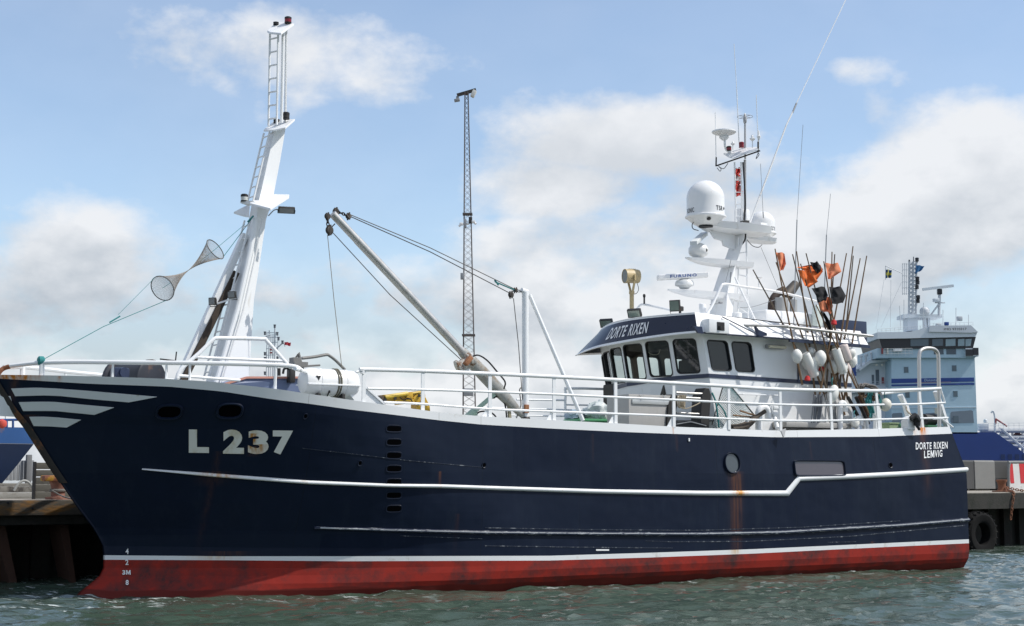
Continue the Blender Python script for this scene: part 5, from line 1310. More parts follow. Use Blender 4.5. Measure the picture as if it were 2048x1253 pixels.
# satellite domes
def dome(px, pb, v, r, htop, txts, seg=40):
    c = bp(px, pb, v); pr = [(r * .40, -.26 * r), (r * .62, -.20 * r), (r * 1.0, .12 * r), (r * 1.09, .16 * r), (r * 1.09, .23 * r), (r * 1.02, .26 * r), (r, .34 * r)]
    h0 = htop - r * .98
    pr += [(r * 1.0, h0)] + [(r * math.cos(R(a)), h0 + r * .98 * math.sin(R(a))) for a in range(8, 89, 8)] + [(.001, htop)]
    m = MB(); m.lathe(pr, c, seg=seg, cap=True); o = m.build('satellite_dome', WHITE_CLEAN, BOAT, smooth=35)
    for tx, a0, a1, z0, z1 in txts:
        def fn(s, t):
            th = R(lerp(a0, a1, s)); return c + Vector((math.cos(th) * (r + .006), math.sin(th) * (r + .006), lerp(z0, z1, t)))
        m = MB(); text_into(m, tx, fn, .01); m.build('lettering', pmat('letter_charcoal', (.05, .055, .06), .5), o, smooth=0)
    m = MB(); m.lathe([(r * .38, -.34 * r), (r * .38, -.26 * r)], c, seg=20); m.build('dome_foot', BLACK, o); return o, c
# the camera looks along about +57 degrees in boat axes; angles below are measured there
D1, c1 = dome(1411.5, 442, -.10, .475, 1.02, [('RONIC', 158, 193, .16, .28), ('TSR', 262, 290, .20, .32)])
m = MB(); th = R(299); q = c1 + Vector((math.cos(th) * .482, math.sin(th) * .482, .275)); m.lathe([(.02, 0), (.035, 0), (.035, .004), (.02, .004)], q, (math.cos(th), math.sin(th), 0), 14); m.build('emblem', pmat('letter_charcoal', (.05, .055, .06)), D1)
m = MB(); th = R(240); q = c1 + Vector((math.cos(th) * .41, math.sin(th) * .41, -.02)); m.lathe([(.055, 0), (.045, .006)], q, (math.cos(th), math.sin(th), -1.2), 14); m.build('drain_plug', DARK, D1)
m = MB(); m.tube(smoothpath([c1 + Vector((-.28, .1, .0)), c1 + Vector((-.36, .1, -.12)), c1 + Vector((-.33, .1, -.22)), c1 + Vector((-.2, .05, -.26))], 4), .012, 6); m.build('cable', BLACK, D1)
D2, c2 = dome(1524.5, 473, .45, .34, .66, [('ELECTR', 254, 303, .12, .22)])
# thick bundle of cables behind the platform
m = MB(); m.tube(smoothpath([bp(1490, 458, -.1), bp(1491, 470, -.15), bp(1489, 482, -.15), bp(1482, 491, -.15)], 4), .022, 8); m.build('cable_bundle', BLACK, RMAST)
m = MB(); m.tube(smoothpath([bp(1494, 480, -.1), bp(1505, 492, -.1), bp(1517, 495, -.1), bp(1524, 490, 0)], 4), .01, 6); m.build('cable_bundle', BLACK, RMAST)
m = MB(); m.tube(smoothpath([bp(1478, 616, -.1), bp(1500, 615, -.1), bp(1520, 610, -.1), bp(1550, 600, -.2)], 4), .007, 6); m.build('slack_cable', GALV, RMAST)
# pole mast above
m = MB(); m.tube([bp(1490, 445, 0), bp(1490, 320, 0)], .034, 10); m.tube([bp(1490.5, 318, 0), bp(1490, 245, 0)], .026, 10); m.lathe([(.03, 0), (.045, .03), (.05, .12), (.03, .22), (.006, .27)], bp(1490, 247, 0), seg=14)
PM = m.build('pole_mast', pmat('pole_grey', (.42, .42, .42), .45, metal=.3, dirt=(.2, .18, .15)), BOAT)
ladder('ladder', bp(1472, 445, .1), bp(1469, 325, .1), bp(1484.5, 445, -.05), bp(1482, 325, -.05), 5, .022, .012, WHITE, PM)
m = MB(); m.tube(smoothpath([bp(1488, 440, -.1), bp(1490.5, 410, -.1), bp(1489, 370, -.1), bp(1486, 325, -.08)], 4), .022, 8); m.build('cable_bundle', BLACK, PM)
m = MB(); m.lathe([(.14, 0), (.14, .03), (.05, .05)], (bp(1488, 444, 0).x, -.05, bp(1488, 446, 0).z), seg=12); m.build('mast_foot', DARK, PM)
m = MB(); m.bbox(bp(1484, 432, .2), (.35, .25, .35), .06); m.build('mast_step', WHITE, PM)
m = MB(); m.prism([bp(1447, 309, .45), bp(1480, 298, .2), bp(1518, 296, -.45), bp(1516, 301, -.55), bp(1496, 307, -.35), bp(1467, 318, -.1), bp(1458, 316, .2)], (0, 0, .025)); m.build('aerial_platform', WHITE_RUSTY, PM, smooth=0)
m = MB(); m.bar(bp(1433, 332, .55), bp(1520, 302, -.55), .035, .03); m.build('cross_bar', DARK, PM)
for pts, r in (([(1432, 333), (1432.5, 315)], .02), ([(1432, 315), (1430.5, 225)], .010), ([(1516, 303), (1516, 284)], .02), ([(1516, 284), (1512.5, 190)], .010), ([(1478, 285), (1473.5, 180)], .013), ([(1473.5, 180), (1468, 88)], .008)):
    m = MB(); m.tube([bp(*p, .5 if pts[0][0] < 1440 else (-.5 if pts[0][0] > 1500 else .1)) for p in pts], r, 6); m.build('whip_antenna', WHITE if r < .015 else DARK, PM)
m = MB(); m.tube(smoothpath([bp(1434, 336, .5), bp(1440, 343, .5), bp(1442, 338, .5), bp(1437, 333, .5), bp(1447, 338, .45), bp(1456, 327, .3)], 4), .009, 6); m.tube(smoothpath([bp(1515, 304, -.5), bp(1518, 310, -.5), bp(1512, 318, -.5), bp(1516, 307, -.5)], 4), .01, 6); m.build('loose_cable', BLACK, PM)
c = bp(1448, 272, .3)
m = MB(); m.lathe([(.10, -.02), (.14, .04), (.28, .09), (.315, .12), (.31, .15), (.22, .18), (.001, .19)], (c.x, c.y, c.z - .03), seg=28); GP2 = m.build('aerial_disc', WHITE_CLEAN, PM)
m = MB(); m.tube(smoothpath([bp(1450, 273, .3), bp(1449.5, 288, .3), bp(1452, 299, .3), bp(1458, 304, .25), bp(1463, 304, .2)], 4), .03, 8); m.lathe([(.13, 0), (.06, -.07)], (c.x, c.y, c.z - .045), seg=16); m.build('disc_arm', WHITE, PM)
lantern(1483, 296, -.1, .068, .15, REDGLASS, PM, cap=REDGLASS); lantern(1458, 302, .25, .065, .12, REDGLASS, PM, cap=DARK)
for px, pb, ptp, hr, v in ((1466, 300, 284, .055, .1), (1505, 296, 272, .07, -.4), (1518, 302, 264, .05, -.5)):
    m = MB(); c, t_ = bp(px, pb, v), bp(px, ptp, v); h = t_.z - c.z; m.lathe([(.012, 0), (.012, h * .55), (hr * .5, h * .6), (hr, h * .72), (hr, h * .78), (hr * .55, h * .82), (hr * .45, h), (.01, h * 1.08)], c, seg=14); m.build('aerial', WHITE_CLEAN, PM)
m = MB(); c = bp(1490, 234, 0)
m.tube([c + Vector((math.cos(a) * .20, math.sin(a) * .20, 0)) for a in [2 * math.pi * k / 24 for k in range(24)]], .006, 5, closed=True); m.tube([c - Vector((.2, 0, 0)), c + Vector((.2, 0, 0))], .006, 5); m.tube([c - Vector((0, .2, 0)), c + Vector((0, .2, 0))], .006, 5); m.build('loop_aerial', GALV, PM)
# long raked whip and the tall thin whips
m = MB(); a, b_, c_, d_ = bp(1500, 445, -.25), bp(1573, 250, -.25), bp(1590, 205, -.25), bp(1720, -60, -.25)
m.tube([a, a.lerp(b_, .3), b_], [.024, .024, .021], 8); WA = m.build('raked_antenna', WHITE_CLEAN, BOAT)
m = MB(); m.tube([bp(1585, 226, -.25), bp(1593, 207, -.25)], .024, 8); m.build('ferrule', GALV, WA); m = MB(); m.tube([b_, bp(1587, 221, -.25)], .02, 8); m.tube([bp(1592, 209, -.25), d_], .012, 6); m.build('upper_whip', WHITE_CLEAN, WA)
for lowp, midp, topp, v in (((1527, 437), (1526, 424), (1521, 328), -.3), ((1592, 505), (1594, 440), (1606, 250), -1.2), ((1651, 525), (1653, 470), (1661, 388), -1.2)):
    m = MB(); m.tube([bp(*lowp, v), bp(*midp, v)], .014, 6); m.tube([bp(*midp, v), bp(*topp, v)], .006, 6)
    if lowp[1] < 600 and lowp[0] > 1540: m.tube([bp(*lowp, v), bp(lowp[0] - 6, 690, v)], .014, 6)
    m.build('whip_antenna', GALV, BOAT)
m = MB(); c, t_ = bp(1518, 579, -.4), bp(1518, 559, -.4); m.tube([c, t_], .02, 8); m.lathe([(.02, 0), (.08, .03), (.085, .05), (.02, .07)], t_, seg=14); m.build('aerial', WHITE_CLEAN, BOAT)
m = MB(); m.tube([bp(1522, 495, 0), bp(1560, 585, -.6)], .005, 5); m.build('stay_wire', WIRE, BOAT)
# exhaust and funnel casing
m = MB(); m.tube(smoothpath([bp(1544, 640, .6), bp(1543, 612, .6), bp(1547, 597, .6), bp(1557, 586, .6), bp(1568, 580, .6)], 5), .10, 14); m.build('exhaust_pipe', pmat('burnt_steel', (.040, .026, .02), .75, var=.4, scale=6, dirt=(.10, .05, .03), dirt_lo=.55, dirt_hi=.7), BOAT)
m = MB(); a, b_ = bp(1573, 592, .5), bp(1592, 568, .5); m.tube([a, b_], [.17, .12], 14); EX = m.build('exhaust_pipe', pmat('heat_grey_steel', (.09, .08, .07), .6, metal=.4, var=.3), BOAT)
m = MB(); m.tube([bp(1561, 638, .5), bp(1561, 597, .5)], .20, 16); m.tube([bp(1587, 635, .3), bp(1587, 600, .3)], .10, 12); m.build('silencer', pmat('silencer_grey', (.36, .36, .35), .5, metal=.3, dirt=(.2, .16, .1)), BOAT)
m = MB(); m.bbox(bp(1552, 640, .2), (1.9, 1.3, .32), .08); m.build('engine_casing', WHITE, BOAT)
m = MB(); m.bbox(bp(1690, 664, .4), (.95, .7, .55), .02); m.build('funnel', NAVYTRIM, BOAT)
m = MB(); m.box(bp(1523, 632, -.2), (.08, .08, .12)); m.build('small_horn', DARK, BOAT)
m = MB(); m.bbox(bp(1636, 640, -.6), (.25, .2, .75), .05); m.build('locker_post', pmat('pale_green_white', (.60, .66, .62), .5), BOAT)
# roof rack for the dan buoys: open tubular frame cantilevered aft
rk = [bp(1512, 661, -2.15), bp(1572, 662, -2.55), bp(1740, 679, -2.55), bp(1712, 684, -2.0), bp(1545, 672, -2.0)]
m = MB(); f0, f1, f2, f3 = bp(1575, 662, -2.75), bp(1740, 679.5, -2.75), None, None
a0, a1 = Vector((f0.x, -2.75, 5.78)), Vector((f1.x + .1, -2.75, 5.70)); c0_, c1_ = Vector((f0.x, -1.7, 5.86)), Vector((f1.x + .1, -1.7, 5.80)); z0_ = Vector((f0.x - .9, -2.25, 5.80))
for p in ([z0_, a0], [a0, a1], [a1, c1_], [c0_, c1_], [z0_, c0_]): m.tube(p, .032, 8)
for t in (.12, .25, .38, .5, .62, .75, .88): m.tube([a0.lerp(a1, t), c0_.lerp(c1_, t)], .02, 6)
for t in (.33, .66): m.tube([a0.lerp(c0_, t), a1.lerp(c1_, t)], .018, 6)
m.build('roof_rack', STEEL, BOAT)

# ================================================================== LOOSE THINGS ABOARD
# ---- life raft canister on the forecastle break
rv_ = -2.25
c = bp(657, 766, rv_); r = .265; hl = .60
t = thing('life_raft', 'white life raft canister strapped on its side by the bow railing', 'life raft', (c.x, rv_, c.z - r - .03))
pr = [(.02, -hl), (r * .55, -hl + .01), (r * .85, -hl + .06), (r * .97, -hl + .14), (r, -hl + .22), (r, -hl + .34), (r * 1.03, -hl + .345), (r * 1.03, -hl + .40), (r, -hl + .405), (r, .28), (r * 1.03, .285), (r * 1.03, .34), (r, .345), (r * .98, hl - .10), (r * .86, hl - .04), (r * .6, hl - .005), (.02, hl)]
m = MB(); m.lathe(pr, c, (1, 0, -.02), 36); m.build('canister', WHITE_CLEAN, t)
m = MB(); m.bbox(c + Vector((0, 0, -.05)), (hl * 1.86, r * 2.14, .035), .012); m.build('seam_flange', WHITE, t)
for x in (.10, .15):
    m = MB(); m.lathe([(r + .012, -.016), (r + .018, -.01), (r + .018, .01), (r + .012, .016)], c + Vector((x, 0, 0)), (1, 0, 0), 30); m.build('strap', pmat('olive_webbing', (.13, .12, .085), .8, var=.3), t)
m = MB(); q = c + Vector((-.34, -r * .93, .06)); m.prism([q + Vector((-.05, -.018, .05)), q + Vector((-.03, -.018, .06)), q + Vector((0, -.018, .04)), q + Vector((.03, -.018, .06)), q + Vector((.05, -.018, .05)), q + Vector((0, -.018, -.05))], (0, .01, 0)); m.build('emblem', BLACK, t, smooth=0)
m = MB()
for x in (-.30, .22): m.bbox(c + Vector((x, 0, -r - .06)), (.07, .46, .22), .02)
m.build('cradle', DARK, t)
m = MB(); m.tube([c + Vector((-.08, -r * .8, -.12)), c + Vector((-.08, -r * .7, -.2)), c + Vector((-.08, -r * .4, -.27))], .012, 6); m.box(c + Vector((-.08, -r * .74, -.18)), (.03, .03, .07)); m.build('release_hook', DARK, t)

# ---- folded yellow crane
yv = .6
def Y(px, py, dv=0): return bp(px, py, yv + dv)
t = thing('folding_crane', 'yellow folding deck crane lying folded behind the side railing', 'crane', (Y(808, 812).x, yv, 3.0))
m = MB(); a, b_ = Y(764, 797), Y(845, 788); m.bar(a, b_, .22, .14); m.bar(Y(756, 805), Y(846, 799), .2, .09); m.build('boom', YELLOW, t)
m = MB(); a, b_ = Y(770, 795, -.14), Y(815, 788, -.14); m.tube([a, b_], .05, 10); m.tube([b_, Y(848, 784, -.14)], .022, 8); m.build('ram', pmat('yellow_ram', (.62, .42, .05), .35, var=.12), t)
m = MB(); m.prism([Y(826, 797, -.14), Y(832, 790, -.14), Y(845, 784, -.14), Y(850, 792, -.14), Y(860, 812, -.14), (Y(860, 812).x, yv - .14, 3.0), (Y(828, 812).x, yv - .14, 3.0), Y(834, 806, -.14)], (0, .28, 0)); m.build('column', YELLOW, t, smooth=0, bevel=.015)
m = MB(); m.bar(Y(790, 806, -.13), Y(828, 803, -.13), .05, .10); m.bbox(Y(817, 792, -.1), (.16, .14, .15), .02); m.build('inner_boom', YELLOW, t)
m = MB()
for px, py in ((770, 800), (790, 797), (838, 792), (846, 800), (838, 808)): m.lathe([(.035, 0), (.035, .02)], Y(px, py, -.16), (0, -1, 0), 10)
m.build('pivot_pin', MATS['dark_steel'], t)
m = MB(); m.bbox(Y(761, 802), (.12, .3, .18), .03); m.bbox(Y(758, 797), (.07, .18, .12), .02); m.build('boom_head', pmat('oily_steel', (.09, .06, .04), .5, var=.4), t)
m = MB(); m.bbox((Y(790, 812).x, yv, 3.20), (.9, .28, .16), .02); m.build('outrigger', YELLOW, t)
m = MB(); m.tube(smoothpath([Y(800, 795, -.2), Y(808, 801, -.22), Y(815, 797, -.22), Y(822, 800, -.22), Y(826, 807, -.2)], 4), .012, 6); m.build('hose', BLACK, t)
m = MB(); m.bbox((Y(890, 832).x, .8, 3.13), (2.6, .5, .30), .03)
for k in range(4): m.box((Y(890, 832).x - 1 + k * .6, .54, 3.2), (.04, .04, .24))
tag(m.build('long_fish_box', pmat('maroon_box', (.06, .022, .02), .6, var=.3), base=(Y(890, 832).x, .8, 3.0)), 'long maroon box lying on deck under the derrick boom', 'box')

# ---- stainless sorting cabinet beside the wheelhouse
cv = -2.35
x0, x1 = bp(1258, 850, cv).x, bp(1345, 850, cv).x; zt = bp(1300, 790, cv).z
t = thing('steel_cabinet', 'grey stainless steel chest in front of the wheelhouse', 'chest', ((x0 + x1) / 2, cv + .4, 2.7))
SATIN = pmat('satin_steel', (.40, .39, .37), .55, metal=.35, var=.1, scale=12, dirt=(.30, .26, .2), dirt_lo=.6, dirt_hi=.75, stretch=(1, 1, .2))
m = MB(); m.bbox(((x0 + x1) / 2, cv + .40, (2.7 + zt) / 2), (x1 - x0, .8, zt - 2.7), .015); m.build('body', SATIN, t)
m = MB(); m.bbox(((x0 + x1) / 2 + .03, cv - .012, zt - .16), (x1 - x0 - .10, .03, .11), .01); m.build('lid_lip', pmat('bright_steel', (.6, .6, .58), .35, metal=.6), t)
for px in (1282, 1328):
    q = bp(px, 796, cv - .03); m = MB(); m.tube([(q.x, q.y, q.z - .05), (q.x, q.y, q.z + .02)], .02, 8); m.tube([(q.x - .05, q.y, q.z + .06), (q.x, q.y, q.z + .02), (q.x + .05, q.y, q.z + .06)], .012, 6); m.build('wing_nut', STEEL, t)
# ---- net hauler
hv_ = -2.35
def HH(px, py, dv=0): return bp(px, py, hv_ + dv)
t = thing('net_hauler', 'dark net hauler with steel rollers behind the side railing', 'net hauler', (HH(1385, 850).x, hv_, 2.7))
for (pts) in ([(1336, 858), (1334, 845), (1337, 812), (1344, 792), (1352, 788), (1357, 796), (1352, 830), (1350, 858)], [(1400, 858), (1402, 820), (1404, 792), (1411, 776), (1419, 777), (1423, 790), (1420, 830), (1416, 858)]):
    m = MB(); P_ = [HH(*p, -.05) for p in pts]
    for q in P_:
        if q.z < 3.45: q.z = 2.72
    m.prism(P_, (0, .35, 0)); m.build('cheek', DARK, t, smooth=0, bevel=.02)
for ya, yb, r in ((786, 788.5, .028), (795, 798, .026), (826, 829, .022), (833, 837, .02)):
    m = MB(); m.tube([HH(1352, ya), HH(1406, yb)], r, 10); m.build('roller', STEEL, t)
m = MB(); P_ = [HH(1351, 846, -.1), HH(1381, 841, -.1), HH(1413, 849, -.1), (HH(1413, 858).x, hv_ - .1, 2.9), (HH(1351, 858).x, hv_ - .1, 2.9)]; m.prism(P_, (0, .4, 0)); m.build('tray', BLACK, t, smooth=0)
m = MB(); m.tube([HH(1352, 849, -.12), HH(1381, 844, -.12), HH(1412, 852, -.12)], .015, 6); m.build('tray_edge', STEEL, t)
m = MB()
for k in range(5): m.tube(smoothpath([HH(1356 + k * 3, 790, -.06), HH(1354 + k * 3, 806, -.09), HH(1359 + k * 2.5, 816, -.08), HH(1362 + k * 2, 804, -.04), HH(1360 + k * 3, 790, -.03)], 4), .014, 5)
m.tube(smoothpath([HH(1354, 812, -.08), HH(1370, 818, -.1), HH(1388, 812, -.08), HH(1400, 806, -.04)], 4), .012, 6)
tag(m.build('rope_hank', ROPEB, base=HH(1362, 816)), 'beige rope hank looped over the net hauler rollers', 'rope')
# ---- landing net on a triangular frame
nv = -2.30
def NN(px, py, dv=0): return bp(px, py, nv + dv)
def netting(m, fn, nx, ny, r):
    """diamond netting of real cords over fn(s, t)"""
    for i in range(-ny, nx + ny):
        for sg in (1, -1):
            pts = []
            for j in range(ny + 1):
                s = (i + (j if sg > 0 else ny - j)) / nx; tt = j / ny
                if -0.001 <= s <= 1.001: pts.append(fn(min(1, max(0, s)), tt))
            if len(pts) > 1: m.tube(pts, r, 3, cap=False)
    return m
t = thing('landing_net', 'teal landing net on a triangular frame propped beside the white wheelhouse', 'net', (NN(1460, 855).x, nv, 2.7))
apx, bl_, br_ = NN(1447, 772), NN(1421, 856), NN(1508, 828)
def fnn(s, t_):
    top = apx.lerp(NN(1466, 777), s); bot = NN(1424, 858).lerp(NN(1508, 830), s)
    q = top.lerp(bot, t_); q.y += -.12 * math.sin(math.pi * s) * math.sin(math.pi * min(1, t_ * 1.05)); q.z -= .10 * math.sin(math.pi * s) * t_; return q
m = MB(); netting(m, fnn, 15, 17, .0045); m.build('netting', pmat('net_teal', (.05, .14, .15), .8, var=.3), t, smooth=0)
m = MB(); m.tube([NN(1464, 776), NN(1508, 830)], .018, 6); m.tube([NN(1446, 772), NN(1424, 850)], .014, 6); m.build('frame', DARK, t)
m = MB(); m.tube(smoothpath([NN(1424, 786, -.04), NN(1430, 800, -.06), NN(1434, 820, -.08), NN(1438, 855, -.05)], 4), .022, 6); m.tube(smoothpath([NN(1432, 802, -.05), NN(1448, 822, -.08), NN(1456, 846, -.06)], 4), .02, 6); m.build('net_rope', ROPET, t)
# ---- dark anchor shank
t = thing('anchor', 'dark rusty anchor with tapering shank lying against the side railing', 'anchor', (NN(1490, 855).x, -2.5, 2.8))
m = MB(); P_ = [bp(x, y, -2.55) for x, y in ((1462, 858), (1480, 856), (1495, 850), (1508, 838), (1530, 823))]; m.tube(smoothpath(P_, 5), [.10] * 10 + [.085] * 6 + [.05] * 5, 8); m.build('shank', pmat('anchor_brown', (.07, .055, .042), .85, var=.4, scale=8), t)
m = MB(); m.tube([bp(1480, 822, -2.5), bp(1512, 832, -2.5)], .022, 6); m.build('arm', BAMBOO, t)
m = MB(); m.tube([bp(1466, 831, -2.48), bp(1518, 836, -2.48)], .02, 6); m.build('arm', BAMBOO, t)
# ---- goose neck vents (welded to the deck)
def gooseneck(x0, x1, yt, v, r, name='gooseneck_vent'):
    a, b_ = bp(x0, yt, v), bp(x1, yt, v); rr = (b_.x - a.x) / 2
    m = MB(); m.tube([(a.x, v, 2.7), (a.x, v, a.z - rr)] + arc((a.x + rr, v, a.z - rr), rr, 180, 0, 10)[1:] + [(b_.x, v, b_.z - rr - .12)], r, 14); return m.build(name, WHITE, BOAT)
gooseneck(1517, 1536, 815, -2.45, .085); gooseneck(1679, 1690, 806, -2.5, .07); gooseneck(1714, 1722, 836, -2.5, .06)
for px, yt, v, r in ((1494, 838, -2.55, .05), (1724, 803, -2.2, .05), (1733, 840, -2.5, .045)):
    m = MB(); a = bp(px, yt, v); m.tube([(a.x + .1, v, 2.7), a], r, 10); m.build('vent_pipe', WHITE, BOAT)
m = MB(); a = bp(1548, 816, -2.5); m.bbox(a, (.17, .16, .10), .03); m.bbox(a + Vector((0, 0, -.16)), (.15, .14, .12), .03); m.tube([a + Vector((0, 0, -.2)), bp(1556, 860, -2.75)], .05, 10); m.bbox(a + Vector((-.09, 0, -.06)), (.05, .12, .2), .02); m.build('deck_fitting', WHITE_RUSTY, BOAT)
m = MB(); q = hull_pt(1556, 868); m.prism([(q.x - .06, -3.01, q.z + .06), (q.x + .10, -3.01, q.z + .12), (q.x + .03, -3.01, q.z - .10)], (0, -.03, 0)); m.build('scupper_lip', pmat('grey_white', (.5, .5, .5)), BOAT, smooth=0)
# ---- plastic bag on a green crate
pv = -.6
def PP(px, py, dv=0): return bp(px, py, pv + dv)
q = PP(1190, 845); t = thing('fish_crate', 'light green plastic fish crate under a plastic bag', 'crate', (q.x, pv, 3.0))
x0, x1 = PP(1143, 845).x, PP(1228, 845).x; m = MB(); zt = PP(1190, 840).z
for dv in (-.3, .3): m.bbox(((x0 + x1) / 2, pv + dv, (zt + 3.0) / 2), (x1 - x0, .04, zt - 3.0), .012)
for x in (x0, x1): m.bbox((x, pv, (zt + 3.0) / 2), (.04, .56, zt - 3.02), .012)
m.bbox(((x0 + x1) / 2, pv, 3.06), (x1 - x0, .56, .04), .01); m.build('crate_body', GREENL, t)
m = MB(); m.bbox(((x0 + x1) / 2, pv - .31, zt - .02), (x1 - x0 + .03, .06, .05), .012); m.build('rim', GREENL, t)
def lumpy(m, c, rx, ry, rz, seed, n=16, amp=.22):
    vs = []; fs = []
    for i in range(n + 1):
        th = math.pi * i / n
        for k in range(n * 2):
            ph = math.pi * k / n; d = Vector((math.sin(th) * math.cos(ph), math.sin(th) * math.sin(ph), math.cos(th)))
            f = 1 + amp * noise.noise(d * 2.2 + Vector((seed, 0, 0))) + amp * .6 * noise.noise(d * 5 + Vector((0, seed, 0)))
            vs.append(Vector(c) + Vector((d.x * rx, d.y * ry, d.z * rz)) * f)
    for i in range(n):
        for k in range(n * 2):
            k2 = (k + 1) % (n * 2); fs.append((i * n * 2 + k, i * n * 2 + k2, (i + 1) * n * 2 + k2, (i + 1) * n * 2 + k))
    m.add(vs, fs); return m
PLASTIC = pmat('plastic_film', (.58, .62, .61), .25, var=.2, scale=9, dirt=(.30, .36, .35), dirt_lo=.45, dirt_hi=.6, bump=.5, bscale=22)
m = MB(); lumpy(m, PP(1196, 826, -.05), .36, .28, .24, 3.3, amp=.3); m.tube([PP(1198, 812), PP(1200, 800)], [.07, .03], 8)
tag(m.build('plastic_bag', PLASTIC, base=PP(1196, 836)), 'crumpled clear plastic bag heaped on the green crate', 'bag')
m = MB(); lumpy(m, PP(1150, 834, .3), .22, .25, .16, 9.1, amp=.3); tag(m.build('plastic_bag', pmat('bluish_film', (.32, .40, .46), .3, var=.25, scale=9), base=PP(1150, 840)), 'small bluish plastic bag beside the green crate', 'bag')
# ---- grey tank under the buoy poles
tv = -2.45
x0, x1 = bp(1570, 855, tv).x, bp(1700, 855, tv).x; zt = bp(1600, 845, tv).z
t = thing('longline_tank', 'long grey steel tray under the marker poles', 'tray', ((x0 + x1) / 2, tv, 2.8))
m = MB(); m.bbox(((x0 + x1) / 2, tv + .2, zt - .06), (x1 - x0, .5, .13), .02); m.build('rim', SATIN, t); m = MB(); m.bbox(((x0 + x1) / 2, tv + .25, 2.95), (x1 - x0 - .1, .4, .5), .02); m.build('trough', DARK, t)
# rods bundled upright
t = thing('rod_bundle', 'bundle of thin grey metal rods standing upright behind the side railing', 'rods', (bp(1632, 840, -2.5).x, -2.5, 2.9))
for k in range(11):
    m = MB(); m.tube([bp(1628 + k * 1.7, 792 + random.uniform(-4, 4), -2.5 + .02 * (k % 3)), bp(1624 + k * 1.6 + random.uniform(-2, 2), 846, -2.5 + .02 * (k % 3))], .018, 6); m.build('rod', pmat('rod_grey', (.17, .18, .20), .5, metal=.3, var=.3), t)
t = thing('rod_bundle', 'bundle of pale metal rods leaning inside the rail below the white floats', 'rods', (bp(1665, 840, -2.4).x, -2.4, 2.9))
for k in range(7):
    m = MB(); m.tube([bp(1650 + k * 3.3, 788 + random.uniform(-4, 4), -2.4), bp(1660 + k * 2.1, 848, -2.4)], .015, 6); m.build('rod', GALV, t)

# ================================================================== marker poles with flags and floats
def flag_mesh(pole_top, pole_dir, outline, seed, amp=.05):
    """cloth through photo outline points, rippled out of its plane: rows from the hoist to the fly"""
    pass
POLES = [  # top, point at the rack, bottom row, plane at top, plane at rack
    ((1506, 540), (1572, 660), 752, -2.3), ((1550, 498), (1583, 662), 770, -2.6), ((1552, 525), (1603, 664), 800, -2.5), ((1585, 509), (1624, 665), 792, -2.6), ((1593, 503), (1614, 664), 790, -2.35),
    ((1601, 528), (1642, 668), 830, -2.6), ((1612, 507), (1652, 664), 815, -2.4), ((1647.5, 523), (1672, 665), 800, -2.6), ((1664, 504), (1664, 667), 792, -2.3), ((1669.5, 509), (1660, 665), 800, -2.45),
    ((1693, 507), (1662, 668), 842, -2.55), ((1706, 493), (1681, 668), 800, -2.5), ((1706.5, 512), (1690, 668), 792, -2.3), ((1720.5, 517), (1694, 655), 800, -2.45), ((1733.5, 512), (1709, 668), 812, -2.55),
    ((1648, 600), (1675, 668), 835, -2.4), ((1632, 610), (1660, 668), 842, -2.65)]
PINFO = []
LBL = {1: 'leaning marker pole with a faded orange flag, the one nearest the mast', 4: 'marker pole with a large bright orange flag streaming over the roof rack', 5: 'marker pole with a square of torn orange cloth at its tip', 6: 'marker pole with a ragged black flag just behind the orange flags',
       7: 'marker pole with a crumpled salmon orange flag and stiff black flag below', 10: 'steeply leaning marker pole crossing behind the others to the left', 11: 'tallest marker pole of the bundle, without a flag', 14: 'bare marker pole standing farthest aft at the stern side of the rack', 0: 'bare marker pole slanting lowest, forward end of the roof rack',
       15: 'short marker pole with pale orange flag low among black cloth', 16: 'short marker pole with black ragged cloth hanging at the roof', 3: 'marker pole thin and bare, between the mast side pole and orange flags'}
for i, (tp, rk_, yb, v) in enumerate(POLES):
    k = (yb - tp[1]) / (rk_[1] - tp[1]); bx_ = tp[0] + (rk_[0] - tp[0]) * k
    vt, vb = v - .1, v + .25
    a, b_ = bp(*tp, vt), bp(bx_, yb, vb)
    lab = LBL.get(i, 'bare bamboo marker pole among the bundle in the roof rack')
    t = thing('marker_pole', lab, 'marker pole', b_, group='marker poles leaning in the roof rack' if i in LBL else 'bare marker poles in the roof rack')
    m = MB(); n = 8; P_ = []
    for j in range(n + 1):
        q = b_.lerp(a, j / n); q.y += .03 * math.sin(math.pi * j / n) * math.sin(i); P_.append(q)
    m.tube(P_, [lerp(.027, .014, j / n) for j in range(n + 1)], 7); m.build('pole', BAMBOO if i % 3 else BAMBOO2, t)
    PINFO.append((t, tp, (bx_, yb), a, b_))
def pole_v(i, py):
    t, tp, bt, a, b_ = PINFO[i]; k = (py - tp[1]) / (bt[1] - tp[1]); return lerp(a.y, b_.y, k)
def flag(i, hoist, fly, mat, seed, rip=.06):
    """hoist edge (photo points down the pole), fly edge (photo points down the free side)"""
    t = PINFO[i][0]; n = 10; k_ = 12; rows = []
    def along(pl, s):
        x = s * (len(pl) - 1); j = min(len(pl) - 2, int(x)); f = x - j; return lerp(pl[j][0], pl[j + 1][0], f), lerp(pl[j][1], pl[j + 1][1], f)
    for r_ in range(n + 1):
        row = []
        hx, hy = along(hoist, r_ / n); fx, fy = along(fly, r_ / n)
        v0 = pole_v(i, hy) - .02
        for c_ in range(k_ + 1):
            s = c_ / k_; px, py = lerp(hx, fx, s), lerp(hy, fy, s) + 2.2 * math.sin(s * 6 + seed) * s
            dv = rip * s ** .6 * math.sin(s * 7.5 + r_ * .35 + seed) + .5 * rip * noise.noise(Vector((s * 4, r_ * .4, seed)))
            row.append(bp(px, py, v0 + dv))
        rows.append(row)
    m = MB(); m.grid(rows); m.build('flag', mat, t, smooth=60)
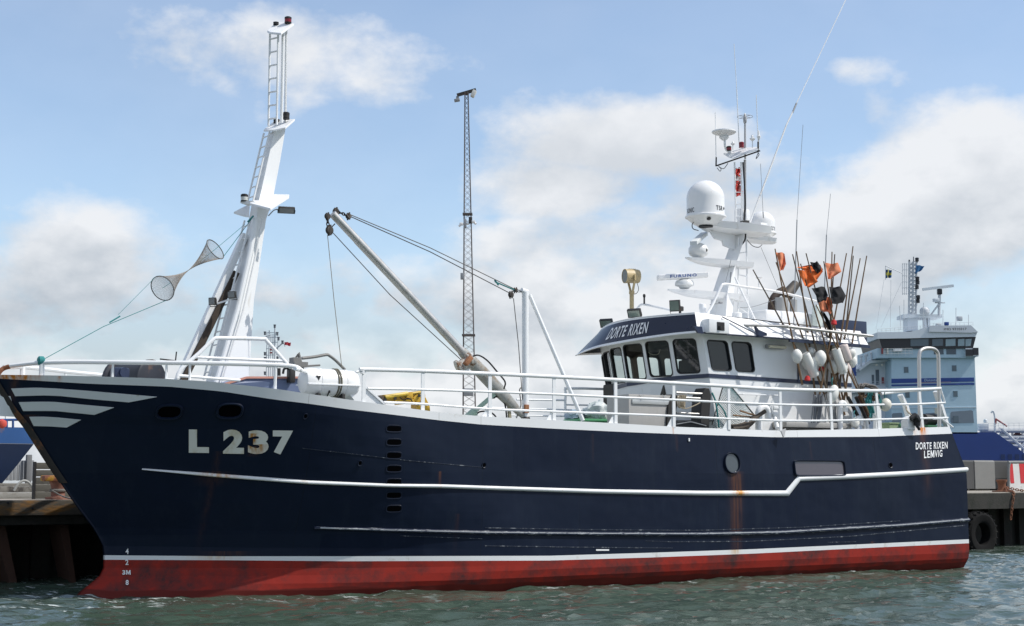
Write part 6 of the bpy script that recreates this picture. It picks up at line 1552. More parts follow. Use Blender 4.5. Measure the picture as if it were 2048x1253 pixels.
flag(1, [(1552, 505), (1557, 524), (1560, 542)], [(1569, 507), (1572, 527), (1566, 541)], SALMONCLOTH, 1.0)
flag(4, [(1593, 535), (1600, 537), (1606, 540)], [(1641, 528), (1646, 541), (1634, 558)], ORANGECLOTH, 2.0, .07)
flag(5, [(1595, 540), (1604, 560), (1610, 573)], [(1624, 545), (1636, 563), (1620, 574)], ORANGECLOTH, 3.1)
flag(6, [(1620, 525), (1623, 532), (1627, 540)], [(1634, 524), (1646, 541), (1640, 550)], BLACKCLOTH, 4.4)
flag(7, [(1650, 526), (1654, 545), (1656, 559)], [(1676, 528), (1683, 546), (1666, 557)], SALMONCLOTH, 5.2, .07)
flag(7, [(1658, 574), (1661, 592), (1664, 608)], [(1682, 575), (1692, 593), (1686, 608)], BLACKCLOTH, 6.0)
flag(16, [(1623, 577), (1632, 592), (1635, 606)], [(1650, 574), (1656, 590), (1652, 602)], BLACKCLOTH, 7.0)
flag(15, [(1636, 600), (1641, 620), (1645, 624)], [(1660, 592), (1666, 610), (1662, 626)], SALMONCLOTH, 8.1)
flag(16, [(1641, 622), (1650, 640), (1655, 664)], [(1649, 624), (1662, 645), (1667, 664)], BLACKCLOTH, 9.1)
flag(13, [(1712, 640), (1704, 640), (1702, 660)], [(1670, 648), (1674, 655), (1676, 664)], REDCLOTH, 3) if False else None
def near_pole(px, py):
    best = None
    for i, (t, tp, bt, a, b_) in enumerate(PINFO):
        if not (tp[1] + 60 < py < bt[1]): continue
        k = (py - tp[1]) / (bt[1] - tp[1]); x = lerp(tp[0], bt[0], k); d = abs(x - px)
        if best is None or d < best[0]: best = (d, i)
    return best[1]
def float_ball(px, py, rx, ry, mat=FLOATW, tilt=0.0):
    i = near_pole(px, py); v = pole_v(i, py) - .10; c = bp(px, py, v); s = 1 / 78.0
    m = MB(); pr = [(rx * s * math.cos(R(a)) * (1 + .0 if a > 0 else 1), ry * s * math.sin(R(a))) for a in range(-86, 87, 12)]
    pr = [(r * (.78 + .22 * smooth01(-1, .1, h / (ry * s))), h) for r, h in pr]
    m.lathe(pr, c, (math.sin(R(tilt)) * .8, .15, math.cos(R(tilt))), 22)
    return m.build('float', mat, PINFO[i][0])
for a in ((1594, 713, 11, 15), (1622, 704, 9, 10), (1641, 717, 12, 17, FLOATW, 8), (1629, 727, 8, 14), (1661, 716, 14, 14, FLOATP), (1667, 734, 14, 15), (1688, 735, 8, 12), (1701, 707, 11, 13), (1704, 723, 10, 14), (1696, 738, 7, 16, FLOATP, -12), (1612, 728, 9, 12)):
    float_ball(a[0], a[1], a[2] * .92, a[3] * .92, *a[4:])
for (xa, ya, xb, yb) in ((1609.5, 707, 1630, 753), (1671, 698, 1687, 747), (1686, 690, 1696, 722)):
    i = near_pole((xa + xb) / 2, (ya + yb) / 2); v = pole_v(i, ya) - .22; a, b_ = bp(xa, ya, v), bp(xb, yb, v); r = .112
    m = MB(); d = (b_ - a); L_ = d.length; m.lathe([(.02, 0), (r * .85, .005), (r, .03), (r, L_ - .03), (r * .85, L_ - .005), (.02, L_)], a, d, 20); m.build('float', FLOATW if xa < 1680 else FLOATP, PINFO[i][0])
# small red marks on the poles
for px, py, i in ((1615, 757, 3), (1643, 738, 6), (1668, 645, 7)):
    c = bp(px, py, pole_v(i, py) - .06); m = MB(); m.lathe([(.03, -.06), (.075, -.05), (.055, .04), (.02, .06)], c, (.2, 0, 1), 12); m.build('red_tape', REDCLOTH, PINFO[i][0])
# single floats hanging near the rail
def lone_float(px, py, rx, ry, v, label, mat=FLOATW):
    c = bp(px, py, v); s = 1 / 76.0
    t = thing('net_float', label, 'float', (c.x, c.y, c.z - ry * s))
    m = MB(); pr = [(rx * s * math.cos(R(a)), ry * s * math.sin(R(a))) for a in range(-86, 87, 9)]; m.lathe(pr, c, (.35, 0, .94), 26); m.build('ball', mat, t)
    m = MB(); m.tube(smoothpath([c + Vector((-.02, 0, ry * s * .9)), c + Vector((-.05, -.02, ry * s + .1)), c + Vector((.0, 0, ry * s + .16))], 4), .012, 6); m.build('lanyard', ROPET, t)
lone_float(1666, 788, 10, 17, -2.75, 'white round float tied at the top rail below the pole bundle')
lone_float(1771, 810, 11, 12.5, -2.75, 'creamy white float hanging inside the stern rail by the teal rope', pmat('float_cream', (.68, .65, .56), .5, var=.08))
lone_float(1746, 833, 5, 6, -2.7, 'tiny white float at the foot of the teal rope hank')
lone_float(1710, 846, 8, 10, -2.6, 'dirty white float lying low beside the goose neck pipe')
# ---- ropes at the stern
def hank(name, label, pxs, v, n, r, mat, w=8, amp=.05):
    t_ = MB(); rnd = random.Random(n * 7 + int(pxs[0][0]))
    for k in range(n):
        P_ = []
        for (x, y) in pxs: P_.append(bp(x + rnd.uniform(-w, w), y + rnd.uniform(-3, 3), v + rnd.uniform(-amp, amp)))
        t_.tube(smoothpath(P_, 4), r, 5)
    return tag(t_.build(name, mat, base=bp(*pxs[-1], v)), label, 'rope')
hank('rope_hank', 'teal rope hank hanging inside the stern railing', [(1741, 786), (1737, 800), (1742, 818), (1745, 834)], -2.7, 14, .014, ROPET, 6)
hank('rope_hank', 'thin teal rope hank hanging beside the creamy float', [(1758, 790), (1762, 806), (1766, 820)], -2.72, 5, .012, ROPET, 3)
hank('rope_coil', 'grey black rope heaped over the top rail at the stern', [(1718, 783), (1724, 772), (1733, 770), (1745, 775), (1757, 782)], -2.5, 16, .018, ROPEG, 5, .15)
hank('rope_coil', 'brown net rope hanging in loops under the stern rail', [(1722, 785), (1730, 795), (1742, 788), (1750, 800), (1756, 788)], -2.4, 14, .014, pmat('rope_brown', (.16, .11, .075), .9, var=.3), 6, .15)
for k, (a, b_, lab) in enumerate((((1696, 795), (1725, 850), 'black tube leaning inside the stern rail, steeper of the two'), ((1712, 795), (1737, 848), 'black tube leaning next to the brown post at the stern'))):
    m = MB(); m.tube([bp(*a, -2.45), bp(*b_, -2.35)], .045, 10); tag(m.build('black_tube', BLACK, base=bp(*b_, -2.35)), lab, 'tube')
m = MB(); m.bar(bp(1719, 793, -2.3), bp(1736, 835, -2.25), .11, .08); tag(m.build('wooden_post', pmat('red_brown_wood', (.13, .055, .04), .8, var=.35), base=bp(1736, 835, -2.25)), 'red brown wooden post leaning in the ropes at the stern', 'post')
m = MB(); m.tube([bp(1702, 745, -2.3), bp(1722, 795, -2.3)], .02, 8); tag(m.build('boat_hook', pmat('hook_grey', (.4, .4, .38), .5), base=bp(1722, 795, -2.3)), 'pale boat hook shaft leaning behind the ropes', 'boat hook')
# ---- stern gear
m = MB(); P_ = [bp(1838.5, 860, -1.9), bp(1838, 716, -1.9), bp(1840, 704, -1.9), bp(1847, 698.5, -1.9), bp(1857, 697, -1.9), bp(1868, 699, -1.9), bp(1875, 706, -1.9), bp(1877, 718, -1.9), bp(1877.5, 860, -1.9)]
P_[0].z = P_[-1].z = 2.75
m.tube([P_[0]] + smoothpath(P_[1:-1], 5) + [P_[-1]], .05, 12); m.build('stern_hoop', STEEL, BOAT)
t = thing('stern_winch', 'green painted winch with dark drum on the stern deck', 'winch', (bp(1866, 856, -1.0).x, -1.0, 2.8))
for px in (1848, 1873):
    m = MB(); c = bp(px, 856, -1.0); m.lathe([(.12 if px < 1860 else .18, 0), (.12 if px < 1860 else .18, .42), (.1, .45)], (c.x, c.y, 3.2), seg=16); m.build('drum_post', GREENP, t)
m = MB(); a, b_ = bp(1847, 840, -1.0), bp(1867, 840, -1.0); m.tube([a, b_], .16, 14); m.build('drum', BLACK, t)
m = MB(); m.bbox((bp(1866, 856, -1).x, -1.0, 3.1), (.62, .5, .6), .02); m.bbox(bp(1864, 854, -1.2), (.55, .2, .08), .02); m.build('bed', GREENP, t)
m = MB(); m.tube([bp(1873, 828, -1.0), bp(1873, 817, -1.0)], .05, 10); m.build('valve', pmat('pale_valve', (.5, .52, .46), .5), t)
c = bp(1776, 853, -1.6); m = MB(); m.bbox((c.x, -1.6, c.z - .15), (.34, .4, .45), .02); m.bbox((c.x, -1.6, c.z + .07), (.38, .44, .04), .01)
tag(m.build('green_box', pmat('olive_green', (.20, .27, .14), .6, var=.15), base=(c.x, -1.6, 2.8)), 'small pale green box standing inside the stern bulwark', 'box')
c = bp(1798, 853, -1.5); m = MB(); lumpy(m, (c.x, -1.5, c.z - .02), .30, .3, .10, 5.0, amp=.12); m.bbox((c.x, -1.5, c.z - .25), (.5, .5, .4), .05)
tag(m.build('net_tarpaulin', GREENP, base=(c.x, -1.5, 2.8)), 'dark green tarpaulin bundle next to the pale green box', 'tarpaulin')
m = MB(); a = bp(1755, 790, -1.7); m.prism([bp(1754, 800, -1.9), bp(1762, 815, -1.9), bp(1764, 862, -1.9), bp(1752, 862, -1.9)], (0, .1, 0)); m.build('side_plate', WHITE, BOAT, smooth=0)
# mooring fairlead with its black line and rust
c = bp(1829, 852, -2.85)
m = MB(); a = bp(1822, 858, -2.85); m.prism([bp(1817, 860, -2.88), bp(1817, 842, -2.88), bp(1820, 835, -2.88), bp(1827, 832, -2.88), bp(1832, 836, -2.88), bp(1832, 860, -2.88)], (0, .25, 0)); m.build('fairlead', WHITE, BOAT, smooth=0, bevel=.02)
m = MB(); P_ = [bp(1822, 838, -2.95), bp(1829, 834, -2.98), bp(1834, 842, -2.98), bp(1834, 852, -2.97)]; m.tube(smoothpath(P_, 4), [.07] * 4 + [.10] * 5 + [.085] * 4, 10); m.tube(smoothpath([bp(1830, 848, -2.98), bp(1835, 854, -2.985), bp(1839, 860, -2.99)], 3), .035, 8)
tag(m.build('chafing_sleeve', BLACK, base=P_[3]), 'black chafing sleeve with rust below it at the stern fairlead', 'sleeve')
m = MB(); m.tube(smoothpath([bp(1826, 834, -2.9), bp(1820, 828, -2.2), bp(1814, 822, -1.5), bp(1812, 812, -1.2)], 4), .022, 8); tag(m.build('mooring_line', ROPEB, base=bp(1812, 812, -1.2)), 'beige mooring line running from the stern fairlead up to the raked stanchion', 'mooring line')
# ================================================================== day shape: two net cones on a teal line
dv_ = -.35
def D(px, py, dv=0): return bp(px, py, dv_ + dv)
def hourglass(mouth_a, mouth_b, waist, d, label):
    """an open net cone: the rim's long axis end points and the waist"""
    a, b_, w = D(*mouth_a), D(*mouth_b), D(*waist); c = (a + b_) / 2; ax_ = (c - w).normalized(); r = (a - b_).length / 2
    e1 = (a - b_).normalized(); e1 = (e1 - ax_ * e1.dot(ax_)).normalized(); e2 = ax_.cross(e1)
    # turn the rim a little towards the viewer so that the opening shows
    n_ = (ax_ * .80 + Vector((-.38, -.93, -.15)) * .62).normalized(); f1 = (e1 - n_ * e1.dot(n_)).normalized(); f2 = n_.cross(f1)
    rim = lambda th: c + (f1 * math.cos(th) + f2 * math.sin(th)) * r
    L_ = (c - w).length
    t = thing('net_cone', label, 'net cone', w)
    def fn(s, tt):
        th = 2 * math.pi * s; q = rim(th); ctr = w.lerp(c, tt); k = tt ** 1.6
        return w + (c - w) * tt + (q - c) * (.02 + .98 * k)
    m = MB(); netting(m, lambda s, tt: fn(s, 1 - tt), 44, 22, .0024)
    m.build('netting', pmat('cone_net', (.30, .27, .24), .8, var=.3), t, smooth=0)
    m = MB(); m.tube([rim(2 * math.pi * k / 32) for k in range(32)], .010, 6, closed=True); m.build('hoop', pmat('hoop_dark', (.10, .10, .095), .5), t)
    return rim, c, w
r1, ca, wa = hourglass((420, 478), (441, 520), (377, 541), 1, 'net cone with open mouth facing up towards the mast')
r2, cb, wb = hourglass((309, 556), (341, 598), (377, 541), -1, 'net cone with open mouth facing down towards the bow rail')
line = MB(); ra_ = bp(82, 722, hull_pt(84, 757).y + .07); ma_ = bp(504, 437, -.22)
line.tube([ra_, ra_.lerp(cb, .5) + Vector((0, 0, -.06)), r2(math.pi * .9)], .007, 5); line.tube([r2(0), ra_.lerp(cb, .62)], .004, 5)
line.tube([cb, wb], .005, 5); line.tube([ca, wa], .005, 5); line.tube([r1(math.pi * 1.1), ma_], .007, 5); line.tube([ca, ma_.lerp(ca, .2)], .005, 5)
line.tube([ma_.lerp(ca, .12), ma_ + Vector((.03, 0, .05))], .018, 6)
q = ra_; line.lathe([(.06, -.06), (.085, -.04), (.085, .04), (.06, .06)], q, (1, 0, 0), 12)
q = ra_.lerp(cb, .55) + Vector((0, 0, -.05)); line.tube([q, q + (cb - ra_).normalized() * .25], .014, 6)
tag(line.build('signal_line', ROPET, base=ra_), 'thin teal line from the bow rail up to the foremast carrying the net cones', 'line')

# torn red and white flag on the pole mast's ladder
m = MB(); rows = []
for i in range(15):
    s = i / 14; y = lerp(336, 393, s); w = 5 + 7 * abs(math.sin(i * 1.9 + .6)) + 3 * s
    rows.append([bp(1471.5 + w * k / 6, y + 1.5 * math.sin(k + i), .10 - .05 * math.sin(k * 1.3 + i * .8)) for k in range(7)])
for i in range(14):
    for k in range(6): m.mat(1 if (i in (4, 5) and k < 5) or (k == 3 and 3 < i < 11) else 0).add([rows[i][k], rows[i][k + 1], rows[i + 1][k + 1], rows[i + 1][k]], [(0, 1, 2, 3)])
tag(m.build('torn_flag', [pmat('torn_flag_red', (.60, .06, .05), .8, var=.15), pmat('torn_flag_white', (.66, .62, .60), .8)], base=rows[0][0]), 'ragged red and white flag wrapped along the radar mast ladder', 'flag')

# ================================================================== BACKGROUND
# ---- lattice light tower on the quay
ty = 62.0
def T(px, py, dy=0): return wp(px, py, ty + dy)
def tow(py): # half width in metres at a photo row
    w = interp([(182, 3.2), (445, 7.2), (545, 8.5), (815, 12.2)], py); return w * ty / F
cxp = lambda py: interp([(182, 933), (815, 938.5)], py)
t = thing('lattice_tower', 'tall thin lattice floodlight mast standing behind the boat', 'lattice mast', (T(938.5, 990).x, ty, QZ), 'W')
LAT = pmat('lattice_brown', (.12, .105, .10), .6, metal=.3, var=.25)
leg = lambda py, sx, sy: Vector((T(cxp(py), py).x + sx * tow(py), ty + sy * tow(py), T(cxp(py), py).z))
for sx, sy in ((-1, -1), (1, -1), (1, 1), (-1, 1)):
    m = MB(); P_ = [leg(py, sx, sy) for py in (988, 815, 545, 445, 186)]; P_[0].z = QZ; m.tube(P_, .022, 6); m.build('leg', LAT, t)
m = MB(); ys = []; y = 985.0
while y > 190: ys.append(y); y -= interp([(190, 9.5), (820, 15.5)], y)
ys.append(188)
for a, b_ in zip(ys, ys[1:]):
    for (s0, s1) in (((-1, -1), (1, -1)), ((1, -1), (1, 1)), ((1, 1), (-1, 1)), ((-1, 1), (-1, -1))):
        m.tube([leg(a, *s0), leg(b_, *s1)], .0065, 3, cap=False); m.tube([leg(a, *s1), leg(b_, *s0)], .0065, 3, cap=False)
m.build('bracing', LAT, t)
for py in (429, 671):
    m = MB(); q = T(cxp(py), py); m.box(q, (tow(py) * 2 + .12, tow(py) * 2 + .12, .06)); m.build('flange', LAT, t)
m = MB(); a, b_ = T(914, 191), T(952, 180); m.bar(a, b_, .14, .12); m.tube([T(933.5, 190), T(934, 184)], .09, 8); m.build('head_frame', DARK, t)
m = MB(); m.bbox(T(914, 201), (.24, .22, .11), .03, Matrix.Rotation(R(-10), 3, 'Y')); m.tube([T(915, 193), T(915, 199)], .06, 8); m.build('floodlight', pmat('lamp_grey', (.25, .26, .27), .4), t)
m = MB(); m.bbox(T(947, 188), (.16, .3, .30), .03, Matrix.Rotation(R(25), 3, 'Y')); m.build('floodlight', pmat('lamp_white', (.62, .62, .58), .4), t)
for px, py, w, h, mt in ((930, 448, 6, 18, GALV), (941, 441, 7, 13, DARK), (924.5, 553, 7, 13, GALV), (937, 785, 19, 15, GALV)):
    m = MB(); m.bbox(T(px, py, -.35), (w * ty / F, .16, h * ty / F), .02); m.build('equipment_box', mt, t)
for px, py in ((947, 444), (922.5, 448.5)):
    m = MB(); q = T(px, py, -.4); m.bbox(q, (.15, .2, .11), .03); m.tube([q, q + Vector((.1 if px > 930 else -.08, -.05, -.1))], .05, 8); m.tube([q, (T(938, py).x, ty - .2, q.z + .03)], .03, 6); m.build('camera_unit', WHITE_CLEAN, t)
m = MB(); m.tube([T(926.5, 700, -.3), T(926.5, 712, -.3)], .05, 8); m.build('red_lamp', RUSTY, t)

# ---- mast of a ship hidden behind the boat
my = 190.0
def S(px, py, dy=0): return wp(px, py, my + dy)
t = thing('ship_mast', 'distant white ship mast bristling with lamps seen above the bow deck', 'ship mast', (S(545, 985).x, my, 0), 'W')
HZW = pmat('distant_white', (.52, .55, .58), .5, var=.08); HZD = pmat('distant_dark', (.11, .12, .14), .6)
for px, y0, y1, r in ((534, 745, 666, .05), (538.5, 745, 661, .07), (542, 745, 668, .05), (546, 745, 668, .05), (550, 745, 655, .10), (556, 712, 665, .04)):
    b_ = S(px, y1); m = MB(); m.tube([(b_.x, my, 0), b_], r, 6); m.build('mast_tube', HZW, t)
m = MB()
for py in (666, 676, 686, 698, 711, 724, 735):
    m.tube([S(532, py), S(556, py - 1)], .045, 5)
m.tube([S(550, 700), S(565, 687)], .09, 5); m.tube([S(531, 674), S(540, 671)], .08, 5); m.build('cross_arm', HZW, t)
for px, py in ((549.5, 653), (530, 667), (529.5, 678), (554.5, 668), (565, 685), (530, 708), (530, 718), (555, 717), (530, 747), (557, 678)):
    m = MB(); q = S(px, py); m.lathe([(.10, -.22), (.14, -.18), (.14, .1), (.17, .12), (.17, .22)], q, seg=8); m.build('mast_lamp', HZD, t)
for py in (700, 706):
    m = MB(); m.box(S(542, py, -.2), (.28, .2, .2)); m.build('red_lamp', pmat('dull_red', (.28, .06, .06), .5), t)
def far_flag(name, label, quad, cols, D_, parent_base, fn=None):
    o = MB(); rows = []
    for i in range(7):
        rows.append([wp(lerp(lerp(quad[0][0], quad[3][0], i / 6), lerp(quad[1][0], quad[2][0], i / 6), k / 12), lerp(lerp(quad[0][1], quad[3][1], i / 6), lerp(quad[1][1], quad[2][1], i / 6), k / 12) + .5 * math.sin(k * .9), D_ + .25 * math.sin(k * .9 + i * .3)) for k in range(13)])
    if fn:
        n = 13
        vs = [q for r in rows for q in r]
        for i in range(6):
            for k in range(12): o.mat(fn(i, k)).add([rows[i][k], rows[i][k + 1], rows[i + 1][k + 1], rows[i + 1][k]], [(0, 1, 2, 3)])
    else: o.grid(rows)
    return tag(o.build(name, cols, frame='W', base=wp(*quad[3], D_)), label, 'flag')
far_flag('red_flag', 'small red flag flying from the distant ship mast', ((569, 684), (582, 686), (581, 693), (569, 690)), pmat('far_red', (.55, .05, .07), .8), my, None)
m = MB(); m.tube([S(566, 683), S(570, 694)], .03, 5); m.build('flag_halyard', HZD, t)

# ---- tanker
ky = 240.0; KS = ky / F
def K(px, py, dy=0): return wp(px, py, ky + dy)
t = thing('tanker_ship', 'large light blue and white tanker ship with dark bridge windows beyond the stern', 'ship', (K(1870, 985).x, ky, 0), 'W')
LB = pmat('tanker_light_blue', (.42, .57, .66), .5, var=.05, scale=.25, dirt=(.36, .49, .57), dirt_lo=.5, dirt_hi=.75, dscale=.3); LBS = pmat('tanker_grey_white', (.64, .69, .73), .5, var=.06)
KBLUE = pmat('tanker_blue', (.012, .04, .19), .45, var=.12, scale=.3); KSTR = pmat('tanker_stripe_blue', (.015, .055, .24), .45, var=.1); KWIN = pmat('tanker_glass', (.09, .13, .16), .15, var=.2); KBLK = pmat('tanker_black', (.012, .013, .018), .35, var=.2)
def kbox(name, x0, y0, x1, y1, dy, th, mat, parent=None, bev=0):
    a, b_ = K(x0, y1, dy), K(x1, y0, dy); m = MB(); c = Vector(((a.x + b_.x) / 2, ky + dy + th / 2, (a.z + b_.z) / 2))
    m.box(c, (b_.x - a.x, th, b_.z - a.z)); return m.build(name, mat, parent or t, smooth=0)
def kprism(name, pts, dy, th, mat, parent=None):
    m = MB(); m.prism([K(x, y, dy) for x, y in pts], (0, th, 0)); return m.build(name, mat, parent or t, smooth=0)
# hull: high blue quarter with the sloping shoulder, going on forward as the tank deck
hb = K(1780, 985, 0)
pts = [K(1690, 865), K(1991, 865), K(2056, 912), K(2300, 912)]
m = MB(); m.prism([(pts[0].x, ky, -1)] + pts + [(pts[-1].x, ky, -1)], (0, 20, 0)); m.build('hull', KBLUE, t, smooth=0)
for px in (2006, 2020, 2034.5, 2049):
    kbox('fender_recess', px - 4, 909, px + 4, 919, -.05, .1, pmat('recess_blue', (.008, .025, .10), .5))
# accommodation block: left part set back, right part flush
kprism('accommodation', [(1783, 868), (1783, 712), (1949, 708), (1955, 868)], 0, 16, LB)
kprism('aft_house', [(1712, 868), (1712, 745), (1736, 722), (1783, 716), (1783, 868)], 4, 12, LBS)
kprism('deck_edge', [(1700, 777), (1783, 775), (1783, 783), (1700, 786)], 2.5, 5, LBS)
kprism('deck_edge', [(1718, 738), (1738, 722), (1783, 718), (1783, 722), (1740, 727), (1720, 742)], 2.5, 5, LBS)
for (x0, y0, x1, y1) in ((1752, 740, 1758, 770), (1744, 750, 1748, 768)):
    kbox('doorway', x0, y0, x1, y1, 3.9, .3, pmat('door_grey', (.12, .15, .18), .6))
kbox('red_locker', 1764, 755, 1768, 768, 3.8, .3, pmat('dull_red', (.28, .06, .06)))
for px in (1752, 1763): kbox('deck_light', px, 729, px + 3, 732, 2.0, .3, pmat('lamp_cream', (.7, .66, .55), .3))
kbox('navy_door', 1700, 722, 1712, 752, 3, 1, KSTR)
# windows, stripes
for px, py in ((1812.5, 740), (1908.5, 737), (1815, 790), (1911, 788), (1912, 838)):
    w = kbox('porthole_window', px - 4.5, py - 6, px + 4.5, py + 6, -.06, .12, pmat('window_frame_blue', (.16, .25, .31), .4)); kbox('pane', px - 3.6, py - 5.2, px + 3.6, py + 5.2, -.09, .06, KWIN, w)
kprism('stripe', [(1783, 767), (1783, 758), (1948, 755.5), (1948.5, 763.5)], -.08, .1, KSTR)
kprism('stripe', [(1783, 773), (1783, 769.5), (1948.5, 766), (1949, 770)], -.08, .1, KSTR)
kprism('stripe', [(1831, 766.7), (1831, 765.2), (1902, 763.7), (1902, 765)], -.10, .1, pmat('pinkish_stripe', (.30, .22, .28), .6))
m = MB(); text_into(m, 'Donsotank', lambda s, tt: K(1849 + s * 32, 763.4 - tt * 5.2 - s * .6, -.12), .01); m.build('lettering', pmat('letter_pale_blue', (.45, .55, .68), .5), t, smooth=0)
# recess with rounded corners
kprism('side_opening', [(1901, 843), (1901, 827), (1903, 824), (1943, 821), (1946, 823), (1948, 846), (1903, 847)], -.05, .1, pmat('opening_grey', (.17, .21, .25), .6))
kbox('pane', 1907, 832, 1917, 845, -.12, .1, KWIN); kprism('deck_line', [(1783, 817), (1783, 816), (1953, 814.5), (1953, 815.5)], -.1, .15, LBS)
for px in (1794, 1822, 1860, 1880): kprism('side_opening', [(px - 10, 847), (px - 10, 829), (px - 8, 827), (px + 9, 826), (px + 11, 828), (px + 11, 847)], -.05, .1, pmat('opening_grey', (.17, .21, .25), .6))
# bridge deck
kbox('bridge_deck', 1755, 697, 1950, 716, -.6, 14, LB)
kprism('bridge_front', [(1764, 698), (1758, 676), (1952, 674), (1946, 697)], -.9, 13, KBLK)
for x0, x1 in ((1821, 1857), (1864.5, 1886), (1891.5, 1911), (1916, 1929), (1931, 1942)):
    kprism('bridge_window', [(x0, 693), (x0, 679), (x1 + (1.5 if x1 > 1935 else 0), 678), (x1 - (1 if x1 > 1935 else 0), 692)], -1.0, .12, KWIN if x1 < 1900 else pmat('tanker_glass_bright', (.26, .36, .40), .15))
for x0, x1 in ((1868, 1887), (1893, 1912)): kbox('deck_window', x0, 698, x1, 709, -.66, .08, pmat('tanker_glass_dull', (.07, .10, .13), .2))
kprism('bridge_roof', [(1755, 678), (1755, 665), (1820, 664), (1857, 655), (1858, 664), (1952, 663), (1954, 668), (1951, 674), (1820, 677)], -1.3, 15, LBS)
kprism('roof_bevel', [(1858, 664), (1859, 652), (1942, 651), (1956.5, 665), (1940, 666)], -1.6, 14, pmat('tanker_roof_white', (.58, .62, .66), .5))
m = MB(); text_into(m, 'IMO 9310317', lambda s, tt: K(1888 + s * 45, 661.2 - tt * 4.6 - s * .6, -1.65), .0); m.build('lettering', KBLK, t, smooth=0)
w = kbox('bridge_wing', 1932, 697, 1957, 713, -1.2, 3, LBS); kbox('wing_screen', 1932, 699, 1946, 712, -1.4, .2, KBLK, w); kbox('wing_screen', 1947, 696, 1957, 710, -1.4, .2, KBLK, w)
# rails
def krail(name, pts, rows, posts, dy, r=.024):
    m = MB()
    for o in rows: m.tube([K(x, y + o, dy) for x, y in pts], r, 4)
    for i in range(posts + 1):
        s = i / posts * (len(pts) - 1); j = min(len(pts) - 2, int(s)); f = s - j; x = lerp(pts[j][0], pts[j + 1][0], f); y = lerp(pts[j][1], pts[j + 1][1], f)
        m.tube([K(x, y, dy), K(x, y + rows[-1] + 4, dy)], r, 4)
    return m.build(name, HZW, t)
krail('railing', [(1768, 698), (1825, 697)], (0, 5, 10), 8, -1.2); krail('railing', [(1755, 659), (1858, 651)], (0, 4), 12, -1.2); krail('railing', [(1858, 647), (1946, 645)], (0, 4), 10, -1.2)
krail('railing', [(1712, 730), (1736, 708), (1765, 699)], (0, 5, 10), 8, 2.4); krail('railing', [(1706, 764), (1783, 763)], (0, 4, 8), 9, 2.4); krail('railing', [(1956, 847), (2100, 846)], (0, 5, 11), 14, 1)
for px, py in ((1722, 715), (1732, 713), (1743, 709), (1751, 706)):
    m = MB(); m.tube([K(px, py + 18, 3), K(px, py, 3)], .16, 8); m.lathe([(.18, 0), (.3, .05), (.3, .3), (.18, .4)], K(px, py, 3), seg=10); m.build('deck_vent', LBS, t)
m = MB(); m.bbox(K(1795, 701, -.8), (1.5, .6, .5), .15); m.build('lifebuoy_rack', WHITE, t)
# deck things: life jackets on the rail
for px, c_ in ((1765, 'dull_red'), (1775.5, 'lamp_cream')): kbox('rail_cover', px - 1.3, 697, px + 1.3, 708, -1.0, .4, MATS[c_])
# radar mast
kbox('mast_house', 1816, 628, 1835, 662, 3, 3, LBS); kbox('mast_platform', 1806, 629, 1884, 636, 2.5, 4, LBS); kbox('mast_leg', 1849, 634, 1853, 662, 3, 1, LBS); kbox('mast_leg', 1856, 634, 1860, 662, 3, 1, LBS)
m = MB()
for px, dy in ((1818, 3), (1825, 3), (1832, 3), (1825, 5)): m.tube([K(px, 632, dy), K(px + 1, 524, dy)], .19, 6)
for k in range(13):
    y = 628 - k * 8.2; m.tube([K(1817, y, 3), K(1833.5, y - 1, 3)], .12, 5); m.tube([K(1817, y, 3), K(1833, y - 8, 3)], .06, 4)
m.build('lattice_mast', HZW, t)
m = MB(); m.tube([K(1827, 524, 3), K(1827, 514, 3)], .08, 5); m.tube([K(1818.5, 526, 3), K(1818.5, 520, 3)], .14, 5); m.tube([K(1834, 526, 3), K(1834, 518, 3)], .14, 5); m.build('mast_top_spike', HZD, t)
m = MB()
for px in (1805, 1809, 1813): m.tube([K(px, 590, 2.4), K(px, 527, 2.4)], .05, 4)
for py in (528, 540, 552, 564, 576, 588): m.tube([K(1804.5, py, 2.4), K(1816, py, 2.4)], .05, 4)
m.build('ladder_cage', HZW, t)
for px, py in ((1834, 520), (1835, 558), (1835.5, 566), (1836.5, 595), (1836, 603), (1834, 575)):
    m = MB(); m.lathe([(.2, -.3), (.3, -.25), (.3, .2), (.36, .25), (.2, .35)], K(px, py, 2.8), seg=8); m.build('signal_lamp', KBLK, t)
m = MB(); r = 10 * KS; c = K(1849.5, 629, 2); m.lathe([(r * .8, 0), (r, .2), (r, r * .7)] + [(r * math.cos(R(a)), r * .7 + r * .85 * math.sin(R(a))) for a in (20, 40, 60, 75, 88)], c, seg=20); m.build('satellite_dome', HZW, t)
m = MB(); m.tube([K(1878, 632, 2), K(1879, 590, 2)], .24, 8); m.tube([K(1862, 630, 2), K(1878, 608, 2)], .14, 6); m.tube([K(1870, 606, 2), K(1890, 606, 2)], .1, 6); m.build('radar_post', HZW, t)
m = MB(); m.bbox(K(1879, 584, 2), (.75, .7, .9), .12); m.build('radar_drive', KBLK, t)
m = MB(); m.bar(K(1845, 579.5, 1.6), K(1907, 572, 1.6), .35, .42); m.build('radar_scanner', LBS, t)
m = MB(); m.bbox(K(1872, 601, 1.8), (1.0, .8, .6), .15); m.build('radar_drive', LBS, t)
m = MB(); m.bbox(K(1919, 638, -.8), (.85, .6, .75), .1); m.build('searchlight', HZW, t); m = MB(); m.bbox(K(1893, 648, -1.2), (.7, .5, .55), .1); m.build('compass_binnacle', KSTR, t); m = MB(); m.bbox(K(1877, 650, -1.2), (.9, .5, .4), .12); m.build('hatch', HZW, t)
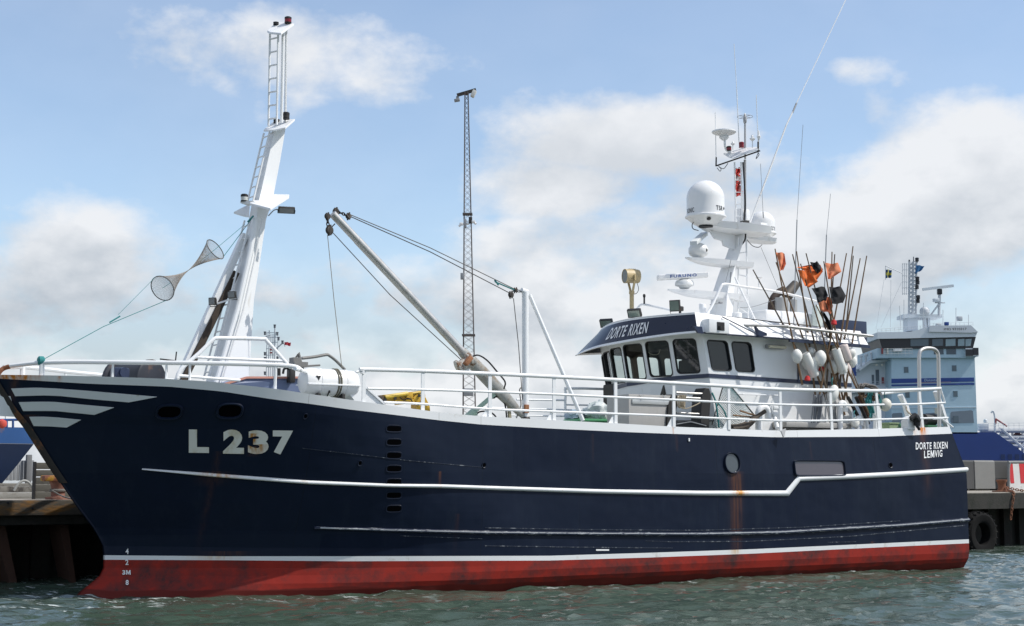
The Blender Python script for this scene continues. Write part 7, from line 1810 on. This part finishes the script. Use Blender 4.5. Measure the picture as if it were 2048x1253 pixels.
for px, y0, y1 in ((1912, 655, 616), (1937, 655, 630), (1886, 655, 620), (1847, 655, 606), (1808, 640, 600), (1802, 660, 612)):
    m = MB(); m.tube([K(px, y0, 0), K(px - (3 if px < 1803 else 0), y1, 0)], .05, 4); m.build('whip_antenna', HZW, t)
m = MB(); m.tube([K(1771, 532, 2), K(1806, 548, 2)], .06, 4); m.tube([K(1771, 532, 2), K(1771, 560, 2)], .04, 4); m.tube([K(1782, 560, 2), K(1781, 655, 2)], .035, 4); m.tube([K(1768, 560, 2), K(1752, 660, 2)], .02, 4); m.tube([K(1803, 565, 2), K(1762, 655, 2)], .02, 4); m.build('signal_yard', HZW, t)
# tank deck gear forward of the block
for (x0, y0, x1, y1) in ((1960, 862, 2100, 862), (1992, 876, 2100, 875), (2010, 882, 2100, 882), (2020, 892, 2100, 892)):
    m = MB(); m.tube([K(x0, y0, 5), K(x1, y1, 5)], .35, 8); m.build('deck_pipe', pmat('pipe_pale', (.42, .44, .46), .5, var=.1), t)
for k in range(9):
    x = 2005 + k * 10; m = MB(); m.tube([K(x, 905, 6), K(x, 862, 6)], .22, 6); m.lathe([(.6, -.2), (.6, .2)], K(x, 872 + (k % 3) * 6, 5.5), (0, 1, 0), 10); m.build('valve_stand', pmat('pipe_maroon', (.10, .035, .04), .6, var=.3) if k % 2 else HZW, t)
for k in range(5):
    m = MB(); m.tube([K(1999 + k * 4, 856 + k * 1.0, 2), K(2048 + k * 4, 900 + k * 1.0, 2)], .12, 5) if k < 2 else m.tube([K(2000 + k * 14, 868 + k * 8, 2), K(2012 + k * 14, 858 + k * 8, 2)], .1, 5); m.build('stair_rail', HZW, t)
m = MB(); m.tube(smoothpath([K(1990, 868, 2), K(1990, 848, 2), K(1989, 832, 2), K(1986, 823, 2), K(1982, 826, 2)], 4), .14, 6); m.build('hose_crane_post', HZW, t)
m = MB(); m.tube([K(1991, 838, 2), K(2014, 853, 2)], .14, 6); m.tube([K(1991, 838, 2), K(1991, 848, 2)], .2, 6); m.build('red_jib', pmat('dull_red', (.28, .06, .06)), t)
m = MB(); r = 4 * KS; m.lathe([(r, 0), (r, 5 * KS), (r * .7, 7 * KS), (.05, 8 * KS)], K(1971, 846, 3), seg=12); m.build('white_vent', HZW, t)
m = MB(); m.bbox(K(1966, 855, 3), (1.6, 1, 1.1), .1); m.build('white_locker', HZW, t)
# flags of the tanker
def sw(i, k): return 1 if (i in (2, 3) and True) or k in (4, 5) else 0
o = far_flag('swedish_flag', 'small blue flag with yellow cross flying left of the tanker mast', ((1771.5, 539), (1783.5, 541), (1783, 556), (1771, 556.5)), [pmat('flag_blue', (.03, .10, .26), .8), pmat('flag_yellow', (.55, .50, .10), .8)], ky + 2, None, sw)
far_flag('blue_flag', 'plain blue flag streaming from the top of the tanker mast', ((1832, 530), (1849, 533), (1844, 541), (1830, 548)), pmat('far_blue_flag', (.04, .16, .34), .8), ky + 2.6, None)

# ---- blue boat ahead, only its bow in view
by = 36.5
def Q(px, py, dy=0): return wp(px, py, by + dy)
t = thing('blue_boat', 'rusty blue boat bow moored ahead at the left edge of the quay', 'boat', (Q(0, 985).x, by, 0), 'W')
BB = pmat('blue_boat_paint', (.035, .11, .30), .45, var=.2, scale=1.5, dirt=(.22, .13, .09), dirt_lo=.58, dirt_hi=.7, dscale=1.2); BBD = pmat('blue_boat_dark', (.012, .035, .10), .5, var=.25, scale=1.5)
X = lambda px: Q(px, 900, 2.2).x; Zb = lambda py: Q(30, py, 2.2).z
stem_ = [(-40, 1040, -.6), (3, 972, 0), (36, 930, .5), (67, 888, 1.0), (73, 855, 1.0)]
def bsec(z, xs):   # one waterline, from far left to stem and back on the far side
    xl = X(-900); out = []
    for k in range(13):
        f = k / 12; x = lerp(xl, xs, f); out.append(Vector((x, by + 2.2 - 2.2 * (1 - f ** 5) * (.75 + .25 * smooth01(0, 2.5, z)), z)))
    return out
lv = [(QZ + .012, X(-18)), (QZ + .1, X(-11)), (Zb(972), X(3)), (Zb(930), X(36)), (Zb(889), X(67)), (Zb(888), X(68)), (Zb(856), X(74))]
rows = [bsec(z, xs) for z, xs in lv]
far = [[Vector((q.x, 2 * (by + 2.2) - q.y, q.z)) for q in r] for r in rows]
m = MB(); m.mat(1); m.grid(rows[:5]); m.grid(far[:5]); m.mat(2).grid(rows[4:6]); m.grid(far[4:6]); m.mat(0).grid(rows[5:]); m.grid(far[5:]); m.grid([rows[-1], far[-1]]); m.build('hull', [BB, BBD, pmat('pale_line', (.45, .46, .48), .5)], t, smooth=50)
m = MB(); dp = .25
m.tube([Q(-200, 842, dp), Q(38, 840, dp + .6)], .03, 8); m.build('rail', pmat('rail_blue', (.03, .08, .24), .4), t)
for px in (13.5, 26, -30): m = MB(); m.tube([Q(px, 857, dp + .3), Q(px, 841, dp + .3)], .03, 8); m.build('rail_post', MATS['rail_blue'], t)
m = MB(); m.lathe([(.001, -.12), (.10, -.07), (.12, 0), (.10, .07), (.001, .12)], Q(4, 848, .1), seg=18); m.build('red_buoy', pmat('buoy_red', (.55, .07, .045), .5), t)
m = MB(); m.tube([Q(10.5, 850, .8), Q(11, 780, .8)], .008, 5); m.build('whip_antenna', HZD, t)
